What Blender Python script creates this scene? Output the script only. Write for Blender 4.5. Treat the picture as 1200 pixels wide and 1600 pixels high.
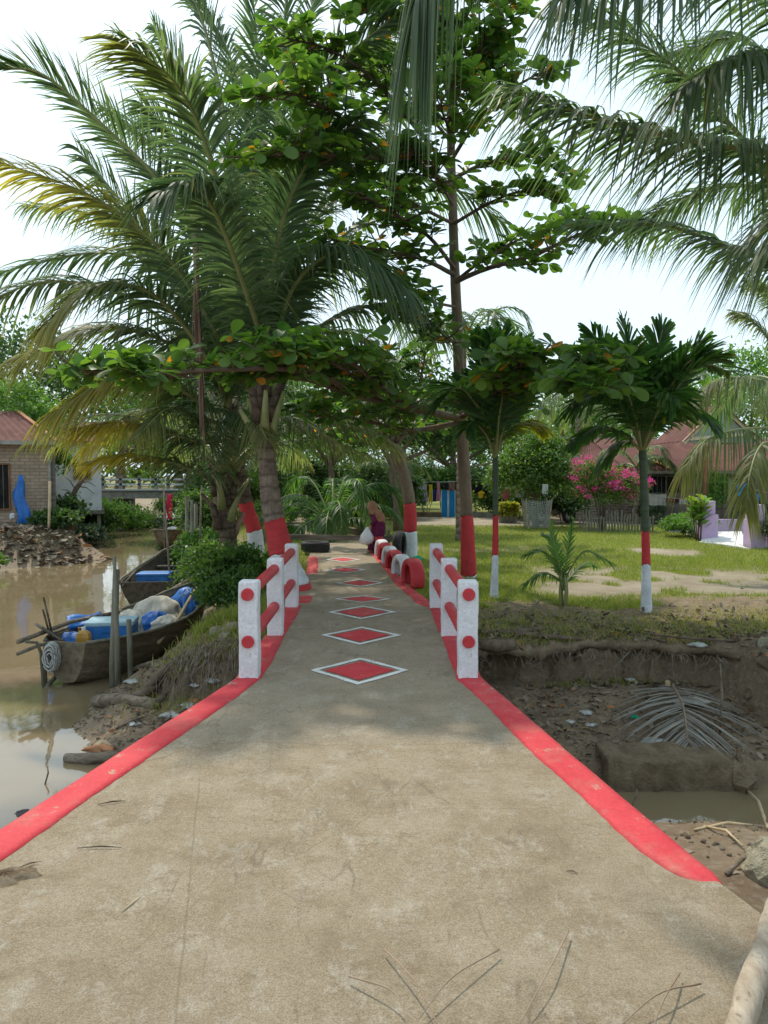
import bpy, bmesh, math, random
import numpy as np
from mathutils import Vector, Matrix

for o in list(bpy.data.objects):
    bpy.data.objects.remove(o)
SC = bpy.context.scene
COL = SC.collection
rad = math.radians
random.seed(7)
RNG = np.random.default_rng(11)

# ---------------------------------------------------------------- camera
F = 1202.0                      # focal length in photograph pixels (1200 x 1600)
CAMZ = 1.65
PITCH = math.atan(60 / F)
cam_d = bpy.data.cameras.new('camera')
cam = bpy.data.objects.new('camera', cam_d)
COL.objects.link(cam)
cam.location = (0, 0, CAMZ)
cam.rotation_euler = (rad(90) - PITCH, 0, 0)
cam_d.sensor_fit = 'VERTICAL'
cam_d.sensor_height = 36.0
cam_d.lens = 36.0 * F / 1600.0
cam_d.clip_start = 0.05
cam_d.clip_end = 2000
SC.camera = cam

# ---------------------------------------------------------------- sky, sun, exposure
SUN_EL, SUN_AZ = 57.0, -24.0     # azimuth from +Y towards +X
w = bpy.data.worlds.new('World')
SC.world = w
w.use_nodes = True
wn, wl = w.node_tree.nodes, w.node_tree.links
wn.clear()
sky = wn.new('ShaderNodeTexSky')
sky.sky_type = 'NISHITA'
sky.sun_disc = False
sky.sun_elevation = rad(SUN_EL)
sky.sun_rotation = rad(SUN_AZ)
sky.air_density = 1.0
sky.dust_density = 4.0
sky.ozone_density = 1.0
# thin bright overcast: a pale, almost even veil mixed over the clear sky
tc = wn.new('ShaderNodeTexCoord')
cn = wn.new('ShaderNodeTexNoise')
cn.inputs['Scale'].default_value = 2.2
cn.inputs['Detail'].default_value = 5
cr = wn.new('ShaderNodeMapRange')
cr.inputs['From Min'].default_value = 0.3
cr.inputs['From Max'].default_value = 0.7
cr.inputs['To Min'].default_value = 0.62
cr.inputs['To Max'].default_value = 0.85
mixw = wn.new('ShaderNodeMix')
mixw.data_type = 'RGBA'
mixw.inputs[7].default_value = (5.5, 6.9, 7.7, 1)
bg = wn.new('ShaderNodeBackground')
bg.inputs['Strength'].default_value = 0.114
out = wn.new('ShaderNodeOutputWorld')
wl.new(tc.outputs['Generated'], cn.inputs['Vector'])
wl.new(cn.outputs['Fac'], cr.inputs['Value'])
wl.new(cr.outputs['Result'], mixw.inputs[0])
wl.new(sky.outputs['Color'], mixw.inputs[6])
wl.new(mixw.outputs[2], bg.inputs['Color'])
wl.new(bg.outputs['Background'], out.inputs['Surface'])

sd_ = bpy.data.lights.new('sun', 'SUN')
sd_.energy = 2.2
sd_.angle = rad(1.6)
sd_.color = (1.0, 0.93, 0.80)
sun = bpy.data.objects.new('sun', sd_)
COL.objects.link(sun)
sv = Vector((math.sin(rad(SUN_AZ)) * math.cos(rad(SUN_EL)), math.cos(rad(SUN_AZ)) * math.cos(rad(SUN_EL)), math.sin(rad(SUN_EL))))
sun.rotation_euler = sv.to_track_quat('Z', 'Y').to_euler()
sun.location = sv * 40

vs = SC.view_settings
vs.view_transform = 'Standard'
vs.look = 'None'
vs.exposure = 0.70
vs.gamma = 1
vs.use_curve_mapping = False
SC.cycles.max_bounces = 8
SC.cycles.diffuse_bounces = 5
SC.cycles.transparent_max_bounces = 8
SC.cycles.use_denoising = True

# ---------------------------------------------------------------- pixel helpers (where things stand)
def ray(px, py):
    x = (px - 600) / F
    y = (800 - py) / F
    c, s = math.cos(PITCH), math.sin(PITCH)
    return (x, c + y * s, -s + y * c)

def G(px, py, z=0.0):
    r = ray(px, py)
    t = (z - CAMZ) / r[2]
    return Vector((r[0] * t, r[1] * t, z))

def P(px, py, Y):
    r = ray(px, py)
    t = Y / r[1]
    return Vector((r[0] * t, Y, CAMZ + r[2] * t))

# ---------------------------------------------------------------- objects
def tag(o, label=None, cat=None, group=None, kind=None):
    if label: o['label'] = label
    if cat: o['category'] = cat
    if group: o['group'] = group
    if kind: o['kind'] = kind
    return o

def thing(name, label, cat, loc=(0, 0, 0), rz=0, group=None):
    o = bpy.data.objects.new(name, None)
    COL.objects.link(o)
    o.location = loc
    o.rotation_euler = (0, 0, rz)
    o.empty_display_size = 0.2
    return tag(o, label, cat, group)

def link(name, me, parent=None, loc=None):
    o = bpy.data.objects.new(name, me)
    COL.objects.link(o)
    if parent: o.parent = parent
    if loc is not None: o.location = loc
    return o

def copy_tree(o, parent=None):
    c = o.copy()
    COL.objects.link(c)
    c.parent = parent
    for ch in list(o.children):
        copy_tree(ch, c)
    return c

def npmesh(name, V, Fc, mat, tint=None, smooth=False):
    V = np.asarray(V, dtype=np.float32)
    Fc = np.asarray(Fc, dtype=np.int32)
    n, k = Fc.shape
    me = bpy.data.meshes.new(name)
    me.vertices.add(len(V))
    me.vertices.foreach_set('co', V.ravel())
    me.loops.add(n * k)
    me.loops.foreach_set('vertex_index', Fc.ravel())
    me.polygons.add(n)
    me.polygons.foreach_set('loop_start', np.arange(0, n * k, k, dtype=np.int32))
    if smooth:
        me.polygons.foreach_set('use_smooth', np.ones(n, dtype=bool))
    if tint is not None:
        a = me.color_attributes.new('tint', 'FLOAT_COLOR', 'POINT')
        t = np.ones((len(V), 4), dtype=np.float32)
        t[:, :tint.shape[1]] = tint
        a.data.foreach_set('color', t.ravel())
    me.update(calc_edges=True)
    me.validate()
    if mat: me.materials.append(mat)
    return me

class MB:
    """collects shapes for ONE mesh"""
    def __init__(s):
        s.v = []
        s.f = []
    def add(s, vs_, fs_):
        b = len(s.v)
        s.v += [tuple(v) for v in vs_]
        s.f += [tuple(i + b for i in f) for f in fs_]
        return s
    def box(s, c, d, rot=None, taper=1.0):
        vs_ = []
        for z in (-.5, .5):
            k = taper if z > 0 else 1
            for x, y in ((-.5, -.5), (.5, -.5), (.5, .5), (-.5, .5)):
                vs_.append(Vector((x * d[0] * k, y * d[1] * k, z * d[2])))
        if rot is not None:
            vs_ = [rot @ v for v in vs_]
        c = Vector(c)
        return s.add([v + c for v in vs_], [(3, 2, 1, 0), (4, 5, 6, 7), (0, 1, 5, 4), (1, 2, 6, 5), (2, 3, 7, 6), (3, 0, 4, 7)])
    def bar(s, a, b, wd, ht):
        a, b = Vector(a), Vector(b)
        d = b - a
        q = d.to_track_quat('X', 'Z').to_matrix()
        return s.box((a + b) / 2, (d.length, wd, ht), q)
    def rings(s, R, cap=True, closed=True):
        n = len(R[0])
        b = len(s.v)
        for r in R: s.v += [tuple(p) for p in r]
        for i in range(len(R) - 1):
            for j in range(n if closed else n - 1):
                j2 = (j + 1) % n
                s.f.append((b + i * n + j, b + i * n + j2, b + (i + 1) * n + j2, b + (i + 1) * n + j))
        if cap and closed:
            s.f.append(tuple(b + j for j in reversed(range(n))))
            e = b + (len(R) - 1) * n
            s.f.append(tuple(e + j for j in range(n)))
        return s
    def tube(s, pts, r, n=8, cap=True, rough=0.0, flat=1.0):
        pts = [Vector(p) for p in pts]
        if not hasattr(r, '__len__'): r = [r] * len(pts)
        R = []
        up = None
        for i, p in enumerate(pts):
            t = (pts[min(i + 1, len(pts) - 1)] - pts[max(i - 1, 0)]).normalized()
            if up is None:
                up = Vector((0, 0, 1)) if abs(t.z) < .9 else Vector((0, 1, 0))
            sx = t.cross(up).normalized()
            uy = sx.cross(t).normalized()
            up = uy
            ring = []
            for j in range(n):
                a = 2 * math.pi * j / n
                k = r[i] * (1 + random.uniform(-rough, rough))
                ring.append(p + sx * math.cos(a) * k + uy * math.sin(a) * k * flat)
            R.append(ring)
        return s.rings(R, cap)
    def ball(s, c, r, n=10, m=7, jit=0.0):
        if not hasattr(r, '__len__'): r = (r, r, r)
        R = []
        for i in range(m + 1):
            th = math.pi * (0.02 + 0.96 * i / m)
            R.append([Vector(c) + Vector((r[0] * math.sin(th) * math.cos(2 * math.pi * j / n), r[1] * math.sin(th) * math.sin(2 * math.pi * j / n), -r[2] * math.cos(th))) * (1 + random.uniform(-jit, jit)) for j in range(n)])
        return s.rings(R)
    def build(s, name, mat, parent=None, smooth=False, bevel=0, loc=None):
        me = bpy.data.meshes.new(name)
        me.from_pydata(s.v, [], s.f)
        me.update()
        if smooth:
            me.polygons.foreach_set('use_smooth', [True] * len(me.polygons))
        if mat: me.materials.append(mat)
        o = link(name, me, parent, loc)
        if bevel:
            m = o.modifiers.new('bevel', 'BEVEL')
            m.width = bevel
            m.segments = 2
            m.limit_method = 'ANGLE'
        return o

def spline(pts, n):
    """Catmull-Rom through pts, n samples"""
    p = np.array([list(q) for q in pts], dtype=float)
    p = np.vstack([2 * p[0] - p[1], p, 2 * p[-1] - p[-2]])
    m = len(p) - 3
    o = []
    for t in np.linspace(0, m - 1e-6, n):
        i = int(t)
        u = t - i
        a, b, c, d = p[i:i + 4]
        o.append(.5 * (2 * b + (c - a) * u + (2 * a - 5 * b + 4 * c - d) * u * u + (3 * b - a - 3 * c + d) * u ** 3))
    return np.array(o)

def nrm(a):
    return a / np.maximum(np.linalg.norm(a, axis=-1, keepdims=True), 1e-9)

# ---------------------------------------------------------------- numpy value noise
def vnoise(x, y, seed=0):
    xi, yi = np.floor(x), np.floor(y)
    xf, yf = x - xi, y - yi
    def h(a, b):
        s = np.sin(a * 127.1 + b * 311.7 + seed * 74.7) * 43758.5453
        return s - np.floor(s)
    u, v = xf * xf * (3 - 2 * xf), yf * yf * (3 - 2 * yf)
    return (h(xi, yi) * (1 - u) + h(xi + 1, yi) * u) * (1 - v) + (h(xi, yi + 1) * (1 - u) + h(xi + 1, yi + 1) * u) * v

def fbm(x, y, seed=0, o=4):
    s = 0
    a = .5
    for i in range(o):
        s = s + a * (vnoise(x * 2 ** i + 17 * i, y * 2 ** i - 9 * i, seed + i) - .5) * 2
        a *= .5
    return s

def sstep(a, b, x):
    t = np.clip((x - a) / (b - a), 0, 1)
    return t * t * (3 - 2 * t)

# ---------------------------------------------------------------- materials
def nmat(name):
    m = bpy.data.materials.new(name)
    m.use_nodes = True
    N, L = m.node_tree.nodes, m.node_tree.links
    N.clear()
    o = N.new('ShaderNodeOutputMaterial')
    b = N.new('ShaderNodeBsdfPrincipled')
    L.new(b.outputs[0], o.inputs[0])
    return m, N, L, b, o

def noise_node(N, L, vec, scale, detail=5, rough=.6, stretch=None):
    t = N.new('ShaderNodeTexNoise')
    t.inputs['Scale'].default_value = scale
    t.inputs['Detail'].default_value = detail
    t.inputs['Roughness'].default_value = rough
    if stretch:
        mp = N.new('ShaderNodeMapping')
        mp.inputs['Scale'].default_value = stretch
        L.new(vec, mp.inputs['Vector'])
        vec = mp.outputs[0]
    L.new(vec, t.inputs['Vector'])
    return t.outputs['Fac']

def ramp(N, L, fac, stops):
    r = N.new('ShaderNodeValToRGB')
    e = r.color_ramp.elements
    while len(e) < len(stops): e.new(0.5)
    for i, (p, c) in enumerate(stops):
        e[i].position = p
        e[i].color = (*c, 1) if len(c) == 3 else c
    L.new(fac, r.inputs['Fac'])
    return r.outputs['Color']

def mixc(N, L, fac, a, b, mode='MIX'):
    m = N.new('ShaderNodeMix')
    m.data_type = 'RGBA'
    m.blend_type = mode
    for sock, v in ((m.inputs[0], fac), (m.inputs[6], a), (m.inputs[7], b)):
        if isinstance(v, (int, float)): sock.default_value = v
        elif isinstance(v, tuple): sock.default_value = (*v, 1) if len(v) == 3 else v
        else: L.new(v, sock)
    return m.outputs[2]

def bumpn(N, L, b, fac, strength, dist=.02):
    bp = N.new('ShaderNodeBump')
    bp.inputs['Strength'].default_value = strength
    bp.inputs['Distance'].default_value = dist
    L.new(fac, bp.inputs['Height'])
    L.new(bp.outputs[0], b.inputs['Normal'])

def surf(name, c1, c2, scale=6, rough=.85, bump=.3, bscale=40, spec=.25, stretch=None, dist=.01, c3=None, metal=0):
    """two-tone (three with c3) uneven surface with fine relief"""
    m, N, L, b, o = nmat(name)
    tcn = N.new('ShaderNodeTexCoord')
    vec = tcn.outputs['Object']
    n1 = noise_node(N, L, vec, scale, 6, .65, stretch)
    col = ramp(N, L, n1, [(.32, c1), (.68, c2)])
    if c3:
        n3 = noise_node(N, L, vec, scale * 3.1, 5, .7, stretch)
        f3 = ramp(N, L, n3, [(.56, (0, 0, 0)), (.70, (1, 1, 1))])
        col = mixc(N, L, f3, col, c3)
    n2 = noise_node(N, L, vec, bscale, 5, .7, stretch)
    L.new(col, b.inputs['Base Color'])
    b.inputs['Roughness'].default_value = rough
    b.inputs['Metallic'].default_value = metal
    b.inputs['Specular IOR Level'].default_value = spec
    if bump: bumpn(N, L, b, n2, bump, dist)
    return m

def leafmat(name, dark, light, alt, trans=.3, rough=.42, tcol=None, spec=.4):
    """leaf: G of 'tint' goes dark->light, R goes to the alternative colour"""
    m, N, L, b, o = nmat(name)
    at = N.new('ShaderNodeAttribute')
    at.attribute_name = 'tint'
    sp = N.new('ShaderNodeSeparateColor')
    L.new(at.outputs['Color'], sp.inputs[0])
    c = mixc(N, L, sp.outputs[1], dark, light)
    c = mixc(N, L, sp.outputs[0], c, alt)
    L.new(c, b.inputs['Base Color'])
    b.inputs['Roughness'].default_value = rough
    b.inputs['Specular IOR Level'].default_value = spec
    tr = N.new('ShaderNodeBsdfTranslucent')
    tc2 = mixc(N, L, 1.0, c, tcol or (2.0, 2.1, .9), 'MULTIPLY')
    L.new(tc2, tr.inputs['Color'])
    ms = N.new('ShaderNodeMixShader')
    ms.inputs[0].default_value = trans
    L.new(b.outputs[0], ms.inputs[1])
    L.new(tr.outputs[0], ms.inputs[2])
    L.new(ms.outputs[0], o.inputs[0])
    return m

M = {}
def worn(name, c1, c2, under, amt, rough=.65, scale=7, bump=.5, bscale=38, dirt=(.30, .24, .17), dirtamt=.25):
    # paint on rough concrete: uneven coat, bare chips, dusty smears
    m, N, L, b, o = nmat(name)
    vec = N.new('ShaderNodeTexCoord').outputs['Object']
    c = ramp(N, L, noise_node(N, L, vec, 3.5, 7, .7), [(.3, c1), (.7, c2)])
    d = ramp(N, L, noise_node(N, L, vec, 2.3, 8, .75), [(.5, (0, 0, 0)), (.75, (dirtamt,) * 3)])
    c = mixc(N, L, d, c, dirt)
    n2 = noise_node(N, L, vec, scale, 9, .78)
    f = ramp(N, L, n2, [(amt, (0, 0, 0)), (amt + .025, (1, 1, 1))])
    c = mixc(N, L, f, c, under)
    g = ramp(N, L, noise_node(N, L, vec, 48, 6, .8), [(.32, (.80, .80, .80)), (.66, (1.10, 1.10, 1.10))])
    L.new(mixc(N, L, 1.0, c, g, 'MULTIPLY'), b.inputs['Base Color'])
    b.inputs['Roughness'].default_value = rough
    b.inputs['Specular IOR Level'].default_value = .25
    bumpn(N, L, b, mixc(N, L, .5, noise_node(N, L, vec, bscale, 6, .75), n2), bump, .015)
    return m
M['red'] = worn('red_paint', (.50, .033, .045), (.61, .06, .07), (.36, .28, .20), .605, dirtamt=.5)
M['redrail'] = worn('red_rail_paint', (.48, .032, .042), (.57, .05, .06), (.40, .12, .10), .67, .5, dirtamt=.12)
M['white'] = worn('white_paint', (.66, .64, .66), (.79, .78, .80), (.42, .39, .36), .625, .65, 8, .7, 26, (.42, .36, .29), .38)
M['whitebark'] = surf('white_painted_bark', (.5, .53, .56), (.74, .77, .79), 5, .8, .7, 22, .2, dist=.03)
M['redbark'] = surf('red_painted_bark', (.42, .035, .04), (.56, .05, .055), 5, .7, .6, 24, .25, dist=.025)
M['linewhite'] = worn('white_line_paint', (.64, .63, .60), (.8, .8, .78), (.36, .30, .22), .60, dirtamt=.5)
M['rubber'] = surf('tyre_rubber', (.02, .02, .021), (.05, .05, .05), 8, .75, .3, 60, .3)
def palmbark(name, c1, c2, scar, scale):
    # leaf-scar bands round the stem, uneven in width
    m, N, L, b, o = nmat(name)
    vec = N.new('ShaderNodeTexCoord').outputs['Object']
    base = ramp(N, L, noise_node(N, L, vec, 6, 6, .7), [(.32, c1), (.68, c2)])
    wv = N.new('ShaderNodeTexWave')
    wv.bands_direction = 'Z'
    wv.inputs['Scale'].default_value = scale
    wv.inputs['Distortion'].default_value = 4.5
    wv.inputs['Detail'].default_value = 3
    wv.inputs['Detail Scale'].default_value = 1.6
    L.new(vec, wv.inputs['Vector'])
    f = ramp(N, L, wv.outputs['Fac'], [(.03, (.5, .5, .5)), (.22, (0, 0, 0))])
    c = mixc(N, L, f, base, scar)
    st = ramp(N, L, noise_node(N, L, vec, 30, 4, .7, (1, 1, .25)), [(.35, (.7, .7, .7)), (.65, (1.15, 1.15, 1.15))])
    L.new(mixc(N, L, 1.0, c, st, 'MULTIPLY'), b.inputs['Base Color'])
    b.inputs['Roughness'].default_value = .92
    b.inputs['Specular IOR Level'].default_value = .1
    bumpn(N, L, b, mixc(N, L, .6, wv.outputs['Fac'], noise_node(N, L, vec, 22, 6, .75)), .9, .04)
    return m
M['bark'] = palmbark('palm_bark', (.17, .125, .095), (.34, .27, .21), (.085, .06, .048), 1.7)
M['barkdark'] = palmbark('dark_palm_bark', (.085, .06, .042), (.20, .15, .11), (.04, .03, .022), 1.7)
M['treebark'] = surf('tree_bark', (.13, .095, .065), (.25, .19, .14), 7, .9, .8, 26, .1, dist=.02, stretch=(1, 1, .35))
M['branchbark'] = surf('branch_bark', (.09, .07, .05), (.20, .15, .11), 9, .9, .5, 30, .1)
M['deadwood'] = surf('dead_wood', (.13, .10, .07), (.33, .27, .205), 7, .9, 1.0, 20, .1, stretch=(.5, 1.6, 1.6), c3=(.085, .065, .045), dist=.03)
M['stakewood'] = surf('grey_wood', (.09, .085, .06), (.24, .22, .17), 4, .9, .7, 14, .1, stretch=(3, 3, .5))
M['boatwood'] = surf('boat_wood', (.10, .08, .05), (.24, .19, .13), 3.5, .8, .6, 18, .2, stretch=(.6, 3, 3), c3=(.05, .05, .03))
M['boatdark'] = surf('dark_boat_wood', (.04, .034, .025), (.12, .10, .075), 4, .85, .6, 18, .15, stretch=(.6, 3, 3))
M['tarp'] = surf('blue_tarp', (.006, .085, .36), (.015, .17, .54), 5, .4, .5, 12, .5, dist=.04)
M['bluebox'] = surf('blue_box', (.012, .11, .36), (.03, .19, .50), 4, .5, .15, 20, .4)
M['boxlid'] = surf('pale_box_lid', (.22, .38, .46), (.38, .52, .58), 4, .6, .15, 20, .3)
M['sack'] = surf('sack_cloth', (.40, .37, .32), (.60, .57, .50), 7, .9, .6, 16, .1, dist=.03)
M['net'] = surf('fishing_net', (.30, .31, .28), (.55, .56, .52), 20, .9, .9, 40, .1, dist=.03)
M['rope'] = surf('rope', (.30, .30, .28), (.52, .52, .50), 30, .9, .5, 90, .1)
M['jerry'] = surf('amber_plastic', (.45, .22, .03), (.62, .36, .08), 5, .4, .1, 20, .5)
M['concretegrey'] = surf('grey_concrete', (.20, .19, .165), (.36, .34, .30), 3, .9, .5, 24, .15, c3=(.13, .12, .1))
M['muddyblock'] = surf('mud_stained_concrete', (.125, .09, .055), (.25, .185, .12), 5, .85, 1.0, 14, .2, c3=(.10, .075, .05), dist=.04)
M['rock'] = surf('rock', (.20, .17, .11), (.40, .36, .26), 5, .9, .9, 14, .1, dist=.05, c3=(.14, .13, .07))
M['plastic'] = surf('dirty_white_plastic', (.27, .27, .25), (.50, .50, .48), 12, .5, .6, 30, .4)
M['bamboo'] = surf('dry_bamboo', (.34, .25, .14), (.52, .41, .26), 8, .7, .3, 30, .2)
M['polewood'] = surf('peeled_pole', (.27, .21, .15), (.46, .39, .30), 6, .8, .7, 18, .15, stretch=(3, 1, 3), c3=(.16, .12, .085))
M['whitewall'] = surf('white_wall', (.50, .52, .52), (.72, .74, .74), 1.2, .9, .2, 20, .1, c3=(.38, .39, .37))
M['rust'] = surf('rusty_roof', (.105, .043, .036), (.165, .074, .06), .9, .85, .2, 20, .15, c3=(.19, .095, .07))
M['roofpatch'] = surf('bare_rust_patch', (.30, .12, .05), (.42, .22, .12), 3, .8, .2, 20, .2)
M['darkwood'] = surf('weathered_board', (.10, .085, .07), (.24, .21, .18), 3, .9, .5, 18, .1, stretch=(.4, 3, 3))
M['dark'] = surf('dark_interior', (.012, .012, .012), (.03, .028, .026), 3, .9, 0, 10, .1)
M['cream'] = surf('cream_board', (.46, .37, .24), (.60, .50, .36), 4, .8, .2, 20, .2)
M['gablegrey'] = surf('grey_green_gable', (.20, .23, .20), (.30, .33, .29), 3, .85, .2, 20, .15)
M['brownpost'] = surf('brown_post', (.17, .075, .04), (.25, .12, .07), 4, .8, .2, 20, .2)
M['purple'] = surf('lilac_paint', (.46, .33, .50), (.56, .42, .60), 2.5, .8, .2, 25, .2, c3=(.42, .31, .44))
M['marble'] = surf('pale_tiles', (.58, .57, .54), (.75, .74, .72), 4, .5, .1, 20, .4)
M['pillar'] = surf('whitewashed_pillar', (.45, .48, .46), (.65, .68, .66), 3, .9, .2, 20, .1)
M['orangered'] = surf('orange_red_paint', (.60, .13, .09), (.72, .2, .14), 4, .7, .2, 20, .2)
M['black'] = surf('black_cloth', (.008, .008, .01), (.02, .02, .024), 6, .9, .2, 20, .1)
M['maroon'] = surf('maroon_dress', (.085, .012, .045), (.17, .03, .085), 16, .85, .4, 40, .1, dist=.02)
M['scarf'] = surf('brown_scarf', (.26, .13, .075), (.35, .19, .115), 8, .85, .3, 40, .1)
M['skin'] = surf('skin', (.34, .19, .12), (.40, .23, .15), 8, .6, .05, 40, .3)
M['whitebag'] = surf('white_bag', (.62, .63, .66), (.78, .79, .80), 8, .6, .5, 18, .3, dist=.03)

def clothmat(name, c):
    return surf(name, tuple(x * .75 for x in c), c, 9, .9, .3, 24, .1, dist=.02)

# leaves
M['coco'] = leafmat('coconut_leaflet', (.05, .088, .048), (.13, .172, .088), (.50, .36, .04), .5, .5, (1.65, 1.9, 1.0), .3)
M['cocodry'] = leafmat('dry_coconut_leaflet', (.14, .085, .06), (.27, .18, .13), (.3, .2, .1), .1, .8, (1, 1, 1), .2)
M['greydry'] = leafmat('grey_dead_leaflet', (.15, .14, .12), (.33, .31, .27), (.3, .2, .1), .05, .8, (1, 1, 1), .2)
M['areca'] = leafmat('areca_leaflet', (.03, .08, .028), (.085, .165, .05), (.34, .28, .03), .52, .45, (1.9, 2.2, .8), .35)
M['ketapang'] = leafmat('ketapang_leaf', (.04, .10, .03), (.125, .205, .045), (.58, .20, .02), .5, .42, (1.95, 2.05, .7), .35)
M['leaf_mid'] = leafmat('mid_green_leaf', (.04, .09, .025), (.11, .19, .04), (.26, .25, .04), .4, .5)
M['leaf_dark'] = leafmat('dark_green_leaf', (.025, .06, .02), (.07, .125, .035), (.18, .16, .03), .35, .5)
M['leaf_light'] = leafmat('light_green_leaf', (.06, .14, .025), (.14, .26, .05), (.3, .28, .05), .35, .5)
M['leaf_yellow'] = leafmat('yellow_green_leaf', (.18, .19, .03), (.36, .34, .05), (.4, .15, .03), .3, .5)
M['leaf_grey'] = leafmat('grey_green_leaf', (.05, .075, .045), (.12, .16, .10), (.2, .2, .1), .25, .6)
M['bract'] = leafmat('pink_bract', (.58, .05, .17), (.75, .14, .34), (.66, .10, .45), .3, .7, (1.3, .6, 1.0))
M['grass'] = leafmat('grass_blade', (.13, .18, .028), (.27, .32, .06), (.38, .30, .11), .3, .65)
M['litter'] = leafmat('fallen_leaf', (.11, .085, .06), (.30, .24, .18), (.40, .17, .06), .08, .75, (1, 1, 1), .2)
M['petiole'] = surf('palm_petiole', (.16, .19, .06), (.30, .29, .12), 5, .5, .3, 20, .4)
M['petioledry'] = surf('dry_petiole', (.22, .15, .10), (.36, .27, .19), 5, .8, .4, 20, .2)
M['shaft'] = surf('green_palm_stem', (.035, .055, .03), (.08, .10, .055), 4, .6, .3, 20, .3, stretch=(1, 1, 6))
# ================================================================ terrain
WATER = -1.1
LAND = -0.06
CREEK = [(-5.2, -3), (-4.6, 1.0), (-3.5, 4.2), (-2.95, 5.6), (-2.6, 6.5), (-2.75, 7.2), (-3.4, 8.26), (-3.6, 9.4), (-3.3, 10.5), (-3.5, 12.7),
         (-4.25, 17.4), (-5.7, 23), (-7.6, 30), (-11.2, 42), (-14, 60), (-16, 90),
         (-24, 90), (-19.5, 60), (-15.8, 45), (-13.6, 36.7), (-11.8, 30), (-8.7, 24.2), (-9.6, 23.0), (-11.3, 22), (-13, 18), (-14.5, 10), (-15, -3)]

def poly_sd(x, y, poly):
    p = np.array(poly, dtype=float)
    q = np.roll(p, -1, axis=0)
    d2 = np.full(x.shape, 1e9)
    ins = np.zeros(x.shape, dtype=bool)
    for (ax, ay), (bx, by) in zip(p, q):
        ex, ey = bx - ax, by - ay
        t = np.clip(((x - ax) * ex + (y - ay) * ey) / (ex * ex + ey * ey), 0, 1)
        d2 = np.minimum(d2, (x - ax - t * ex) ** 2 + (y - ay - t * ey) ** 2)
        c = ((ay > y) != (by > y))
        xi = ax + (y - ay) * ex / np.where(abs(ey) < 1e-9, 1e-9, ey)
        ins ^= c & (x < xi)
    d = np.sqrt(d2)
    return np.where(ins, d, -d)

def terr(x, y):
    x = np.asarray(x, dtype=float)
    y = np.asarray(y, dtype=float)
    n1 = fbm(x * .5, y * .5, 3)
    n2 = fbm(x * 2.3, y * 2.3, 5)
    n3 = fbm(x * 7, y * 7, 8, 3)
    far = sstep(10, 25, np.hypot(x, y))
    land = LAND + n1 * .03 * (1 - far) + n2 * .015
    # soft rise of the lawn edge and the bank on the palm side
    sd = poly_sd(x + .15 * n2, y + .15 * n1, CREEK)
    wbank = np.where(x < -8.0 - 0.0 * y, 1.5, 2.0)
    rise = sstep(0, 1, np.clip(-sd / wbank, 0, 1)) ** .8
    zc = np.where(sd > 0, WATER - .03 - np.minimum(sd * .35, .6), WATER + (land - WATER) * rise)
    zc = zc + n2 * .10 * (1 - abs(rise * 2 - 1)) * (sd < 0)
    # side inlet passing under the footbridge
    dc = np.interp(x, [-4.5, -3.0, -2.3, -1.3, .8, 2.0, 3.3, 3.75, 4.1, 12], [10.5, 9.4, 8.55, 8.05, 8.3, 8.42, 8.35, 8.1, 7.05, 7.0]) + .22 * n2 + .16 * n3 + .26 * sstep(.75, 1.1, x) * (1 - sstep(3.5, 3.8, x))
    yr = np.interp(y, [3.2, 4.3, 5.3, 5.75, 6.1, 6.62, 6.75, 7.4, 8.15], [LAND, -.35, -.92, -1.10, -1.28, -1.28, -.93, -.82, -.66])
    yl = np.interp(y, [3.5, 4.3, 5.0, 5.6, 6.2, 6.9, 7.4, 8.15], [LAND, -.35, -.85, -1.12, -1.25, -1.11, -.98, -.78])
    yl = yl - .14 * np.clip((-x - 1.9) / 1.2, 0, 1.4)
    k = sstep(-1.0, .8, x)
    zt = yl * (1 - k) + yr * k + n2 * .05 + n3 * .035
    cliff = sstep(dc - .16, dc + .05, y)
    zt = zt * (1 - cliff) + land * cliff - (y > dc) * .17 * np.exp(-np.maximum(y - dc, 0) * 1.8)
    zt = np.where((y < 3.0) | (x < -3.6), land, zt)
    z = np.minimum(zc, zt)
    # left of the flare the soil comes almost up to the slab
    return z

def tz(x, y):
    return float(terr(np.array([x]), np.array([y]))[0])

def axis(lo, hi, a, b, step, grow=1.13):
    g = list(np.arange(a, b, step))
    s = step
    v = g[0]
    pre = []
    while v > lo:
        s *= grow
        v -= s
        pre.append(v)
    s = step
    v = g[-1]
    post = []
    while v < hi:
        s *= grow
        v += s
        post.append(v)
    return np.array(pre[::-1] + g + post)

gx = axis(-260, 260, -6.2, 6.2, .055)
gy = axis(-6, 420, 2.2, 13.5, .055)
GX, GY = np.meshgrid(gx, gy)
GZ = terr(GX, GY)
nx, ny = len(gx), len(gy)
idx = np.arange(nx * ny).reshape(ny, nx)
quads = np.stack([idx[:-1, :-1].ravel(), idx[:-1, 1:].ravel(), idx[1:, 1:].ravel(), idx[1:, :-1].ravel()], 1)

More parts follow.
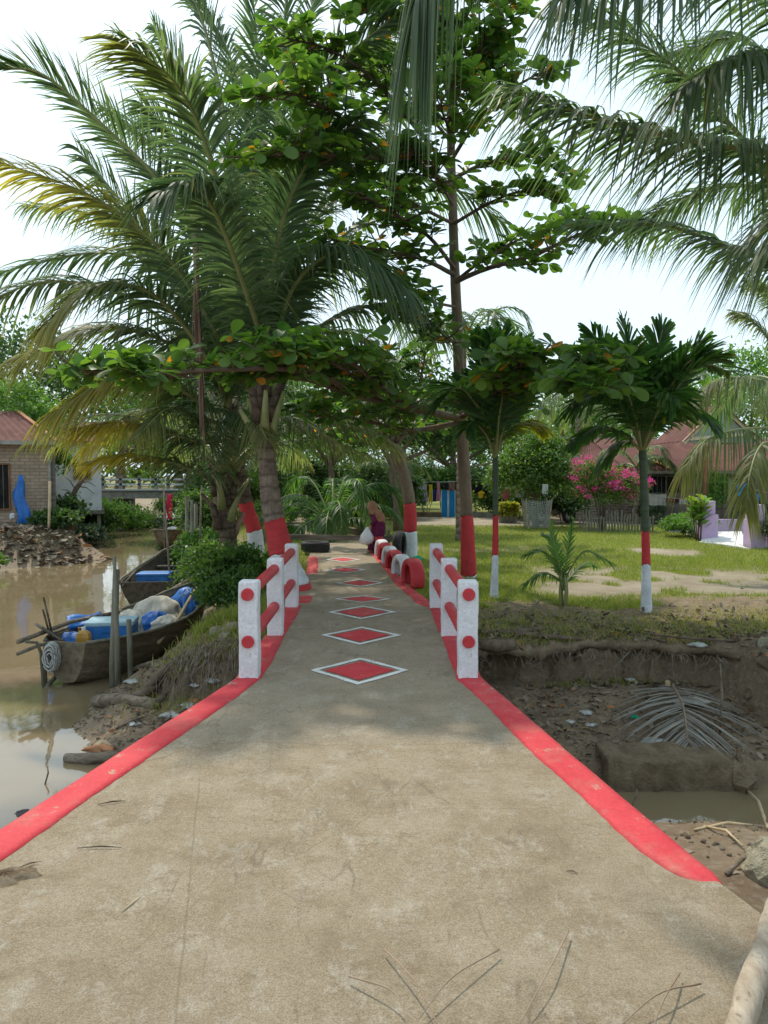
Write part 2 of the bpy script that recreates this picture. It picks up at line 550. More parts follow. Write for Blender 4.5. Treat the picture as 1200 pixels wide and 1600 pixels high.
def zones(x, y):
    """R grass cover, G pale sand, B wet / mud"""
    n1 = fbm(x * .45, y * .45, 21)
    n2 = fbm(x * 1.7, y * 1.7, 25)
    n = n1 * .6 + n2 * .5
    grass = sstep(9.9, 11.0, y + n * 1.4)
    # dirt track, bare patches, yard sand
    sand = sstep(10.2, 11.0, y + n) * (1 - sstep(13.0, 15.0, y + n * 2.0)) * sstep(1.6, 3.0, x + n)
    patch = sstep(.9, .5, np.hypot((x - 6.2) / 1.25, (y - 16.6) / 1.3) + n * .5)
    band = sstep(24.5, 25.5, y + n * .6) * (1 - sstep(30, 32, y + n)) * sstep(-1, 1.5, x)
    band2 = sstep(16.6, 17.1, y + n * .7) * (1 - sstep(17.6, 18.2, y + n * .7)) * (1 - sstep(3, 5.5, x)) * sstep(-.3, .4, x) * .6
    sand = np.maximum(np.maximum(sand * sstep(-.30, .02, n2 * .9 + n1 * .5 + .10), patch), np.maximum(band, band2))
    sand = np.clip(sand, 0, 1)
    nearg = sstep(9.3, 10.0, y + n * .5) * (1 - sstep(10.6, 11.6, y + n)) * sstep(.05, .5, n2 + n1 * .5) * .8
    grass = np.clip(np.maximum(grass, nearg) * (1 - sand), 0, 1)
    grass = np.where(x < -1.1, sstep(8.3, 9.2, y + n) * (1 - 0 * x) * .45, grass)
    return grass, sand

gr_, sa_ = zones(GX, GY)
land_ = sstep(-.35, -.15, GZ)
wet_ = 1 - sstep(WATER + .01, WATER + .30, GZ)
tint = np.stack([(gr_ * land_).ravel(), (sa_ * land_).ravel(), wet_.ravel()], 1)

m, N, L, b, o_ = nmat('ground_soil')
tcn = N.new('ShaderNodeTexCoord')
vec = tcn.outputs['Object']
at = N.new('ShaderNodeAttribute')
at.attribute_name = 'tint'
sp = N.new('ShaderNodeSeparateColor')
L.new(at.outputs['Color'], sp.inputs[0])
soil = ramp(N, L, noise_node(N, L, vec, 2.2, 8, .7), [(.3, (.155, .105, .064)), (.7, (.31, .23, .148))])
soil = mixc(N, L, ramp(N, L, noise_node(N, L, vec, 14, 6, .7), [(.5, (0, 0, 0)), (.68, (1, 1, 1))]), soil, (.33, .27, .195))
sandc = ramp(N, L, noise_node(N, L, vec, 1.6, 8, .7), [(.3, (.25, .20, .135)), (.7, (.40, .34, .25))])
grassc = ramp(N, L, noise_node(N, L, vec, 3.0, 8, .75), [(.3, (.13, .145, .03)), (.7, (.25, .25, .06))])
mud = ramp(N, L, noise_node(N, L, vec, 3.5, 8, .7), [(.3, (.18, .128, .08)), (.7, (.30, .225, .148))])
c = mixc(N, L, sp.outputs[1], soil, sandc)
c = mixc(N, L, sp.outputs[0], c, grassc)
c = mixc(N, L, sp.outputs[2], c, mud)
L.new(c, b.inputs['Base Color'])
mr = N.new('ShaderNodeMapRange')
mr.inputs['To Min'].default_value = .92
mr.inputs['To Max'].default_value = .38
L.new(sp.outputs[2], mr.inputs['Value'])
L.new(mr.outputs[0], b.inputs['Roughness'])
b.inputs['Specular IOR Level'].default_value = .25
bumpn(N, L, b, noise_node(N, L, vec, 16, 9, .75), .9, .05)
M['ground'] = m
ground = link('ground', npmesh('ground', np.stack([GX.ravel(), GY.ravel(), GZ.ravel()], 1), quads, m, tint, True))
tag(ground, 'sandy ground with worn grass and steep muddy creek banks', kind='structure')

# overhanging lip of the eroded bank: turf and roots hold it after the soil below has gone
xs_ = np.arange(.86, 3.95, .035)
dcl = np.interp(xs_, [.8, 2.0, 3.3, 3.75, 4.1], [8.3, 8.42, 8.35, 8.1, 7.75])
rows = []
LIPE, LIPZ = [], []
for i, x in enumerate(xs_):
    e = dcl[i] - .06 + .27 * float(fbm(x * 1.5, 4.0, 91)) + .10 * float(fbm(x * 7.0, 2.0, 92))
    th = .10 + .07 * float(fbm(x * 3.0, 7.0, 93))
    w2 = lambda k: .035 * float(fbm(x * 14.0, k * 3.7, 94))
    zt = lambda y: float(terr(np.array([x]), np.array([y]))[0])
    zb = zt(e + 1.0)
    LIPE.append(e)
    LIPZ.append(zb)
    prof = [(e + .95, zb - .012), (e + .6, zb - .004 + w2(1)), (e + .35, zb - .03 + w2(2)), (e + .14, zb - .075 + w2(3)), (e + .02, zb - .12 + w2(4)), (e - .02 + w2(8), zb - .12 - th * .4), (e + .03 + w2(9), zb - .13 - th + w2(5)), (e + .2, zb - .14 - th * 1.1 + w2(6)), (e + .45, zb - .17 - th), (e + .9, zb - .12 - th)]
    rows.append([Vector((x + .02 * w2(j), py_, pz_)) for j, (py_, pz_) in enumerate(prof)])
lip = MB().rings(rows).build('bank', M['ground'], smooth=True)
tag(lip, 'overhanging earth lip of the eroded right bank', kind='structure')
LIPE, LIPZ = np.array(LIPE), np.array(LIPZ)

def surfz(x, y):
    # ground height with the overhanging lip on top
    x, y = np.asarray(x, dtype=float), np.asarray(y, dtype=float)
    e = np.interp(x, xs_, LIPE)
    t = y - e
    zl = np.interp(x, xs_, LIPZ) + np.interp(t, [0, .14, .35, .6, .95], [-.12, -.07, -.03, -.004, -.012])
    on_ = (x > xs_[0]) & (x < xs_[-1]) & (t > .02) & (t < .95)
    return np.where(on_, np.maximum(terr(x, y), zl), terr(x, y))

# ---------------------------------------------------------------- water
m, N, L, b, o_ = nmat('muddy_water')
tcn = N.new('ShaderNodeTexCoord')
vec = tcn.outputs['Object']
L.new(ramp(N, L, noise_node(N, L, vec, .35, 4, .6), [(.3, (.175, .132, .072)), (.7, (.24, .185, .108))]), b.inputs['Base Color'])
b.inputs['Roughness'].default_value = .045
b.inputs['IOR'].default_value = 1.45
b.inputs['Specular IOR Level'].default_value = .9
bumpn(N, L, b, noise_node(N, L, vec, 3.2, 3, .5, (1, .45, 1)), .05, .06)
M['water'] = m
wme = npmesh('creek_water', [(-40, -6, WATER), (14, -6, WATER), (14, 110, WATER), (-40, 110, WATER)], [(0, 1, 2, 3)], m)
tag(link('creek_water', wme), 'still muddy brown water of the tidal creek', kind='structure')

# ================================================================ concrete path and footbridge deck
LE = [(-2.6, .2), (-2.2, 1.2), (-1.98, 2.5), (-1.81, 3.25), (-1.51, 4.6), (-1.17, 6.1), (-1.19, 7.8), (-1.22, 9.45), (-1.24, 11), (-1.3, 13), (-1.55, 16), (-1.95, 18.5), (-2.9, 22.3), (-3.9, 28), (-6.1, 42), (-8.3, 58), (-13, 80)]
RE = [(2.6, .2), (1.9, 1.2), (1.52, 2.4), (1.34, 3.07), (1.08, 4.4), (.775, 6.1), (.75, 7.8), (.73, 9.3), (.56, 9.75), (.33, 11.3), (.05, 14.0), (-.18, 16.2), (-.55, 18.5), (-1.2, 22.3), (-2.5, 28), (-4.6, 42), (-6.4, 58), (-10.5, 80)]

def edge(pts, n=240):
    return np.array([a for a, b_ in pts]), np.array([b_ for a, b_ in pts])

lx, ly = edge(LE)
rx, ry = edge(RE)
ys = np.unique(np.concatenate([np.linspace(.2, 20, 200), np.linspace(20, 79, 60)]))
XL = np.interp(ys, ly, lx) + .012 * fbm(ys * 1.7, ys * 0 + 3, 31)
XR = np.interp(ys, ry, rx) + .012 * fbm(ys * 1.7, ys * 0 + 9, 37)
NXS = 26
tt = np.linspace(0, 1, NXS)
PX = XL[:, None] * (1 - tt) + XR[:, None] * tt
PY = np.repeat(ys[:, None], NXS, 1)

def path_z(x, y):
    return .006 * fbm(np.asarray(x) * 1.1, np.asarray(y) * 1.1, 44) + .012 * np.exp(-((np.asarray(y) - 10.1) / .5) ** 2)

PZ = path_z(PX, PY)
TH = .19
mb = MB()
top = np.stack([PX, PY, PZ], 2)
rows = []
for i in range(len(ys)):
    r = [tuple(p) for p in top[i]]
    th = TH if ys[i] < 10.3 else .08
    r += [(XR[i] + .004, ys[i], -th), (XL[i] - .004, ys[i], -th)]
    rows.append(r)
mb.rings(rows, cap=True)

m, N, L, b, o_ = nmat('path_concrete')
tcn = N.new('ShaderNodeTexCoord')
vec = tcn.outputs['Object']
c = ramp(N, L, noise_node(N, L, vec, 2.2, 12, .78), [(.30, (.225, .172, .112)), (.5, (.315, .252, .172)), (.70, (.395, .33, .245))])
# pale scuffed laitance with hard, broken edges
n1 = noise_node(N, L, vec, 4.6, 14, .84, (1.0, .6, 1))
f1 = ramp(N, L, n1, [(.53, (0, 0, 0)), (.58, (.42, .42, .42)), (.72, (.7, .7, .7))])
c = mixc(N, L, f1, c, (.46, .415, .345))
f2 = ramp(N, L, noise_node(N, L, vec, 4.2, 12, .8, (1, 1.5, 1)), [(.54, (0, 0, 0)), (.62, (.6, .6, .6))])
c = mixc(N, L, f2, c, (.215, .16, .098))
# trowel and drag marks: thin contour lines of stretched noise
def lines(scale, stretch, wid, rot):
    mpn = N.new('ShaderNodeMapping')
    mpn.inputs['Rotation'].default_value = (0, 0, rot)
    mpn.inputs['Scale'].default_value = stretch
    L.new(vec, mpn.inputs['Vector'])
    t = noise_node(N, L, mpn.outputs[0], scale, 4, .55)
    return ramp(N, L, t, [(.5 - wid, (0, 0, 0)), (.5, (1, 1, 1)), (.5 + wid, (0, 0, 0))])
brk = ramp(N, L, noise_node(N, L, vec, 1.7, 5, .7), [(.50, (0, 0, 0)), (.60, (.32, .32, .32))])
l1 = mixc(N, L, 1.0, lines(1.6, (1, .35, 1), .012, .5), brk, 'MULTIPLY')
c = mixc(N, L, l1, c, (.47, .44, .38))
brk2 = ramp(N, L, noise_node(N, L, vec, 1.4, 5, .7), [(.42, (.6, .6, .6)), (.5, (0, 0, 0))])
l2 = mixc(N, L, 1.0, lines(1.2, (1, .3, 1), .007, -.25), brk2, 'MULTIPLY')
c = mixc(N, L, l2, c, (.16, .125, .085))
# pour joint across the ramp and a long float line on the left
sx3 = N.new('ShaderNodeSeparateXYZ')
L.new(vec, sx3.inputs[0])
def mth(op, a_, b_):
    q = N.new('ShaderNodeMath')
    q.operation = op
    for k_, v_ in ((0, a_), (1, b_)):
        if isinstance(v_, (int, float)): q.inputs[k_].default_value = v_
        else: L.new(v_, q.inputs[k_])
    return q.outputs[0]
wob = mth('MULTIPLY', noise_node(N, L, vec, 1.6, 5, .6), .35)
j1 = mth('ABSOLUTE', mth('ADD', mth('SUBTRACT', sx3.outputs[1], 4.62), mth('SUBTRACT', wob, .17)), 0)
j2 = mth('ABSOLUTE', mth('ADD', mth('ADD', sx3.outputs[0], mth('MULTIPLY', sx3.outputs[1], .2)), mth('ADD', mth('MULTIPLY', wob, .12), .16)), 0)
jj = ramp(N, L, j1, [(.0, (.5, .5, .5)), (.010, (0, 0, 0))])
jk = mixc(N, L, 1.0, ramp(N, L, j2, [(.0, (.5, .5, .5)), (.007, (0, 0, 0))]), ramp(N, L, mth('MULTIPLY', sx3.outputs[1], .2), [(.80, (1, 1, 1)), (.86, (0, 0, 0))]), 'MULTIPLY')
c = mixc(N, L, jj, c, (.17, .13, .085))
c = mixc(N, L, jk, c, (.17, .13, .085))
# the older pour beyond the joint is a little greyer
c = mixc(N, L, mixc(N, L, 1.0, ramp(N, L, mth('MULTIPLY', mth('ADD', sx3.outputs[1], wob), .1), [(.478, (0, 0, 0)), (.482, (1, 1, 1))]), (.22, .22, .22), 'MULTIPLY'), c, (.30, .265, .215))
# sand grains and pinholes
f3b = ramp(N, L, noise_node(N, L, vec, 46, 6, .82), [(.36, (.84, .83, .81)), (.5, (1, 1, 1)), (.64, (1.11, 1.11, 1.11))])
c = mixc(N, L, 1.0, c, f3b, 'MULTIPLY')
f3 = ramp(N, L, noise_node(N, L, vec, 150, 3, .7), [(.42, (.78, .77, .75)), (.6, (1.14, 1.14, 1.14))])
c = mixc(N, L, 1.0, c, f3, 'MULTIPLY')
vo = N.new('ShaderNodeTexVoronoi')
vo.inputs['Scale'].default_value = 26
L.new(vec, vo.inputs['Vector'])
f4 = ramp(N, L, vo.outputs['Distance'], [(.05, (.35, .33, .3)), (.10, (1, 1, 1))])
f5 = ramp(N, L, noise_node(N, L, vec, 2.4, 4, .6), [(.5, (0, 0, 0)), (.6, (1, 1, 1))])
c = mixc(N, L, f5, c, mixc(N, L, 1.0, c, f4, 'MULTIPLY'))
# hairline cracks
vc = N.new('ShaderNodeTexVoronoi')
vc.feature = 'DISTANCE_TO_EDGE'
vc.inputs['Scale'].default_value = .85
mp = N.new('ShaderNodeMapping')
mp.inputs['Scale'].default_value = (1.1, .55, 1)
wv = N.new('ShaderNodeTexNoise')
wv.inputs['Scale'].default_value = 2.5
wv.inputs['Detail'].default_value = 5
L.new(vec, wv.inputs['Vector'])
ad = mixc(N, L, .12, vec, wv.outputs['Color'], 'LINEAR_LIGHT')
L.new(ad, mp.inputs['Vector'])
L.new(mp.outputs[0], vc.inputs['Vector'])
f6 = ramp(N, L, vc.outputs['Distance'], [(.0, (.86, .85, .83)), (.004, (1, 1, 1))])
c = mixc(N, L, 1.0, c, f6, 'MULTIPLY')
L.new(c, b.inputs['Base Color'])
b.inputs['Roughness'].default_value = .9
b.inputs['Specular IOR Level'].default_value = .2
hs = mixc(N, L, .4, n1, noise_node(N, L, vec, 38, 8, .82))
bumpn(N, L, b, hs, .8, .03)
M['concrete'] = m
path = mb.build('path', m)
path.data.polygons.foreach_set('use_smooth', [False] * len(path.data.polygons))
tag(path, 'sandy concrete footpath with the bridge deck', kind='structure')

# red painted edges: a thin raised coat that also runs over the slab's lip
def painted_edge(y0, y1, side, wid, name='painted_edge'):
    yy = np.linspace(y0, y1, max(12, int((y1 - y0) / .05)))
    e = np.interp(yy, ys, XL if side < 0 else XR)
    inner = e - side * (wid(yy) + .018 * fbm(yy * 2.1, yy * 0 + side, 51) + .006 * fbm(yy * 14, yy * 0, 53))
    nn = 7
    rows = []
    for i, y in enumerate(yy):
        r = []
        o2 = e[i] + side * .012
        r.append((o2, y, -.06 - .012 * random.random()))
        for k in range(nn):
            t = k / (nn - 1)
            x = o2 * (1 - t) + inner[i] * t
            z = float(path_z(x, y)) + (.014 if k < nn - 1 else .004) + .003 * random.random() * (0 < k < nn - 1)
            r.append((x, y, z))
        r.append((inner[i], y, float(path_z(inner[i], y)) - .02))
        rows.append(r)
    for rr in (rows[0], rows[-1]):
        for k in range(len(rr)): rr[k] = (rr[k][0], rr[k][1], min(rr[k][2], float(path_z(rr[k][0], rr[k][1])) - .004))
    q = MB().rings(rows, cap=False, closed=False)
    return q.build(name, M['red'], path, smooth=True)

painted_edge(2.95, 9.6, -1, lambda y: np.interp(y, [2.95, 5, 6.05, 6.3, 9.6], [.18, .19, .18, .19, .18]))
painted_edge(3.03, 9.35, 1, lambda y: np.interp(y, [3.0, 3.06, 3.14, 3.45, 4.4, 6.1, 9.4], [.05, .13, .165, .185, .185, .18, .17]))
painted_edge(9.4, 16.0, 1, lambda y: np.interp(y, [9.4, 10, 12, 16], [.16, .15, .14, .12]))
painted_edge(9.7, 10.25, -1, lambda y: y * 0 + .28)
painted_edge(12.6, 15.2, -1, lambda y: y * 0 + .17)

# painted diamonds
def diamond(c, hw, hl, ang):
    def rhomb(k0, k1, z, mat, name, parent):
        R = Matrix.Rotation(ang, 2)
        q = MB()
        pts = [(1, 0), (0, 1), (-1, 0), (0, -1)]
        def at_(k, j, t):
            a, b2 = pts[j], pts[(j + 1) % 4]
            v = R @ Vector(((a[0] * (1 - t) + b2[0] * t) * hw * k, (a[1] * (1 - t) + b2[1] * t) * hl * k))
            x, y = c[0] + v[0], c[1] + v[1]
            jx, jy = random.uniform(-.006, .006), random.uniform(-.006, .006)
            return (x + jx, y + jy, float(path_z(x, y)) + z)
        n = 8
        if k0 == 0:
            ring = [at_(k1, j, t / n) for j in range(4) for t in range(n)]
            ctr = (c[0], c[1], float(path_z(c[0], c[1])) + z)
            q.v = [ctr] + ring
            q.f = [(0, 1 + i, 1 + (i + 1) % len(ring)) for i in range(len(ring))]
        else:
            a = [at_(k0, j, t / n) for j in range(4) for t in range(n)]
            b2 = [at_(k1, j, t / n) for j in range(4) for t in range(n)]
            q.rings([a, b2], cap=False)
            q.f = [tuple(reversed(f)) for f in q.f]
        return q.build(name, mat, parent)
    r = rhomb(0, .70, .0055, M['red'], 'diamond', path)
    tag(r, 'red diamond outlined in white, painted on the path')
    w_ = rhomb(.83, 1.0, .0055, M['linewhite'], 'outline', r)

for px, py, hw, hl, a in ((562, 1048, .415, .44, 0), (564, 993, .415, .44, 0), (566, 957, .41, .44, 0), (567, 937.5, .38, .27, 0), (562, 911, .37, .40, .05), (540, 891, .36, .40, .08), (536, 874.5, .33, .42, .08)):
    c = G(px, py, .0)
    diamond((c.x, c.y), hw, hl, a)

# ---------------------------------------------------------------- railings
def railing(xs, yps, label):
    t = thing('bridge_railing', label, 'railing', (xs[1], yps[1], 0), group='railings of the footbridge')
    H = .79
    for x, y in zip(xs, yps):
        z0 = -.12
        R = []
        zs = [z0, .0, .03] + list(np.linspace(.09, H - .05, 12)) + [H - .02, H - .006, H]
        for zi, z in enumerate(zs):
            k = 1.0 if z < H - .01 else (.965 if z < H - .003 else .90)
            row = []
            for sxx, syy in ((1, 1), (-1, 1), (-1, -1), (1, -1)):
                for a in (0, .5, 1):
                    a0 = math.atan2(syy, sxx) - math.pi / 4 + a * math.pi / 2
                    cr = .014
                    px_ = sxx * (.0775 - cr) + cr * math.cos(a0)
                    py_ = syy * (.0775 - cr) + cr * math.sin(a0)
                    row.append(Vector((x - xs[1] + px_ * k + random.gauss(0, .0013) + .002 * math.sin(z * 11 + x), y - yps[1] + py_ * k + random.gauss(0, .0013), z + random.gauss(0, .001))))
            R.append(row)
        MB().rings(R).build('post', M['white'], t)
    for z in (.69, .31):
        pts = []
        a = Vector((xs[0] - xs[1], yps[0] - yps[1] - .105, z))
        b2 = Vector((xs[2] - xs[1], yps[2] - yps[1] + .105, z + .005))
        mid = Vector((0, 0, z))
        q = MB().tube([a, a + (mid - a) * .05, mid, b2 - (b2 - mid) * .05, b2], .05, 20)
        r = q.build('rail', M['redrail'], t, bevel=.006)
        r.data.polygons.foreach_set('use_smooth', [len(p.vertices) == 4 for p in r.data.polygons])
    return t

railing((-1.085, -1.105, -1.135), (6.16, 7.78, 9.42), 'white post and red pipe railing on the creek side of the bridge')
railing((.675, .66, .64), (6.16, 7.78, 9.42), 'white post and red pipe railing on the lawn side of the bridge')

# ---------------------------------------------------------------- tyres
def tyre_rings(R, W, a0, a1, n=26, closed=False):
    """profile swept round the Y axis (axle along Y)"""
    prof = [(R * .60, -W * .36), (R * .78, -W * .52), (R * .93, -W * .5), (R * .99, -W * .34), (R, 0), (R * .99, W * .34), (R * .93, W * .5), (R * .78, W * .52), (R * .60, W * .36),
            (R * .64, W * .30), (R * .90, W * .30), (R * .90, -W * .30), (R * .64, -W * .30)]
    rows = []
    for i in range(n):
        a = a0 + (a1 - a0) * i / (n if closed else n - 1)
        rows.append([(r * math.cos(a), y, r * math.sin(a)) for r, y in prof])
    if closed: rows.append(rows[0])
    return rows

white_t = [False, True, False, True, False, True, False]
tyre_px = [(639, 917), (622, 902), (611, 893), (604, 885), (597, 878), (592, 872), (587, 866)]
ords = ['nearest red half tyre of the row along the path edge', 'white half tyre behind the nearest red one in the row', 'red half tyre between two white ones, third from the bridge',
        'white half tyre, fourth from the bridge in the row', 'red half tyre, fifth from the bridge in the row', 'farther white half tyre, sixth from the bridge in the row', 'farthest red half tyre beside the person in maroon']
ME_T = {}
for i, ((px, py), wh, lb) in enumerate(zip(tyre_px, white_t, ords)):
    g = G(px, py, 0)
    R = .285
    W = .18 if i else .2
    q = MB().rings(tyre_rings(R, W, -.5 if i == 0 else -.3, math.pi + (.5 if i == 0 else .3)))
    o = q.build('half_tyre', M['white' if wh else 'redrail'], smooth=True)
    o.location = (g.x + .06, g.y + .15, .12 if i == 0 else .07)
    o.rotation_euler = (0, 0, rad([103, 106, 108, 106, 108, 104, 106][i]) + random.uniform(-.06, .06))
    tag(o, lb, 'tyre', 'painted half tyres along the path')

def whole_tyre(name, label, loc, rot, R=.3, W=.2):
    q = MB().rings(tyre_rings(R, W, 0, 2 * math.pi, 36, True), cap=False)
    o = q.build(name, M['rubber'], smooth=True)
    o.location = loc
    o.rotation_euler = rot
    tag(o, label, 'tyre')
    tr = MB()
    for k in range(48):
        a = 2 * math.pi * k / 48
        rm = Matrix.Rotation(-a, 3, 'Y')
        for s_ in (-1, 1):
            tr.box(rm @ Vector((R * 1.004, s_ * W * .17, 0)), (.012, W * .26, .022), rm @ Matrix.Rotation(.35 * s_, 3, 'X'))
    tr.build('tread', M['rubber'], o)
    return o

g = G(491, 864, 0)
whole_tyre('tyre', 'black tyre lying flat on the path under a grey plank', (g.x, g.y + .28, .11), (rad(90), 0, 0), .30, .2)
g = G(626, 872, 0)
whole_tyre('tyre', 'black tyre standing upright against the painted tree trunk', (g.x - .02, g.y + .1, .24), (0, 0, rad(75)), .28, .17)

# plank barrier lying on the tyre
a = P(420, 838, 15.7)
b2 = P(633, 842, 15.9)
q = MB().bar(a, b2, .03, .1)
o = q.build('plank', M['darkwood'], bevel=.004)
tag(o, 'long grey plank resting on the lying tyre across the path', 'plank')
q = MB().box((0, 0, .22), (.05, .1, .62)).box((0, 0, -.08), (.28, .22, .06))
o = q.build('plank_stand', M['concretegrey'], bevel=.004)
o.location = (P(608, 842, 16.0).x, 16.02, .0)
o.location.z = a.z - .42
tag(o, 'short grey block stand holding the plank beside the path', 'stand')
# ================================================================ palms
def frond_arrays(ctrl, n=80, L=.75, wd=.034, droop=.45, yellow=None, start=.14, ang=(62, 28), lift=.18, ragged=.12, segs=4, blunt=False, seed=None, hang=0.0):
    """leaflets of one pinnate frond along the spline ctrl -> V, F(quads), tint, spine"""
    g = np.random.default_rng(seed if seed is not None else random.randrange(10 ** 6))
    S = spline(ctrl, 60)
    ts = np.linspace(start, .995, n)
    idxf = ts * 59
    i0 = np.clip(idxf.astype(int), 0, 58)
    fr = (idxf - i0)[:, None]
    pos = S[i0] * (1 - fr) + S[i0 + 1] * fr
    T = nrm(S[np.clip(i0 + 2, 0, 59)] - S[np.clip(i0 - 1, 0, 59)])
    Z = np.array([0, 0, 1.0])
    side = nrm(np.cross(T, Z + np.array([.02, .03, 0])))
    # one steady side vector for near-vertical fronds
    ref = nrm((np.cross(S[-1] - S[0], Z + np.array([.03, .01, 0])))[None])[0]
    side = nrm(side * .35 + ref * .65)
    side = nrm(side - T * (side * T).sum(1, keepdims=True))
    dors = np.cross(side, T)
    Vs, Fs, Ts = [], [], []
    base = 0
    for s in (-1, 1):
        keep = g.random(n) > ragged * .35
        a = np.radians(ang[0] + (ang[1] - ang[0]) * ts + g.normal(0, 4.5, n))
        prof = np.interp(ts, [0, start, start + .12, .5, .8, 1], [.3, .45, .85, 1.0, .82, .42])
        ln = L * prof * (1 + g.normal(0, .06, n)) * np.where(g.random(n) < ragged, g.uniform(.5, .9, n), 1)
        D = T * np.cos(a)[:, None] + side * (s * np.sin(a))[:, None] + dors * (lift + g.normal(0, .07, n))[:, None] - Z * hang
        D = nrm(D)
        Wv = nrm(np.cross(D, dors * 1.0 + side * s * .25))
        tw = g.normal(0, .35, n)[:, None]
        Wv = nrm(Wv * np.cos(tw) + np.cross(D, Wv) * np.sin(tw))
        dr = droop * (1 + g.normal(0, .18, n))
        u = np.linspace(0, 1, segs + 1)
        if blunt: wp = np.interp(u, [0, .15, .5, .9, 1], [.35, .8, 1, 1.05, .75])
        else: wp = np.interp(u, [0, .12, .4, .7, 1], [.45, 1, .95, .62, .04])
        P_ = pos[:, None, :] + D[:, None, :] * (ln[:, None] * u)[:, :, None] - Z * (dr[:, None] * ln[:, None] * u ** 2.1)[:, :, None]
        # keep the length when drooping
        short = 1 / np.sqrt(1 + (dr * .9) ** 2)
        P_ = pos[:, None, :] + (P_ - pos[:, None, :]) * (short[:, None, None] * .25 + .75)
        half = Wv[:, None, :] * (wd * .5 * wp)[None, :, None] * (.75 + .25 * prof)[:, None, None]
        A = (P_ - half)[keep]
        B = (P_ + half)[keep]
        k = keep.sum()
        V = np.stack([A, B], 2).reshape(k, -1, 3)          # k, (segs+1)*2, 3
        nv = (segs + 1) * 2
        f = np.array([[2 * j, 2 * j + 1, 2 * j + 3, 2 * j + 2] for j in range(segs)])
        Fc = (f[None] + (np.arange(k) * nv)[:, None, None]).reshape(-1, 4) + base
        base += k * nv
        yl = np.zeros((k, segs + 1))
        if yellow:
            t0, t1, amt, sides = yellow
            yl = np.clip((ts[keep][:, None] - t0) / max(t1 - t0, .01), 0, 1) * amt * (g.random(k)[:, None] * .5 + .6) * (.55 + .6 * u[None])
            if sides and s != sides: yl *= .35
        yl = np.maximum(yl, (g.random(k) < .03)[:, None] * u[None] ** 3 * .6)
        br = np.clip(g.normal(.5, .22, k), 0, 1)[:, None] * np.ones(segs + 1)
        tn = np.stack([np.repeat(np.clip(yl, 0, 1), 2, 1), np.repeat(br, 2, 1), np.zeros((k, nv))], 2)
        Vs.append(V.reshape(-1, 3))
        Fs.append(Fc)
        Ts.append(tn.reshape(-1, 3))
    return np.vstack(Vs), np.vstack(Fs), np.vstack(Ts), S

def frond(parent, ctrl, mat='coco', rib='petiole', r0=.04, name='frond', origin=None, **kw):
    V, Fc, tn, S = frond_arrays(ctrl, **kw)
    off = np.array(origin if origin is not None else parent.location)
    o = link(name, npmesh(name, V - off, Fc, M[mat], tn), parent)
    k = np.linspace(0, 1, 24)
    pts = [Vector(S[int(t * 59)] - off) for t in k]
    q = MB().tube(pts, [r0 * (1 - t) ** .8 + .004 for t in k], 6)
    q.build('midrib', M[rib], o, smooth=True)
    return o

def ringed_trunk(parent, pts, radii, mats, name='trunk', n=16, ring=.09, step=.02, off=None):
    """trunk with leaf-scar rings; mats = list of (t0, t1, material, partname)"""
    off = np.array(off if off is not None else parent.location)
    S = spline(pts, 90)
    d = np.concatenate([[0], np.cumsum(np.linalg.norm(np.diff(S, axis=0), axis=1))])
    tot = d[-1]
    obs = []
    for t0, t1, mt, nm, bulge in mats:
        l0, l1 = t0 * tot, t1 * tot
        m_ = max(6, int((l1 - l0) / step))
        rows = []
        ll = np.linspace(l0, l1, m_)
        pp = np.stack([np.interp(ll, d, S[:, i]) for i in range(3)], 1) - off
        rr = np.interp(ll / tot, np.linspace(0, 1, len(radii)), radii)
        ph = random.random() * 6
        for i in range(m_):
            T_ = Vector(pp[min(i + 1, m_ - 1)] - pp[max(i - 1, 0)]).normalized()
            sx = T_.cross(Vector((0, 1, 0))).normalized()
            uy = sx.cross(T_)
            fr = (ll[i] / ring + .12 * math.sin(ll[i] * 9)) % 1.0
            saw = 1 + bulge * (fr - .4)
            row = []
            for j in range(n):
                a = 2 * math.pi * j / n
                k = rr[i] * saw * (1 + .035 * math.sin(3 * a + ll[i] * 4 + ph) + .02 * math.sin(7 * a + ll[i] * 11))
                wob = 0
                for tb in (t0, t1):
                    if 0 < tb < 1: wob += max(0, 1 - abs(ll[i] - tb * tot) / .07) * (.012 * math.sin(2 * a + tb * 50) + .009 * math.sin(5 * a + tb * 90) + .005 * math.sin(9 * a + tb * 31))
                row.append(Vector(pp[i]) + sx * math.cos(a) * k + uy * math.sin(a) * k + T_ * wob)
            rows.append(row)
        o = MB().rings(rows).build(nm, M[mt], parent, smooth=True)
        obs.append(o)
    return obs, S

def fronds_px(parent, lst, mat='coco', **base):
    kn, kl = base.pop('kn', 1.0), base.pop('kl', 1.0)
    for i, (pts, kw) in enumerate(lst):
        k = dict(base)
        k.update(kw)
        k['n'] = int(k['n'] * kn)
        k['L'] = k['L'] * kl
        frond(parent, [P(*p) if isinstance(p, tuple) else p for p in pts], mat=k.pop('mat', mat), **k)

# ---- the two coconut palms beside the bridge
pA = G(452, 922, -.02)
palmA = thing('coconut_palm', 'leaning coconut palm with red and white painted trunk beside the left bridge railing', 'palm', pA, group='coconut palms')
YA = pA.y
trA = [pA + Vector((.02, 0, -.12)), P(452, 905, YA), P(437, 850, YA), P(425, 790, YA), P(417, 720, YA), P(412, 650, YA), P(412, 590, YA)]
ringed_trunk(palmA, trA, [.36, .20, .165, .145, .13, .125, .128, .14], [(.0, .065, 'redbark', 'red_band', .0), (.065, .21, 'whitebark', 'white_band', .05), (.21, .365, 'redbark', 'red_band', .05), (.365, .83, 'bark', 'trunk', .10), (.83, 1.0, 'bark', 'crown_shaft', .05)])
crA = P(412, 600, YA)
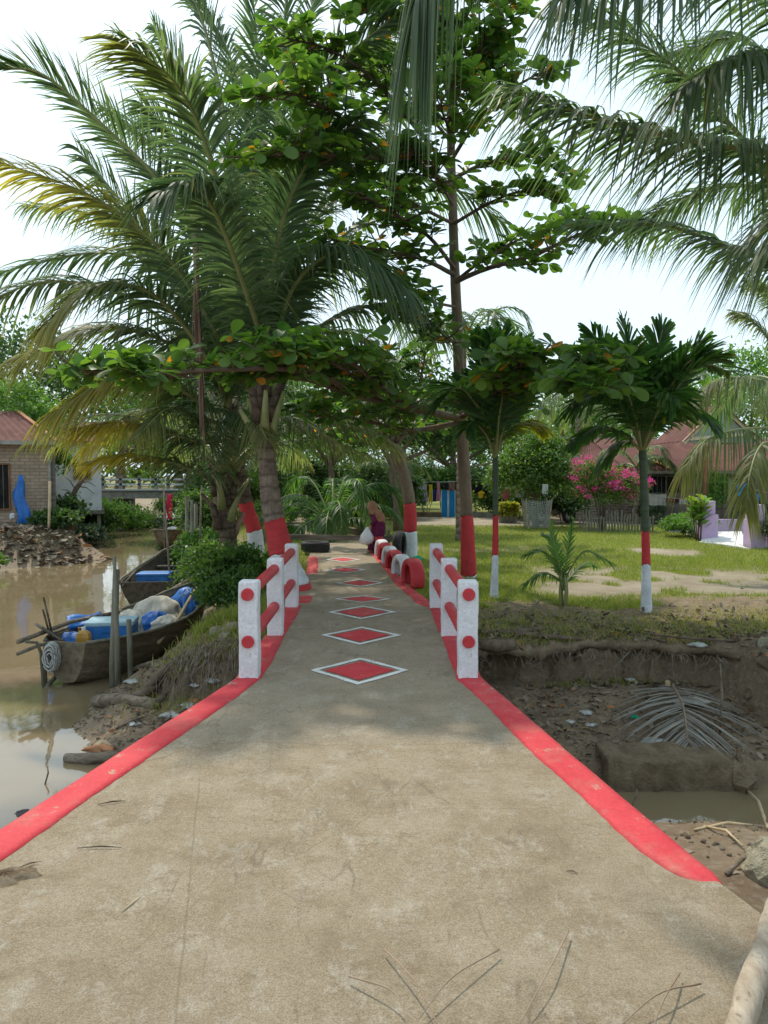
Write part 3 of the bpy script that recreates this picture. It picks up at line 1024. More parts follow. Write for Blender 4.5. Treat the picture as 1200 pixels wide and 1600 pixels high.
# old leaf bases and fibre round the crown
def leaf_bases(parent, c, n, r, h, mat='petioledry', off=None):
    off = Vector(off if off is not None else parent.location)
    for k in range(n):
        a = k * 2.4 + random.random() * .5
        z = -h * (k / n) + .15
        d = Vector((math.cos(a), math.sin(a), 0))
        p0 = c - off + Vector((0, 0, z - .25)) + d * r * .75
        ln = random.uniform(.35, .75)
        pts = [p0, p0 + d * .06 + Vector((0, 0, ln * .4)), p0 + d * (.16 + .2 * random.random()) + Vector((0, 0, ln))]
        MB().tube(pts, [.085, .06, .02 + .02 * random.random()], 7, flat=.45).build('leaf_base', M[random.choice([mat, 'barkdark', 'petiole'])], parent, smooth=True)
leaf_bases(palmA, crA, 20, .14, .85)

pB = G(402, 876, -.05)
pB = Vector((pB.x, pB.y, tz(pB.x, pB.y)))
palmB = thing('coconut_palm', 'coconut palm leaning over the creek, its bands painted red and white, behind the leaning one', 'palm', pB, group='coconut palms')
YB = pB.y
trB = [pB + Vector((0, 0, -.15)), P(398, 835, YB), P(385, 790, YB), P(372, 730, YB), P(358, 670, YB), P(350, 620, YB)]
ringed_trunk(palmB, trB, [.18, .155, .14, .135, .135, .14], [(.0, .26, 'whitebark', 'white_band', .05), (.26, .42, 'redbark', 'red_band', .05), (.42, 1.0, 'barkdark', 'trunk', .10)])
crB = P(352, 640, YB)
leaf_bases(palmB, crB, 26, .15, 1.5)

cA = (412, 585, YA)
FA = [
    ([cA, (396, 540, 10.6), (358, 370, 9.9), (318, 215, 9.3), (270, 125, 8.7), (190, 62, 8.2)], dict(n=95, L=.95, droop=.55, yellow=(.55, 1.1, .5, 1))),
    ([cA, (392, 530, 11), (372, 330, 11.2), (345, 150, 11), (312, 20, 10.8), (270, -60, 10.5)], dict(n=95, L=.95)),
    ([cA, (415, 500, 11), (428, 260, 11.4), (442, 60, 11.6), (455, -90, 11.6)], dict(n=90, L=.95)),
    ([cA, (425, 520, 10.8), (455, 300, 10.4), (520, 120, 10.0), (620, 20, 9.8)], dict(n=90, L=.9)),
    ([cA, (428, 545, 10.6), (455, 455, 10.2), (505, 402, 9.9), (560, 395, 9.6), (640, 455, 9.3)], dict(n=95, L=.9, droop=.8)),
    ([cA, (440, 560, 11), (520, 498, 11.4), (600, 478, 11.7), (700, 520, 12)], dict(n=85, L=.8, droop=.8)),
    ([cA, (420, 520, 11.5), (480, 360, 12.4), (580, 280, 13), (700, 290, 13.4), (790, 350, 13.5)], dict(n=95, L=.95, droop=.7)),
    ([cA, (424, 520, 11.6), (470, 250, 12.4), (550, 130, 12.8), (650, 110, 13)], dict(n=90, L=.95, droop=.6)),
    ([cA, (410, 500, 11.3), (400, 300, 11.9), (405, 120, 12.2), (390, -60, 12.3)], dict(n=90, L=.95)),
    ([cA, (400, 530, 11.4), (350, 400, 12), (280, 300, 12.4), (190, 240, 12.6)], dict(n=90, L=.9)),
    ([cA, (405, 520, 10.2), (372, 420, 9.4), (335, 330, 8.9), (300, 290, 8.5), (255, 300, 8.2)], dict(n=90, L=.9, droop=.7)),
    ([cA, (435, 540, 11.2), (500, 420, 11.8), (560, 350, 12.2), (640, 320, 12.5)], dict(n=90, L=.95, droop=.7)),
    ([cA, (418, 500, 10.4), (440, 350, 9.9), (490, 240, 9.6), (560, 190, 9.4)], dict(n=90, L=.9, droop=.6)),
    ([cA, (408, 480, 11.6), (395, 250, 12.3), (360, 90, 12.6), (310, 0, 12.7)], dict(n=85, L=.95, droop=.5)),
    ([cA, (420, 470, 11.8), (440, 200, 12.5), (480, 30, 12.9), (530, -60, 13)], dict(n=85, L=.95, droop=.5)),
    ([cA, (430, 500, 11.9), (510, 300, 12.9), (590, 200, 13.3), (690, 170, 13.6)], dict(n=85, L=.95, droop=.6)),
    ([cA, (430, 560, 11.5), (500, 520, 12.2), (570, 530, 12.8), (620, 600, 13.2)], dict(n=80, L=.8, droop=.9)),
]
fronds_px(palmA, FA, r0=.045, kn=1.5, kl=1.25, wd=.042)
cB = (352, 640, YB)
FB = [
    ([cB, (352, 560, 11.8), (300, 455, 11.2), (232, 370, 10.6), (130, 300, 10.1), (-25, 245, 9.6)], dict(n=100, L=.98, droop=.5, yellow=(.45, .9, .8, 0))),
    ([cB, (372, 560, 12.2), (320, 400, 11.8), (250, 285, 11.3), (160, 195, 10.9), (70, 118, 10.5), (5, 105, 10.3)], dict(n=100, L=.85, droop=.25, lift=.3)),
    ([cB, (330, 590, 12), (250, 530, 11.6), (150, 512, 11.2), (20, 560, 10.8)], dict(n=95, L=.9, droop=.7, yellow=(.5, 1, .5, 0))),
    ([cB, (330, 640, 12), (260, 597, 11.4), (180, 590, 11.0), (75, 650, 10.6)], dict(n=90, L=.85, droop=.8, yellow=(.3, .8, .7, 0))),
    ([cB, (335, 690, 12), (250, 672, 11.5), (190, 660, 11.1), (122, 668, 10.8)], dict(n=80, L=.7, droop=.7, yellow=(.35, .75, .95, 0))),
    ([cB, (335, 735, 12.0), (267, 721, 11.5), (205, 712, 11.2), (140, 722, 11.0)], dict(n=75, L=.55, droop=.6, yellow=(.4, .8, 1.0, 0))),
    ([cB, (320, 560, 12.6), (200, 465, 12.8), (70, 440, 12.9), (-60, 490, 13)], dict(n=95, L=.95, droop=.7, yellow=(.6, 1.1, .4, 0))),
    ([cB, (345, 540, 12.5), (280, 430, 13), (150, 395, 13.2), (-20, 430, 13.3)], dict(n=95, L=.95, droop=.6)),
    ([cB, (362, 520, 12.5), (350, 330, 12.8), (300, 150, 12.9), (240, 40, 12.9)], dict(n=95, L=1.0, droop=.5)),
    ([cB, (380, 560, 12.6), (470, 440, 13.4), (560, 420, 13.8), (650, 490, 14)], dict(n=90, L=.9, droop=.8)),
    ([cB, (370, 610, 12.8), (440, 560, 13.6), (520, 570, 14), (570, 640, 14.2)], dict(n=80, L=.8, droop=.9)),
    ([cB, (340, 570, 12.2), (270, 440, 12), (200, 330, 11.8), (120, 230, 11.6)], dict(n=95, L=1.0, droop=.5)),
    ([cB, (350, 540, 12.8), (310, 360, 13.2), (240, 230, 13.4), (160, 170, 13.5)], dict(n=95, L=1.0, droop=.5)),
    ([cB, (340, 660, 12.3), (280, 640, 12.5), (210, 650, 12.7), (130, 700, 12.9)], dict(n=80, L=.8, droop=.8, yellow=(.4, .9, .8, 0))),
    ([cB, (345, 560, 12.9), (260, 420, 13.6), (160, 340, 14), (40, 320, 14.2)], dict(n=90, L=1.0, droop=.6)),
    ([cB, (340, 590, 11.7), (280, 500, 11), (220, 450, 10.5), (140, 450, 10.1), (70, 510, 9.9)], dict(n=90, L=.9, droop=.7, yellow=(.6, 1, .6, 0))),
    ([cB, (355, 520, 12.3), (335, 370, 12), (290, 240, 11.8), (220, 160, 11.6)], dict(n=90, L=1.0, droop=.5)),
]
fronds_px(palmB, FB, r0=.042, kn=1.5, kl=1.25, wd=.042)
# dead frond hanging straight down from the crown
frond(palmB, [P(318, 640, 10.4), P(312, 500, 10.35), P(306, 400, 10.3), P(304, 335, 10.3)][::-1], mat='cocodry', rib='petioledry', n=60, L=.55, wd=.03, droop=1.6, ang=(20, 10), lift=0, r0=.05, name='dead_frond', hang=1.2)

# third, duller palm clump standing on the creek bank behind them
pC = Vector((-2.75, 13.3, tz(-2.75, 13.3)))
palmC = thing('coconut_palm', 'short dark coconut palm on the creek bank behind the shrub', 'palm', pC, group='coconut palms')
ringed_trunk(palmC, [pC + Vector((0, 0, -.2)), pC + Vector((.05, 0, 1.0)), pC + Vector((.0, 0, 2.2))], [.17, .15, .14], [(0, 1, 'barkdark', 'trunk', .1)])
cc = pC + Vector((0, 0, 2.2))
for k in range(11):
    a = k * 2.4 + .3
    d = Vector((math.cos(a), math.sin(a), 0))
    e = random.uniform(.5, 1.1)
    frond(palmC, [cc, cc + d * .9 + Vector((0, 0, .9 * e)), cc + d * 2.0 + Vector((0, 0, 1.2 * e)), cc + d * 3.1 + Vector((0, 0, .6 * e))], n=60, L=.7, droop=.8, r0=.035, yellow=(.6, 1, .3, 0))
leaf_bases(palmC, cc, 14, .2, 1.0)

# ---- the palm whose crown hangs in from the right, its trunk just outside the picture
pE = Vector((4.55, 7.4, tz(4.55, 7.4)))
palmE = thing('coconut_palm', 'coconut palm out of frame whose fronds hang in from the upper right', 'palm', pE, group='coconut palms')
ringed_trunk(palmE, [pE + Vector((0, 0, -.2)), pE + Vector((.05, 0, 1.5)), pE + Vector((-.05, -.1, 3.0)), pE + Vector((-.1, -.2, 4.4))], [.27, .2, .18, .18], [(0, 1, 'bark', 'trunk', .1)])
cE = pE + Vector((-.1, -.2, 4.3))
leaf_bases(palmE, cE, 16, .18, .8)
FE = [
    ([cE, P(1235, 248, 7.0), P(1100, 222, 6.7), P(950, 190, 6.4), P(800, 138, 6.1)], dict(n=95, L=.75, droop=1.0, wd=.036)),
    ([cE, P(1250, 330, 7.6), P(1150, 205, 7.7), P(1060, 110, 7.7), P(930, 20, 7.6)], dict(n=90, L=.85, droop=.7)),
    ([cE, P(1280, 420, 8.0), P(1170, 398, 8.4), P(1040, 352, 8.7), P(905, 352, 9.0)], dict(n=90, L=.8, droop=.7)),
    ([cE, P(1270, 60, 6.0), P(1130, -60, 5.4), P(1000, -70, 5.0), P(870, -5, 4.7)], dict(n=90, L=.62, droop=1.2, wd=.036)),
    ([cE, P(1200, -260, 6.2), P(980, -460, 5.6), P(800, -420, 5.1), P(690, -200, 4.9), P(648, 10, 4.8)], dict(n=130, L=.72, droop=1.6, wd=.034, hang=.4)),
    ([cE, P(1300, 250, 8.4), P(1230, 120, 9.0), P(1150, 60, 9.4), P(1040, 90, 9.8)], dict(n=85, L=.8, droop=.8)),
    ([cE, P(1310, 150, 7.4), P(1260, -20, 7.4), P(1170, -110, 7.2), P(1050, -120, 7.0)], dict(n=85, L=.8, droop=.9)),
    ([cE, P(1330, 360, 6.6), P(1260, 320, 5.9), P(1230, 360, 5.2)], dict(n=70, L=.7, droop=.9)),
    ([cE, P(1300, 300, 8.6), P(1200, 290, 9.6), P(1090, 300, 10.4), P(990, 350, 11)], dict(n=90, L=.8, droop=.8)),
    ([cE, P(1320, 200, 6.6), P(1240, 110, 6.0), P(1150, 90, 5.6), P(1060, 140, 5.3)], dict(n=85, L=.6, droop=1.0)),
    ([cE, cE + Vector((1.2, .3, 1.0)), cE + Vector((2.6, .5, 1.1)), cE + Vector((3.8, .7, .2))], dict(n=60, L=.8, droop=.8)),
    ([cE, cE + Vector((.8, -1.0, 1.0)), cE + Vector((1.6, -2.2, 1.0)), cE + Vector((2.2, -3.2, .2))], dict(n=60, L=.8, droop=.8)),
    ([cE, cE + Vector((.5, 1.3, 1.0)), cE + Vector((1.0, 2.6, 1.1)), cE + Vector((1.3, 3.8, .2))], dict(n=60, L=.8, droop=.8)),
]
fronds_px(palmE, FE, r0=.035, kn=1.6, kl=1.35)

# ---- smaller sunlit coconut palm at the right edge
pF = Vector((7.6, 14.0, tz(7.6, 14)))
palmF = thing('coconut_palm', 'sunlit coconut palm drooping in at the right edge before the lilac gate', 'palm', pF, group='coconut palms')
ringed_trunk(palmF, [pF + Vector((0, 0, -.2)), pF + Vector((0, 0, 1.2)), pF + Vector((.05, 0, 2.6))], [.22, .18, .17], [(0, 1, 'bark', 'trunk', .1)])
cF = pF + Vector((.05, 0, 2.5))
leaf_bases(palmF, cF, 12, .17, .7)
FF = [
    ([cF, P(1215, 668, 13.4), P(1150, 672, 13.0), P(1100, 690, 12.7), P(1068, 735, 12.5)], dict(n=62, L=.62, droop=1.5, wd=.03, yellow=(.3, 1, .4, 0))),
    ([cF, P(1222, 690, 13), P(1190, 695, 12.4), P(1172, 740, 12.0), P(1166, 800, 11.8)], dict(n=50, L=.5, droop=1.2, yellow=(.3, 1, .4, 0))),
    ([cF, P(1220, 610, 13.6), P(1160, 590, 13.4), P(1110, 600, 13.2), P(1080, 640, 13.1)], dict(n=60, L=.55, droop=1.1, yellow=(.3, 1, .35, 0))),
    ([cF, P(1215, 560, 14), P(1185, 510, 14.2), P(1150, 490, 14.4)], dict(n=65, L=.7, droop=.6, yellow=(.2, 1, .3, 0))),
    ([cF, P(1240, 520, 14), P(1215, 470, 14), P(1180, 440, 14)], dict(n=65, L=.7, droop=.6, yellow=(.2, 1, .3, 0))),
    ([cF, cF + Vector((.9, .3, 1.0)), cF + Vector((2.0, .5, 1.1)), cF + Vector((2.9, .7, .3))], dict(n=50, L=.7, droop=.9)),
    ([cF, cF + Vector((.3, -.9, .9)), cF + Vector((.7, -1.9, .9)), cF + Vector((1.0, -2.6, .0))], dict(n=50, L=.7, droop=.9)),
    ([cF, cF + Vector((-.1, 1.0, 1.0)), cF + Vector((-.3, 2.0, 1.1)), cF + Vector((-.5, 2.9, .3))], dict(n=50, L=.7, droop=.9)),
]
fronds_px(palmF, FF, r0=.03, kn=1.4, kl=1.15, wd=.04)

# ---- areca palms on the lawn
def areca(label, base_px, zb, top_px, crown, bands, r=.055):
    b0 = G(base_px[0], base_px[1], zb)
    Y = b0.y
    t = thing('areca_palm', label, 'palm', b0, group='slender painted palms on the lawn')
    tp = P(top_px[0], top_px[1], Y)
    pts = [b0 + Vector((0, 0, -.1)), b0 * .6 + tp * .4 + Vector((.01, 0, 0)), tp]
    H = tp.z - b0.z + .1
    f1 = (P(base_px[0], bands[0], Y).z - b0.z + .1) / H
    f2 = (P(base_px[0], bands[1], Y).z - b0.z + .1) / H
    ringed_trunk(t, pts, [r * 1.45, r * 1.08, r * .95, r * .9, r * .9], [(0, f1, 'whitebark', 'white_band', .02), (f1, f2, 'redbark', 'red_band', .02), (f2, 1, 'shaft', 'trunk', .05)], ring=.11)
    rs = random.Random(len(label))
    crown = list(crown)
    for j in range(7):
        x, y, dy = rs.choice(crown[:5])[0][-1]
        sx_ = rs.uniform(-48, 48)
        crown.append(([(top_px[0] + (x - top_px[0]) * .25 + sx_ * .2, top_px[1] - 60, dy * .3), (top_px[0] + (x - top_px[0]) * .65 + sx_ * .7, (y + top_px[1] - 90) / 2, dy + rs.uniform(-.3, .3)), (x + sx_ * 1.2, y + abs(sx_) * .9 + rs.uniform(-10, 14), dy + rs.uniform(-.6, .6))], {}))
    for ctrl, kw in crown:
        k = dict(n=46, L=.54, wd=.037, droop=.2, ang=(66, 24), lift=.12, ragged=.05, blunt=True, start=.22, r0=.016)
        k.update(kw)
        cp = [tp - Vector((0, 0, .05))] + [P(x, y, Y + dy) for x, y, dy in ctrl]
        frond(t, cp, mat='areca', **k)
    return t

areca('slender palm with red and white painted stem alone on the right of the lawn', (1010, 958), -.1, (1004, 700),
      [([(985, 640, -.1), (955, 570, -.2), (925, 520, -.3)], {}), ([(1000, 630, .1), (985, 560, .2), (975, 505, .25)], {}),
       ([(1012, 630, -.1), (1025, 560, -.15), (1035, 515, -.2)], {}), ([(1025, 640, -.2), (1060, 580, -.35), (1095, 535, -.5)], {}),
       ([(1030, 650, .1), (1075, 590, .2), (1125, 560, .3)], {}), ([(1035, 660, -.3), (1075, 640, -.5), (1110, 655, -.6)], dict(droop=.6, L=.42)),
       ([(980, 655, -.2), (940, 620, -.4), (900, 630, -.5)], dict(droop=.6)), ([(975, 680, -.1), (935, 668, -.3), (895, 690, -.4)], dict(droop=.5, L=.36)),
       ([(985, 690, .1), (960, 700, .2), (930, 735, .3)], dict(droop=.6, L=.32)), ([(1010, 640, .3), (1045, 580, .5), (1075, 545, .7)], {}),
       ([(995, 640, .3), (960, 590, .5), (935, 560, .7)], {}), ([(1020, 660, -.4), (1040, 620, -.7), (1055, 620, -.9)], dict(droop=.5)),
       ([(992, 650, -.4), (975, 600, -.7), (965, 590, -.9)], dict(droop=.4))], (882, 830), .052)
areca('slender palm with tall red band between the big tree and the small palm', (772, 938), -.08, (774, 712),
      [([(765, 650, 0), (755, 580, -.1), (742, 535, -.1)], {}), ([(775, 640, .1), (778, 570, .2), (785, 515, .2)], {}), ([(785, 650, -.1), (800, 590, -.2), (815, 540, -.3)], {}),
       ([(790, 660, -.2), (825, 610, -.4), (855, 580, -.6)], {}), ([(765, 665, -.2), (738, 620, -.4), (722, 590, -.5)], dict(L=.4)),
       ([(790, 680, .1), (820, 660, .2), (850, 670, .3)], dict(droop=.5, L=.38, yellow=(.1, .6, .8, 0))), ([(760, 680, -.2), (740, 660, -.4), (728, 670, -.6)], dict(droop=.5, L=.35)),
       ([(780, 640, .4), (795, 580, .6), (800, 540, .8)], {}), ([(780, 650, -.4), (790, 600, -.6), (800, 580, -.8)], {})], (868, 806), .043)

# ---- knee-high young palm with several stems
b0 = G(880, 952, -.1)
yp = thing('young_palm', 'small young palm with several thin stems on the bank edge', 'palm', b0)
for k in range(4):
    a = k * 1.7
    d = Vector((math.cos(a) * .05, math.sin(a) * .05, 0))
    MB().tube([d * .6 + Vector((0, 0, -.06)), d * 1.0 + Vector((0, 0, .22)), d * .7 + Vector((0, 0, .45))], [.02, .017, .012], 7).build('stem', M['petiole'], yp, smooth=True)
for ctrl, kw in [([(878, 900, 0), (868, 860, -.1), (862, 820, -.15)], {}), ([(882, 895, 0), (888, 850, .1), (895, 815, .1)], {}), ([(888, 895, 0), (915, 862, -.1), (958, 880, -.2)], dict(droop=.7)),
                 ([(872, 895, 0), (850, 862, -.1), (822, 866, -.2)], dict(droop=.5)), ([(872, 905, -.1), (848, 895, -.3), (820, 912, -.5)], dict(droop=.7)), ([(888, 905, .2), (915, 880, .5), (930, 885, .7)], dict(droop=.4)),
                 ([(876, 895, .1), (865, 850, .3), (850, 835, .5)], {})]:
    kk = dict(n=22, L=.26, wd=.026, droop=.3, ang=(52, 14), lift=.12, ragged=.03, start=.25, r0=.01)
    kk.update(kw)
    frond(yp, [b0 + Vector((0, 0, .25))] + [P(x, y, b0.y + dy) for x, y, dy in ctrl], mat='areca', **kk)
for o in yp.children:
    if o.name.startswith('frond'):
        for v in o.data.color_attributes['tint'].data: v.color[1] = min(1, v.color[1] + .35)

# ================================================================ broad-leaved trees
LEAF_U = np.array([0, .14, .38, .62, .82, .95, 1.0])
LEAF_W = np.array([.03, .10, .24, .31, .29, .16, .02])

def leaf_template(curl=.12, fold=.12):
    V = []
    for u, wd in zip(LEAF_U, LEAF_W):
        z = -curl * u * u
        for s in (-1, 0, 1):
            V.append((s * wd, u, z + abs(s) * wd * fold))
    Fc = []
    for i in range(len(LEAF_U) - 1):
        for j in range(2):
            a = i * 3 + j
            Fc.append((a, a + 1, a + 4, a + 3))
    return np.array(V), np.array(Fc)

SIMPLE = (np.array([(0, 0, 0), (-.26, .5, .05), (0, 1, -.1), (.26, .5, .05)]), np.array([(0, 3, 2, 1)]))

def frames(D, Nn):
    """rotation matrices with local Y = D, local Z ~ Nn"""
    D = nrm(D)
    X = nrm(np.cross(D, Nn))
    Z = np.cross(X, D)
    return np.stack([X, D, Z], 2)

def scatter(tmpl, pos, R, sc):
    V0, F0 = tmpl
    V = np.einsum('nij,vj->nvi', R, V0) * sc[:, None, None] + pos[:, None, :]
    Fc = F0[None] + (np.arange(len(pos)) * len(V0))[:, None, None]
    return V.reshape(-1, 3), Fc.reshape(-1, F0.shape[1])

def ketapang(name, label, cat, base, trunk_pts, trunk_r, bands, branches, leaf_len=.2, single=0, seed=5, orange=.03, density=1.0, bright=.5):
    g = np.random.default_rng(seed)
    rs = random.Random(seed)
    t = thing(name, label, cat, base, group='broad-leaved trees')
    off = np.array(base)
    obs, S = ringed_trunk(t, trunk_pts, trunk_r, bands, ring=.5, step=.05, n=14)
    tips = []
    wood = MB()
    for pts, r0, r1, sub in branches:
        n = 26
        B = spline(pts, n)
        wood.tube([Vector(p - off) for p in B], [r0 + (r1 - r0) * i / (n - 1) for i in range(n)], 8, rough=.05)
        seg = np.linalg.norm(np.diff(B, axis=0), axis=1).sum()
        m_ = int(seg * sub * density)
        for k in range(m_):
            u = .2 + .8 * (k + rs.random()) / m_
            i = min(int(u * (n - 1)), n - 2)
            p = B[i] + (B[i + 1] - B[i]) * (u * (n - 1) - i)
            T = nrm((B[i + 1] - B[i])[None])[0]
            sv_ = nrm(np.cross(T, [0, 0, 1.0])[None])[0] if abs(T[2]) < .95 else np.array([1.0, 0, 0])
            sg = rs.choice((-1, 1))
            ln = rs.uniform(.15, .75) * (1.1 - .5 * u)
            d = nrm((T * rs.uniform(.3, 1) + sv_ * sg * rs.uniform(.2, 1) + np.array([0, 0, rs.uniform(-.15, .45)]))[None])[0]
            q = p + d * ln
            mid = (p + q) / 2 + np.array([0, 0, -.03])
            wood.tube([Vector(p - off), Vector(mid - off), Vector(q - off)], [.013, .010, .007], 5)
            tips.append((q, d))
            if ln > .4: tips.append((mid + g.normal(0, .03, 3), d))
        tips.append((B[-1], nrm((B[-1] - B[-2])[None])[0]))
    wood.build('branches', M['branchbark'], t, smooth=True)
    pos, D, Nn, sz = [], [], [], []
    for q, d in tips:
        m_ = rs.randint(6, 9)
        ph = rs.random() * 6
        for k in range(m_):
            a = ph + k * 2 * math.pi / m_ + rs.uniform(-.25, .25)
            ax = nrm((d * .5 + np.array([0, 0, .8]))[None])[0]
            x = nrm(np.cross(ax, [.31, .83, .1])[None])[0]
            y = np.cross(ax, x)
            el = rs.uniform(-.35, .75)
            dd = (x * math.cos(a) + y * math.sin(a)) * math.cos(el) + ax * math.sin(el)
            pos.append(q + dd * .015)
            D.append(dd)
            Nn.append(np.array([0, 0, 1.0]) + g.normal(0, .35, 3))
            sz.append(leaf_len * rs.uniform(.6, 1.25))
    pos, D, Nn, sz = np.array(pos), np.array(D), np.array(Nn), np.array(sz)
    R = frames(D, Nn)
    tm = leaf_template()
    nl = len(pos)
    tn = np.zeros((nl, 3))
    tn[:, 1] = np.clip(g.normal(bright, .25, nl), 0, 1)
    tn[:, 0] = (g.random(nl) < orange) * g.uniform(.6, 1, nl)
    done = np.zeros(nl, dtype=bool)
    if single:
        dist = np.linalg.norm(pos - np.array([0, 0, CAMZ]), axis=1)
        px = pos[:, 0] / pos[:, 1] * F + 600
        py = 740 - (pos[:, 2] - CAMZ) / pos[:, 1] * F
        ok = (px > 0) & (px < 1200) & (py > 0) & (py < 1600)
        ordr = np.argsort(np.where(ok, dist, 1e9))[:single]
        done[ordr] = True
        variants = []
        for k in range(10):
            V0, F0 = leaf_template(.05 + .2 * rs.random(), .05 + .25 * rs.random())
            tv = np.zeros((len(V0), 3))
            tv[:, 1] = .15 + .08 * k if k < 9 else .5
            if k == 9: tv[:, 0] = .9
            variants.append(npmesh('leaf', V0, F0, M['ketapang'], tv, True))
        for i in ordr:
            me = variants[9] if tn[i, 0] > 0 else variants[rs.randrange(9)]
            o = bpy.data.objects.new('leaf', me)
            COL.objects.link(o)
            o.parent = t
            mt = Matrix([list(R[i][r]) for r in range(3)]).to_4x4()
            o.matrix_local = Matrix.Translation(Vector(pos[i] - off)) @ mt @ Matrix.Scale(sz[i], 4)
    k = ~done
    V, Fc = scatter(tm, pos[k] - off, R[k], sz[k])
    o = link('foliage', npmesh('foliage', V, Fc, M['ketapang'], np.repeat(tn[k], len(tm[0]), 0), True), t)
    o['kind'] = 'stuff'
    return t

kb = G(733, 905, -.08)
KY = kb.y
T_ = lambda y: P(np.interp(y, [-200, 0, 280, 430, 650, 760, 905], [690, 700, 706, 711, 721, 727, 733]), y, KY)
kt_tr = [kb + Vector((0, 0, -.15)), T_(890), T_(760), T_(650), T_(430), T_(280), T_(100), T_(-80), T_(-250)]
KH = (T_(-250) - kb).length
ha = lambda y: (T_(y) - kb).length / KH
tY = KY
ketapang('ketapang_tree', 'tall thin tree with red painted base and layered branches by the right railing', 'tree', kb, kt_tr,
         [.14, .10, .092, .088, .078, .068, .06, .05, .04, .03],
         [(0, ha(896) + .01, 'whitebark', 'white_band', .0), (ha(896) + .01, ha(793), 'redbark', 'red_band', .03), (ha(793), 1, 'treebark', 'trunk', .03)],
         [
             ([T_(655), P(660, 640, 11.0), P(560, 618, 10.0), P(470, 590, 9.2), P(380, 590, 8.5)], .065, .03, 6),
             ([P(560, 618, 10.0), P(480, 580, 8.8), P(330, 578, 8.0), P(230, 585, 7.6), P(115, 578, 7.3)], .04, .01, 9),
             ([P(600, 625, 10.3), P(540, 580, 9.4), P(470, 545, 8.6), P(420, 548, 8.1)], .035, .01, 8),
             ([P(640, 636, 10.8), P(590, 600, 9.8), P(540, 560, 8.8), P(500, 560, 8.3)], .035, .01, 9),
             ([T_(660), P(640, 672, 11.5), P(560, 655, 10.8), P(480, 650, 10.2)], .05, .01, 5),
             ([T_(650), P(780, 640, 11.0), P(830, 605, 9.8), P(880, 580, 8.8), P(945, 565, 8.0)], .05, .01, 11),
             ([T_(650), P(760, 628, 10.4), P(790, 590, 9.2), P(820, 560, 8.4)], .035, .01, 9),
             ([P(830, 605, 9.8), P(850, 590, 8.6), P(900, 600, 7.9), P(935, 600, 7.6)], .03, .01, 9),
             ([T_(440), P(760, 420, 11.4), P(830, 400, 10.8), P(900, 368, 10.2), P(945, 350, 10)], .045, .01, 7),
             ([T_(440), P(750, 410, 11.8), P(810, 375, 11.8), P(880, 350, 11.9)], .03, .01, 6),
             ([T_(430), P(660, 405, 11.5), P(590, 390, 11.0), P(510, 372, 10.6)], .04, .01, 6),
             ([T_(420), P(670, 370, 11.2), P(610, 330, 10.3), P(560, 300, 9.6)], .035, .01, 7),
             ([T_(540), P(700, 530, 11.2), P(670, 500, 10.6), P(640, 480, 10.2)], .02, .008, 6),
             ([T_(290), P(640, 255, 11), P(560, 245, 10), P(480, 240, 9.2), P(410, 235, 8.6)], .04, .01, 9),
             ([P(600, 250, 10.5), P(540, 190, 9.5), P(470, 150, 8.8), P(405, 150, 8.4)], .03, .01, 9),
             ([T_(270), P(650, 200, 11.2), P(590, 130, 10.4), P(520, 80, 9.8), P(450, 60, 9.4)], .035, .01, 8),
             ([T_(280), P(760, 255, 11.4), P(830, 245, 11), P(890, 280, 10.7)], .035, .01, 6),
             ([T_(250), P(745, 190, 11.2), P(800, 140, 10.5), P(850, 110, 10)], .035, .01, 6),
             ([T_(190), P(720, 130, 11.4), P(745, 80, 10.8), P(790, 30, 10.2)], .03, .01, 9),
             ([T_(150), P(690, 100, 11.2), P(640, 50, 10.4), P(570, 15, 9.8)], .03, .01, 8),
             ([T_(100), P(735, 50, 11.4), P(800, 0, 10.9), P(850, -20, 10.5)], .03, .01, 7),
             ([T_(50), P(690, 0, 11.2), P(620, -40, 10.2), P(540, -50, 9.5)], .03, .01, 7),
             ([T_(0), P(740, -60, 11.2), P(800, -90, 10.4)], .03, .01, 6),
             ([T_(230), P(700, 200, 10.9), P(690, 160, 10.2), P(720, 120, 9.6)], .025, .01, 7),
             ([T_(-120), P(640, -150, 11), P(560, -160, 10)], .02, .01, 6),
             ([T_(350), P(650, 320, 11.5), P(600, 290, 11), P(540, 280, 10.5)], .03, .01, 8),
             ([T_(350), P(760, 320, 11.6), P(810, 300, 11.2), P(860, 305, 11)], .03, .01, 8),
             ([T_(220), P(660, 170, 11.6), P(620, 130, 11.2), P(600, 80, 10.8)], .025, .01, 9),
             ([T_(210), P(740, 160, 11.8), P(770, 120, 11.5), P(790, 90, 11.2)], .025, .01, 9),
             ([T_(320), P(690, 290, 11.2), P(670, 250, 10.6), P(640, 230, 10.2)], .025, .01, 9),
             ([T_(120), P(670, 70, 11.5), P(690, 30, 11)], .025, .01, 9),
             ([T_(480), P(670, 470, 11.6), P(630, 450, 11.2), P(590, 460, 10.9)], .025, .01, 7),
         ], .178, single=300, orange=.022, density=1.25)

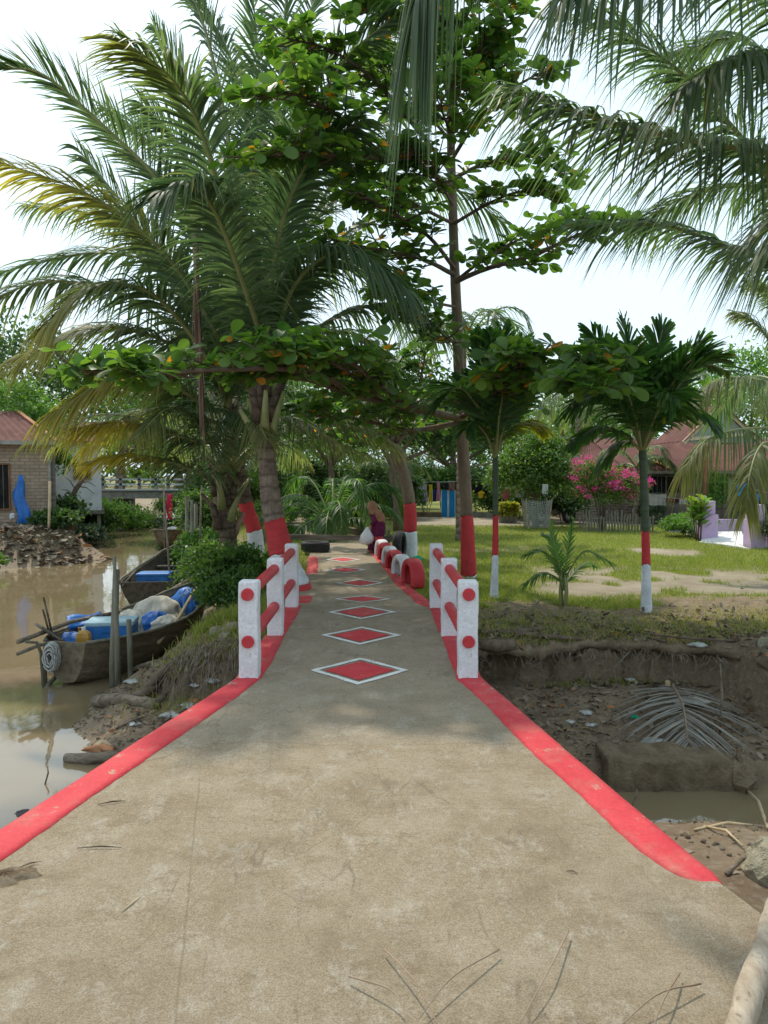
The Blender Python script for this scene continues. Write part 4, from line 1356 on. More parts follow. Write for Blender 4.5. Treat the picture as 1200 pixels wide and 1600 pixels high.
# second painted tree farther along the path
k2 = G(640, 870, -.05)
Y2 = k2.y
ketapang('ketapang_tree', 'darker spreading tree with red and white painted trunk beyond the half tyres', 'tree', k2,
         [k2 + Vector((0, 0, -.15)), P(641, 840, Y2), P(639, 780, Y2), P(628, 730, Y2), P(615, 695, Y2)],
         [.17, .14, .125, .12, .11],
         [(0, .27, 'whitebark', 'white_band', .0), (.27, .50, 'redbark', 'red_band', .02), (.50, 1, 'treebark', 'trunk', .03)],
         [
             ([P(618, 700, Y2), P(590, 675, Y2 - .3), P(545, 660, Y2 - .8), P(490, 650, Y2 - 1.2), P(440, 640, Y2 - 1.6)], .07, .012, 8),
             ([P(618, 700, Y2), P(640, 660, Y2), P(670, 630, Y2 + .3), P(705, 620, Y2 + .5)], .06, .012, 9),
             ([P(616, 698, Y2), P(612, 650, Y2 + .4), P(600, 600, Y2 + .6), P(590, 560, Y2 + .8)], .06, .012, 10),
             ([P(590, 675, Y2 - .3), P(570, 640, Y2), P(540, 600, Y2 + .3), P(510, 580, Y2 + .5)], .04, .012, 9),
             ([P(618, 690, Y2), P(625, 650, Y2 - 1), P(600, 620, Y2 - 1.8), P(560, 610, Y2 - 2.2)], .04, .012, 9),
             ([P(620, 690, Y2), P(650, 670, Y2 + 1.2), P(690, 660, Y2 + 2.0), P(720, 668, Y2 + 2.4)], .04, .012, 9),
             ([P(612, 690, Y2), P(580, 690, Y2 + 1.2), P(530, 680, Y2 + 2.0), P(480, 690, Y2 + 2.6)], .04, .012, 9),
             ([P(640, 660, Y2), P(650, 620, Y2), P(660, 580, Y2), P(665, 550, Y2)], .04, .012, 9),
         ], .19, seed=9, orange=.02, density=1.35, bright=.3)
# ================================================================ background planting
def foliage(clumps, n, leaf, seed, up=.5, tn_b=.5, alt=0.0, drop=0.0):
    """leaves in clumps: list of (centre, radius xyz) ellipsoids broken into small tufts"""
    g = np.random.default_rng(seed)
    vol = np.array([r[0] * r[1] + r[1] * r[2] + r[0] * r[2] for c, r in clumps])
    cnt = np.maximum((n * vol / vol.sum()).astype(int), 10)
    P_, N_ = [], []
    for (c, r), k in zip(clumps, cnt):
        nt = max(6, int(k / 46))
        d = nrm(g.normal(0, 1, (nt, 3)))
        d[:, 2] = np.where(d[:, 2] < -.45, -d[:, 2] * .6, d[:, 2])
        rr = g.uniform(.55, 1.05, nt) ** .6
        tc_ = np.array(c) + d * rr[:, None] * np.array(r)
        w = g.integers(0, nt, k)
        sp_ = .20 * min(r) * g.uniform(.5, 1.6, nt)
        P_.append(tc_[w] + g.normal(0, 1, (k, 3)) * sp_[w][:, None] * np.array([1.25, 1.25, .8]))
        N_.append(d[w])
    pos, dirn = np.vstack(P_), np.vstack(N_)
    m_ = len(pos)
    D = nrm(dirn * .5 + g.normal(0, .7, (m_, 3)) - np.array([0, 0, drop]))
    Nn = np.array([0, 0, up]) + g.normal(0, .5, (m_, 3)) + dirn * .4
    R = frames(D, Nn)
    V, Fc = scatter(SIMPLE, pos, R, leaf * g.uniform(.6, 1.35, m_))
    tn = np.zeros((m_, 3))
    tn[:, 1] = np.clip(g.normal(tn_b, .25, m_), 0, 1)
    tn[:, 0] = (g.random(m_) < alt) * g.uniform(.4, 1, m_)
    return V, Fc, np.repeat(tn, 4, 0)

def tree(name, label, cat, base, clumps, n, leaf, mat, trunk=None, seed=1, group=None, limbs=True, bark='treebark', **kw):
    """clumps given relative to base"""
    base = Vector(base)
    t = thing(name, label, cat, base, group=group)
    V, Fc, tn = foliage(clumps, n, leaf, seed, **kw)
    o = link('crown' if trunk else 'leaves', npmesh('crown', V, Fc, M[mat], tn), t)
    o['kind'] = 'stuff'
    if trunk:
        r, h = trunk[0], trunk[1]
        rs = random.Random(seed)
        q = MB()
        top = Vector((rs.uniform(-.1, .1) * h, rs.uniform(-.1, .1) * h, h))
        q.tube([(0, 0, -.25), top * .35 + Vector((.04 * h, 0, 0)), top * .7, top], [r * 1.3, r, r * .8, r * .6], 9, rough=.08)
        if limbs:
            for c, rr in clumps:
                q.tube([top * .85, top * .4 + Vector(c) * .6 - Vector((0, 0, .1 * rr[2])), Vector(c) + Vector((0, 0, .2 * rr[2]))], [r * .6, r * .35, r * .12], 6, rough=.08)
        q.build('trunk', M[bark], t, smooth=True)
    return t

def shrub_stems(t, n, h, spread, mat='branchbark', r=.012):
    for k in range(n):
        a = random.random() * 6.28
        d = Vector((math.cos(a), math.sin(a), 0)) * spread * random.uniform(.3, 1)
        MB().tube([d * .2 + Vector((0, 0, -.08)), d * .5 + Vector((0, 0, h * .5)), d + Vector((0, 0, h))], [r, r * .8, r * .5], 5).build('stem', M[mat], t, smooth=True)

def gz(p, z=None):
    return Vector((p[0], p[1], tz(p[0], p[1]) if z is None else z))

BG = 'trees in the background'
# --- left: behind the brick and white houses
tree('background_tree', 'dark tall tree above the brick house roof', 'tree', (-17, 40, 0), [((-2, 0, 7), (3.6, 3, 2.6)), ((2, 0, 5.6), (3, 3, 2.2)), ((-5, 0, 4.5), (3, 3, 2.5))], 9000, .30, 'leaf_dark', (.3, 4.5), 21, BG)
tree('background_tree', 'bright green tree hanging between the brick and white houses', 'tree', (-13.2, 28.6, 0), [((.2, 0, 3.4), (1.0, .9, 1.1)), ((.7, -.2, 2.4), (.85, .7, .8)), ((-.5, .2, 4.3), (.9, .9, .8)), ((1.3, -.1, 1.9), (.5, .5, .45))], 9000, .13, 'leaf_light', (.1, 2.6), 22, BG)
tree('background_tree', 'dense green tree behind the white house', 'tree', (-16, 46, 0), [((0, 0, 5), (3.5, 3, 3)), ((4, 0, 4), (3, 3, 2.4)), ((8, 2, 4.2), (3, 3, 2.6))], 9000, .30, 'leaf_mid', (.3, 3.5), 23, BG)
tree('background_tree', 'pale green tree above the road bridge', 'tree', (-14, 52, 0), [((0, 0, 4.5), (3, 3, 3)), ((3.4, 0, 3.4), (2.5, 2.5, 2))], 6000, .30, 'leaf_light', (.3, 3), 24, BG)
tree('background_tree', 'broad leafy tree at the creek end right of the road bridge', 'tree', (-8.6, 34, 0), [((0, 0, 2.6), (1.8, 1.6, 1.7)), ((1.8, 0, 3.6), (2, 1.6, 1.6)), ((-1.2, 0, 4.6), (2, 1.6, 1.6))], 9000, .2, 'leaf_mid', (.2, 2.2), 25, BG)
# --- centre: along the path
cen = [
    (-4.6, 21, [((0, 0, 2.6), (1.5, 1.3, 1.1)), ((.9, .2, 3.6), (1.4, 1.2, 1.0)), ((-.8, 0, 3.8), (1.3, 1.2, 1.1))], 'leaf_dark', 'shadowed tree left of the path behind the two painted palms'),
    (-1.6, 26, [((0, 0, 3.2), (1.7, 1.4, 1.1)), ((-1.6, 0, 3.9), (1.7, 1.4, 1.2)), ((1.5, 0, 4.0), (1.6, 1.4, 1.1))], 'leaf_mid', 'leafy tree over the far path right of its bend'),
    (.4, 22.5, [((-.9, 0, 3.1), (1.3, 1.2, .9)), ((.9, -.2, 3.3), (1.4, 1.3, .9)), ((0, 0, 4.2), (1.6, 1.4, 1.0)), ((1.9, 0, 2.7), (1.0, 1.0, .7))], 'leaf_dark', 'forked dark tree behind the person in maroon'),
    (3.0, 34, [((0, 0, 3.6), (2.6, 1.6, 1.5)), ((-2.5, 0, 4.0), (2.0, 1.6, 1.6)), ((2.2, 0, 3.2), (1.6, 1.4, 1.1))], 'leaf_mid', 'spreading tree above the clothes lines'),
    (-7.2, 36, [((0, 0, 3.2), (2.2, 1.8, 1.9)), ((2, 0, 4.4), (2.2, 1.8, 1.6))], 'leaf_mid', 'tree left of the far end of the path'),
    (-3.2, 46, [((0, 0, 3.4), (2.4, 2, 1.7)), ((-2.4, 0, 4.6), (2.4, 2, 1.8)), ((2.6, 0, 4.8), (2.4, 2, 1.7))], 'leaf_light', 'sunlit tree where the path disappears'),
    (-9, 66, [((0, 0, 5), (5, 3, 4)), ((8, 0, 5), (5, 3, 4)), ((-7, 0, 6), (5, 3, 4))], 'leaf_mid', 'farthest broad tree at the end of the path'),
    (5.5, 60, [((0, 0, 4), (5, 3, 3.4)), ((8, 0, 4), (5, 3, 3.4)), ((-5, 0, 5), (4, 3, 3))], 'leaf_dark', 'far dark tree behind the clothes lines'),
]
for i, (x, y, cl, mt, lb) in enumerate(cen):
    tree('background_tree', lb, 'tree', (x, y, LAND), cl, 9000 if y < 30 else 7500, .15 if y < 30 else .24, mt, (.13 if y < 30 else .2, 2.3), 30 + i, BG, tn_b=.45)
# fork of the dark tree is visible: add a second limb
# --- right: behind and beside the houses
tree('background_tree', 'round green fruit tree left of the pink flowering bush', 'tree', (4.85, 24.6, LAND), [((0, 0, 1.75), (1.15, 1.0, .9)), ((-.6, 0, 1.5), (.8, .8, .7)), ((.75, 0, 1.4), (.75, .7, .7)), ((.1, 0, 2.4), (.8, .7, .5))], 14000, .115, 'leaf_mid', (.09, 1.1), 51, BG, tn_b=.65, alt=.02)
tree('background_tree', 'dense tree top rising behind the long brick wall', 'tree', (11, 48, LAND), [((0, 0, 4.8), (3.2, 2, 1.7)), ((-4, 0, 4.4), (2.6, 2, 1.4)), ((4.5, 0, 5.4), (2.8, 2, 1.8))], 8000, .26, 'leaf_mid', (.25, 3), 52, BG)
tree('background_tree', 'tall pale tree above the gable at the right edge', 'tree', (20, 42, LAND), [((0, 0, 6), (2.6, 2, 2.6)), ((-2.6, 0, 5.0), (2.0, 2, 1.8)), ((2.6, 0, 4.4), (2.4, 2, 2.2))], 8000, .26, 'leaf_light', (.25, 3.5), 53, BG)

# distant low tree belt that closes the horizon
g_ = np.random.default_rng(77)
cl = []
for x in np.arange(-110, 130, 5.0):
    y = 95 + 14 * g_.random()
    cl.append(((x, y, 3.2 + 2.2 * g_.random()), (4.5, 3, 3.0 + 2.5 * g_.random())))
    cl.append(((x + 2, y - 4, .9), (4, 2, 1.6)))
V, Fc, tn = foliage(cl, 52000, .8, 78, tn_b=.45)
o = link('far_woodland', npmesh('far_woodland', V, Fc, M['leaf_mid'], tn))
tag(o, 'far belt of trees closing the view behind the village', 'woodland', kind='stuff')

# small palms in the distance
def far_palm(label, base, h, n, Lf, mat='coco', r=.1, name='coconut_palm', tilt=0, n_leaf=34, L=.5, grp='palms in the distance'):
    base = Vector(base)
    t = thing(name, label, 'palm', base, group=grp)
    top = Vector((tilt, 0, h))
    if h > .4: ringed_trunk(t, [base + Vector((0, 0, -.2)), base + top * .5, base + top], [r * 1.3, r, r * .9], [(0, 1, 'bark', 'trunk', .06)], ring=.15, step=.07, n=9)
    for k in range(n):
        a = k * 2.4 + random.random() * .4
        e = random.uniform(-.1, 1.3)
        d = Vector((math.cos(a), math.sin(a), 0))
        c = base + top
        ln = Lf * random.uniform(.85, 1.1)
        frond(t, [c, c + (d * .35 + Vector((0, 0, .3 * e + .1))) * ln, c + (d * .72 + Vector((0, 0, .42 * e))) * ln, c + (d * (1.0 - .1 * e) + Vector((0, 0, .30 * e - .25))) * ln], mat=mat, n=n_leaf, L=L, wd=.05, droop=.7, r0=.025, segs=3, yellow=(.6, 1, .2, 0))
    return t

far_palm('big stemless palm clump beside the path behind the person', (-1.35, 20.2, LAND), .35, 22, 2.2, 'areca', .16, 'palm_clump', 0, 40, .5)
far_palm('thin palm trunk beside the far path', (-4.2, 27, LAND), 2.3, 10, 1.6, 'coco', .1)
far_palm('young palm above the tyre row in the background', (.25, 30, LAND), 2.0, 11, 1.8, 'coco', .12)
far_palm('pale coconut palm top above the long brick wall', (9.3, 37, LAND), 4.4, 14, 2.6, 'coco', .14, L=.7)
far_palm('small palm crown showing against the sky right of the lawn palm', (17.0, 45, LAND), 7.2, 14, 2.6, 'coco', .14, L=.7)
far_palm('small palm crown against the sky left of the lawn palm', (12.3, 48, LAND), 6.8, 13, 2.2, 'coco', .14, L=.6)
far_palm('palm crown showing through behind the tall thin tree', (1.97, 19.5, LAND), 4.9, 12, 2.2, 'coco', .12, L=.6)
far_palm('coconut palm at the right edge above the gate', (13.2, 25, LAND), 3.6, 14, 2.8, 'coco', .14, L=.75)
far_palm('pale palm leaves hanging over the brown roof', (8.6, 26.2, LAND), 1.9, 9, 1.5, 'coco', .1, L=.45)

# --- shrubs
SH = 'shrubs'
def shrub(label, p, r, h, n, leaf, mat, seed, name='shrub', stems=5, parts=3, **kw):
    rs = random.Random(seed)
    cl = [((rs.uniform(-.5, .5) * r, rs.uniform(-.5, .5) * r, h * rs.uniform(.4, .7)), (r * rs.uniform(.5, .8), r * rs.uniform(.5, .8), h * rs.uniform(.3, .45))) for _ in range(parts)]
    t = tree(name, label, 'shrub', p, cl, n, leaf, mat, None, seed, SH, **kw)
    shrub_stems(t, stems, h * .5, r * .6)
    return t

p = gz((-2.5, 12.3)); shrub('dense leafy shrub on the bank left of the painted palms', p, .62, .95, 13000, .085, 'leaf_mid', 61, parts=6, tn_b=.45)
p = gz((-2.15, 11.0)); shrub('low leafy shrub on the bank behind the near left railing', p, .42, .55, 6000, .07, 'leaf_mid', 62, parts=4, tn_b=.4)
p = gz((-3.45, 15.6)); shrub('shrub overhanging the second boat', p, .6, 1.0, 9000, .085, 'leaf_mid', 63, parts=5, tn_b=.5)
p = gz((-4.85, 20.2)); shrub('light shrub on the creek bank beside the third boat', p, .65, 1.2, 8000, .09, 'leaf_light', 64, parts=5, tn_b=.4)
p = gz((-6.2, 26)); shrub('tall bank shrub behind the third boat', p, .85, 1.9, 8000, .12, 'leaf_mid', 65, parts=5, tn_b=.5)
p = gz((-1.9, 12.4)); shrub('small shrub at the foot of the painted palms', p, .35, .5, 2500, .06, 'leaf_light', 66, parts=3)
p = gz((-3.4, 25.5)); shrub('bright weeds left of the far path', p, .8, .8, 5000, .09, 'leaf_light', 67, parts=4)
p = gz((-1.95, 24.6)); shrub('bright leafy weeds right of the far path', p, .8, .7, 6000, .08, 'leaf_light', 68, parts=4)
p = gz((-1.1, 29)); shrub('shrub with orange tints beside the far path', p, .9, 1.2, 5000, .1, 'leaf_mid', 69, parts=4, alt=.12)
p = gz((-2.6, 19.6)); shrub('low green weeds at the left edge of the path', p, .5, .4, 2600, .06, 'leaf_light', 70, parts=3)
p = gz((8.3, 20.6)); shrub('low bright green ground cover left of the lilac gate', p, .8, .62, 9000, .06, 'leaf_light', 71, parts=6, tn_b=.45)
p = gz((10.6, 24.2)); shrub('round clipped tree behind the lilac gate wall', p, .55, 1.75, 5000, .07, 'leaf_light', 72, parts=3)
p = gz((11.6, 23.6)); shrub('grey leaved shrub behind the lilac wall', p, .8, .9, 5000, .08, 'leaf_grey', 73, parts=4, alt=.08)
p = gz((8.8, 17.2)); shrub('yellowish bush before the right gate post', p, .38, .85, 3500, .06, 'leaf_grey', 74, parts=4, alt=.15)
p = gz((9.2, 26.4)); shrub('pale leafy plant below the wooden house window', p, .7, .8, 3500, .09, 'leaf_grey', 75, parts=3)
# left far bank growth
for i, (x, y, r, h, mt, lb) in enumerate([(-10.5, 24.8, .7, .5, 'leaf_dark', 'dark ferny growth on the far bank below the bamboo pole'), (-11.5, 27.0, .8, .9, 'leaf_dark', 'dark undergrowth between the brick and white houses'),
                                          (-11.6, 29.3, 1.2, .7, 'leaf_grey', 'grey green ferns on the far bank below the white house'), (-12.6, 33.5, 1.1, 1.3, 'leaf_mid', 'leafy growth at the corner of the white house'),
                                          (-13.2, 37.5, 1.8, 1.7, 'leaf_light', 'light green reeds on the far bank before the road bridge'), (-12.4, 40, 1.6, 1.0, 'leaf_grey', 'grey reeds under the road bridge'), (-11.4, 21.4, .8, .7, 'leaf_mid', 'green weeds at the left edge of the far bank'),
                                          (-10.8, 41.2, 1.3, 1.5, 'leaf_mid', 'green growth climbing the road bridge railing')]):
    shrub(lb, gz((x, y)), r, h, 5500, .15 if mt != 'leaf_grey' else .17, mt, 80 + i, parts=5, drop=.2)

# understorey that closes the view under the tree crowns
for i, (px, y, r, h, mt, lb) in enumerate([(475, 33, 1.0, 1.3, 'leaf_light', 'bright bush left of the path bend'), (500, 30, 1.0, 1.4, 'leaf_mid', 'leafy bush right of the path bend'), (528, 31, 1.2, 1.9, 'leaf_dark', 'dark bush behind the stemless palm clump'), (560, 33, 1.4, 2.2, 'leaf_dark', 'tall dark bush behind the person'), (600, 35, 1.4, 2.3, 'leaf_dark', 'tall dark bush behind the forked tree'), (632, 38, 1.5, 2.4, 'leaf_mid', 'bush left of the long clothes line'),
                                            (665, 33.5, 1.2, 1.9, 'leaf_mid', 'bush behind the lilac dress'), (692, 34, 1.2, 2.0, 'leaf_light', 'light bush behind the blue panels'), (722, 33, 1.2, 2.0, 'leaf_mid', 'bush behind the orange red post'), (748, 32, 1.2, 1.9, 'leaf_dark', 'dark bush behind the long black cloth'), (775, 31, 1.2, 1.7, 'leaf_mid', 'bush behind the whitewashed pillar'), (800, 30, 1.1, 1.6, 'leaf_dark', 'dark bush behind the red patterned shirt'), (835, 28.5, 1.1, 1.7, 'leaf_mid', 'bush behind the net cage'),
                                            (440, 36, 1.4, 2.4, 'leaf_mid', 'tall bush left of the far path'), (410, 30, 1.3, 2.2, 'leaf_dark', 'dark bush seen between the two painted palms'), (375, 27, 1.1, 2.0, 'leaf_mid', 'bush behind the second painted palm'), (340, 32, 1.3, 2.2, 'leaf_mid', 'bush right of the road bridge'), (882, 26.5, .9, 1.2, 'leaf_dark', 'dark bush behind the motorbike'), (512, 28, .9, 2.2, 'leaf_dark', 'tall dark bush just right of the path bend'), (575, 27, 1.0, 2.1, 'leaf_dark', 'dense dark bush left of the forked tree'), (625, 29, 1.0, 1.7, 'leaf_dark', 'dark bush behind the second painted tree'), (545, 24, .7, .8, 'leaf_mid', 'small bush under the stemless palm clump'), (450, 52, 1.8, 2.6, 'leaf_light', 'far light bush at the end of the path')]):
    shrub(lb, gz((P(px, 740, y).x, y)), r, h, 5500, .13, mt, 200 + i, parts=6, drop=.15, tn_b=.45)

# bougainvillea
p = gz((6.6, 23.2))
bg_t = tree('bougainvillea', 'bougainvillea covered in bright pink flowers before the brick house', 'flowering bush', p, [((-.35, 0, 1.55), (.65, .6, .5)), ((.3, 0, 1.35), (.75, .6, .48)), ((.85, 0, 1.25), (.5, .45, .35)), ((0, 0, 1.0), (.9, .6, .35))], 9000, .075, 'leaf_mid', None, 91, tn_b=.6, alt=.1)
shrub_stems(bg_t, 9, 1.2, .5, r=.02)
V, Fc, tn = foliage([((-.45, -.15, 1.75), (.6, .6, .45)), ((.25, -.2, 1.5), (.8, .6, .45)), ((.95, -.1, 1.4), (.55, .45, .35)), ((.1, -.3, 1.15), (.9, .5, .3))], 3000, .062, 92, alt=.3)
o = link('flowers', npmesh('flowers', V, Fc, M['bract'], tn), bg_t)
o['kind'] = 'stuff'

# broad-leaved upright plant beside the gate
p = gz((7.95, 19.4))
cro = thing('croton_plant', 'upright broad leaved yellow green plant beside the left gate post', 'plant', p)
q = MB()
for k in range(5):
    a = k * 1.3
    d = Vector((math.cos(a) * .16, math.sin(a) * .12, 0))
    MB().tube([d * .3, d * .7 + Vector((0, 0, .4)), d + Vector((0, 0, .75 + .08 * k))], [.02, .016, .01], 6).build('stem', M['branchbark'], cro, smooth=True)
    for j in range(13):
        b_ = j * 2.4
        pos = d * (.5 + .04 * j) + Vector((0, 0, .3 + .045 * j + .05 * k))
        dd = Vector((math.cos(b_) * .7, math.sin(b_) * .7, .75)).normalized()
        R = frames(np.array([dd]), np.array([[0, 0, 1.0]]))
        V, Fc = scatter(leaf_template(.25, .1), np.array([pos]), R, np.array([.3]))
        tnn = np.zeros((len(V), 3)); tnn[:, 1] = random.random() * .6 + .4; tnn[:, 0] = .4 * (random.random() < .3)
        link('leaf', npmesh('leaf', V, Fc, M['leaf_light'], tnn, True), cro)

# potted yellow plants
pot = MB().rings([[(r * math.cos(a), r * math.sin(a), z) for a in np.linspace(0, 6.283, 12, endpoint=False)] for r, z in ((.07, 0), (.10, .2), (.11, .21), (.11, .24), (.09, .24), (.085, .2))])
first = None
for i in range(5):
    g = G(783 + i * 5.2, 817, LAND)
    if first is None:
        t = thing('potted_plant', '', 'potted plant', g)
        pot.build('pot', M['concretegrey'], t, smooth=False)
        V, Fc, tn = foliage([((0, 0, .45), (.14, .14, .26))], 260, .14, 120, tn_b=.6)
        link('leaves', npmesh('leaves', V, Fc, M['leaf_yellow'], tn), t)['kind'] = 'stuff'
        first = t
    else:
        t = copy_tree(first)
        t.location = g
        t.rotation_euler = (0, 0, i * 1.3)
    tag(t, ['first', 'second', 'middle', 'fourth', 'last'][i] + ' from the left of five potted yellow plants left of the net cage', 'potted plant', 'potted yellow plants')

# ================================================================ grass
def blades(n, x0, x1, y0, y1, seed, hmin, hmax, wd, thr=.35, bias=1.6):
    g = np.random.default_rng(seed)
    u = g.random(n)
    y = y0 + (y1 - y0) * u ** bias
    half = y * .52 + .5
    x = np.clip(g.uniform(-1, 1, n) * half, x0, x1)
    x = np.where((x <= x0) | (x >= x1), g.uniform(x0, x1, n), x)
    gr, sa = zones(x, y)
    z = terr(x, y)
    keep = (gr > thr * g.uniform(.4, 1.6, n)) & (z > -.3)
    keep &= ~((x > np.interp(y, ys, XL) - .02) & (x < np.interp(y, ys, XR) + .06))
    x, y, z = x[keep], y[keep], z[keep]
    k = len(x)
    h = g.uniform(hmin, hmax, k)
    a = g.uniform(0, 6.283, k)
    lean = g.normal(0, .5, (k, 2)) * h[:, None]
    dx, dy = np.cos(a) * wd, np.sin(a) * wd
    V = np.stack([np.stack([x - dx, y - dy, z - .005], 1), np.stack([x + dx, y + dy, z - .005], 1), np.stack([x + lean[:, 0], y + lean[:, 1], z + h], 1)], 1).reshape(-1, 3)
    Fc = np.arange(3 * k).reshape(-1, 3)
    tn = np.zeros((k, 3))
    tn[:, 1] = np.clip(g.normal(.5, .25, k) + .25 * fbm(x * .8, y * .8, 61), 0, 1)
    tn[:, 0] = (g.random(k) < .14) * g.random(k)
    return V, Fc, np.repeat(tn, 3, 0)

V, Fc, tn = blades(210000, .2, 20, 9.2, 34, 5, .03, .085, .006)
tag(link('grass', npmesh('grass', V, Fc, M['grass'], tn)), 'short sunlit grass of the lawn', 'grass', kind='stuff')
V, Fc, tn = blades(60000, -9, -1.0, 9.0, 34, 6, .05, .2, .007, .3)
tag(link('bank_grass', npmesh('bank_grass', V, Fc, M['grass'], tn)), 'rough grass on the strip between path and creek', 'grass', kind='stuff')

# ================================================================ buildings
def brickmat(name, c1, c2, mort, scale=1.0):
    m, N, L, b, o = nmat(name)
    tcn = N.new('ShaderNodeTexCoord')
    mp = N.new('ShaderNodeMapping')
    mp.inputs['Rotation'].default_value = (rad(90), 0, 0)
    L.new(tcn.outputs['Object'], mp.inputs['Vector'])
    br = N.new('ShaderNodeTexBrick')
    br.inputs['Color1'].default_value = (*c1, 1)
    br.inputs['Color2'].default_value = (*c2, 1)
    br.inputs['Mortar'].default_value = (*mort, 1)
    br.inputs['Scale'].default_value = 1
    br.inputs['Brick Width'].default_value = .2 * scale
    br.inputs['Row Height'].default_value = .075 * scale
    br.inputs['Mortar Size'].default_value = .012 * scale
    L.new(mp.outputs[0], br.inputs['Vector'])
    n = ramp(N, L, noise_node(N, L, tcn.outputs['Object'], 1.4, 6, .7), [(.3, (.65, .62, .58)), (.7, (1.1, 1.1, 1.1))])
    L.new(mixc(N, L, 1.0, br.outputs['Color'], n, 'MULTIPLY'), b.inputs['Base Color'])
    b.inputs['Roughness'].default_value = .9
    bumpn(N, L, b, br.outputs['Fac'], -.5, .02)
    return m
M['brickpale'] = brickmat('pale_brick', (.46, .34, .25), (.37, .27, .19), (.26, .21, .17), 1.5)
M['brickbrown'] = brickmat('brown_brick', (.27, .185, .15), (.20, .135, .11), (.34, .30, .27), 1.3)

def corrugated(p00, p10, p01, p11, n=60, amp=.018):
    """roof sheet between four corners (eave l, eave r, ridge l, ridge r), ridges running up the slope"""
    q = MB()
    p00, p10, p01, p11 = map(Vector, (p00, p10, p01, p11))
    up = (p10 - p00).cross(p01 - p00).normalized()
    if up.z < 0: up = -up
    ra, rb = [], []
    for i in range(n + 1):
        t = i / n
        o_ = up * (amp * math.sin(i * math.pi * .5 * 1.0) )
        ra.append(p00 * (1 - t) + p10 * t + o_)
        rb.append(p01 * (1 - t) + p11 * t + o_)
    b_ = len(q.v)
    dn = up * -.02
    R = [ra + [v + dn for v in reversed(ra)], rb + [v + dn for v in reversed(rb)]]
    q.rings(R)
    return q

def window(parent, c, w_, h_, frame='darkwood', bars=3, pane='dark', depth=.08):
    """opening facing -Y in the parent's frame, centre c"""
    c = Vector(c)
    MB().box(c + Vector((0, .03, 0)), (w_, .04, h_)).build('window', M[pane], parent)
    fr = MB()
    for s in (-1, 1):
        fr.box(c + Vector((s * w_ / 2, -.01, 0)), (.05, .07, h_ + .05))
        fr.box(c + Vector((0, -.012, s * h_ / 2)), (w_ - .05, .07, .05))
    o = fr.build('frame', M[frame], parent)
    for k in range(bars):
        MB().box(c + Vector((-w_ / 2 + w_ * (k + 1) / (bars + 1), -.005, 0)), (.018, .018, h_ - .05)).build('bar', M['stakewood'], o)

# ---- brick house on the left bank
D1 = 26.0
e0, e1 = P(-120, 690, D1), P(76, 690, D1)
hb = thing('brick_house', 'pale brick house with reddish metal roof on the far bank', 'house', (e1.x, D1, -.2), rad(21))
W1 = e1.x - e0.x
Hw = e1.z + .2
MB().box((-W1 / 2 - .03, 1.7, Hw / 2 + .12), (W1, 3.4, Hw - .25)).build('wall', M['brickpale'], hb)
MB().box((-W1 / 2 - .03, 1.7, -.15), (W1 + .1, 3.5, .8)).build('foundation', M['muddyblock'], hb)
MB().box((.0, -.02, Hw / 2), (.09, .1, Hw)).build('corner_pipe', M['concretegrey'], hb)
MB().box((.1, .35, Hw / 2), (.14, .5, Hw)).build('corner_post', M['darkwood'], hb)
corrugated((-W1 - .1, -.4, Hw - .02), (.28, -.4, Hw - .02), (-W1 - .1, 2.2, Hw + 1.15), (-1.1, 2.2, Hw + 1.15), 70).build('roof', M['rust'], hb)
corrugated((.28, -.38, Hw - .03), (.28, 3.6, Hw - .03), (-1.1, 2.18, Hw + 1.14), (-1.1, 2.3, Hw + 1.14), 40).build('roof', M['rust'], hb)
MB().bar((-W1 - .1, -.42, Hw - .06), (.28, -.42, Hw - .06), .03, .13).build('fascia', M['concretegrey'], hb)
MB().bar((-1.1, 2.2, Hw + 1.18), (.28, -.4, Hw + .02), .16, .03).build('ridge_cap', M['roofpatch'], hb)
window(hb, (P(8, 750, D1).x - e1.x, -.03, P(8, 760, D1).z + .2), .55, 1.5, 'brownpost', 2)
# blue tarp hung on a stake, white cloth on the sill
st = G(34, 838, -.4); st = P(32, 830, 25.2)
q = MB()
R = []
for k in range(9):
    z = k / 8
    c = P(30 + 5 * (1 - z) + 2 * math.sin(k), 742 + 76 * (1 - z), 25.2)
    wd = .05 + .16 * math.sin(min(1, (1 - z) * 1.5) * 1.6)
    R.append([c + Vector((wd * math.cos(a) * (1 + .25 * math.sin(3 * a + k)), .06 * math.sin(a) + .03 * math.sin(4 * a), 0)) for a in np.linspace(0, 6.283, 12, endpoint=False)])
tp = thing('blue_tarp', 'folded blue tarp hanging on a stake before the brick house', 'tarp', (st.x, 25.2, -.6))
q.rings(R)
q.v = [tuple(Vector(v) - tp.location) for v in q.v]
q.build('cloth', M['tarp'], tp, smooth=True)
MB().tube([(-.08, .02, -.1), (-.08, .02, 1.9)], .03, 7).build('stake', M['stakewood'], tp)
cl_ = P(10, 800, 25.6)
q = MB()
for (x, y) in ((0, 0),):
    R = [[cl_ + Vector((-.28 + .56 * t, -.05 * math.sin(t * 9 + k), -.03 - k * .09 - .12 * t * k / 4)) for t in np.linspace(0, 1, 9)] for k in range(6)]
    q.rings(R, cap=False, closed=False)
o = q.build('white_cloth', M['whitebag'], smooth=True)
so = o.modifiers.new('thickness', 'SOLIDIFY'); so.thickness = .01
tag(o, 'ragged white cloth hanging below the brick house window', 'cloth')

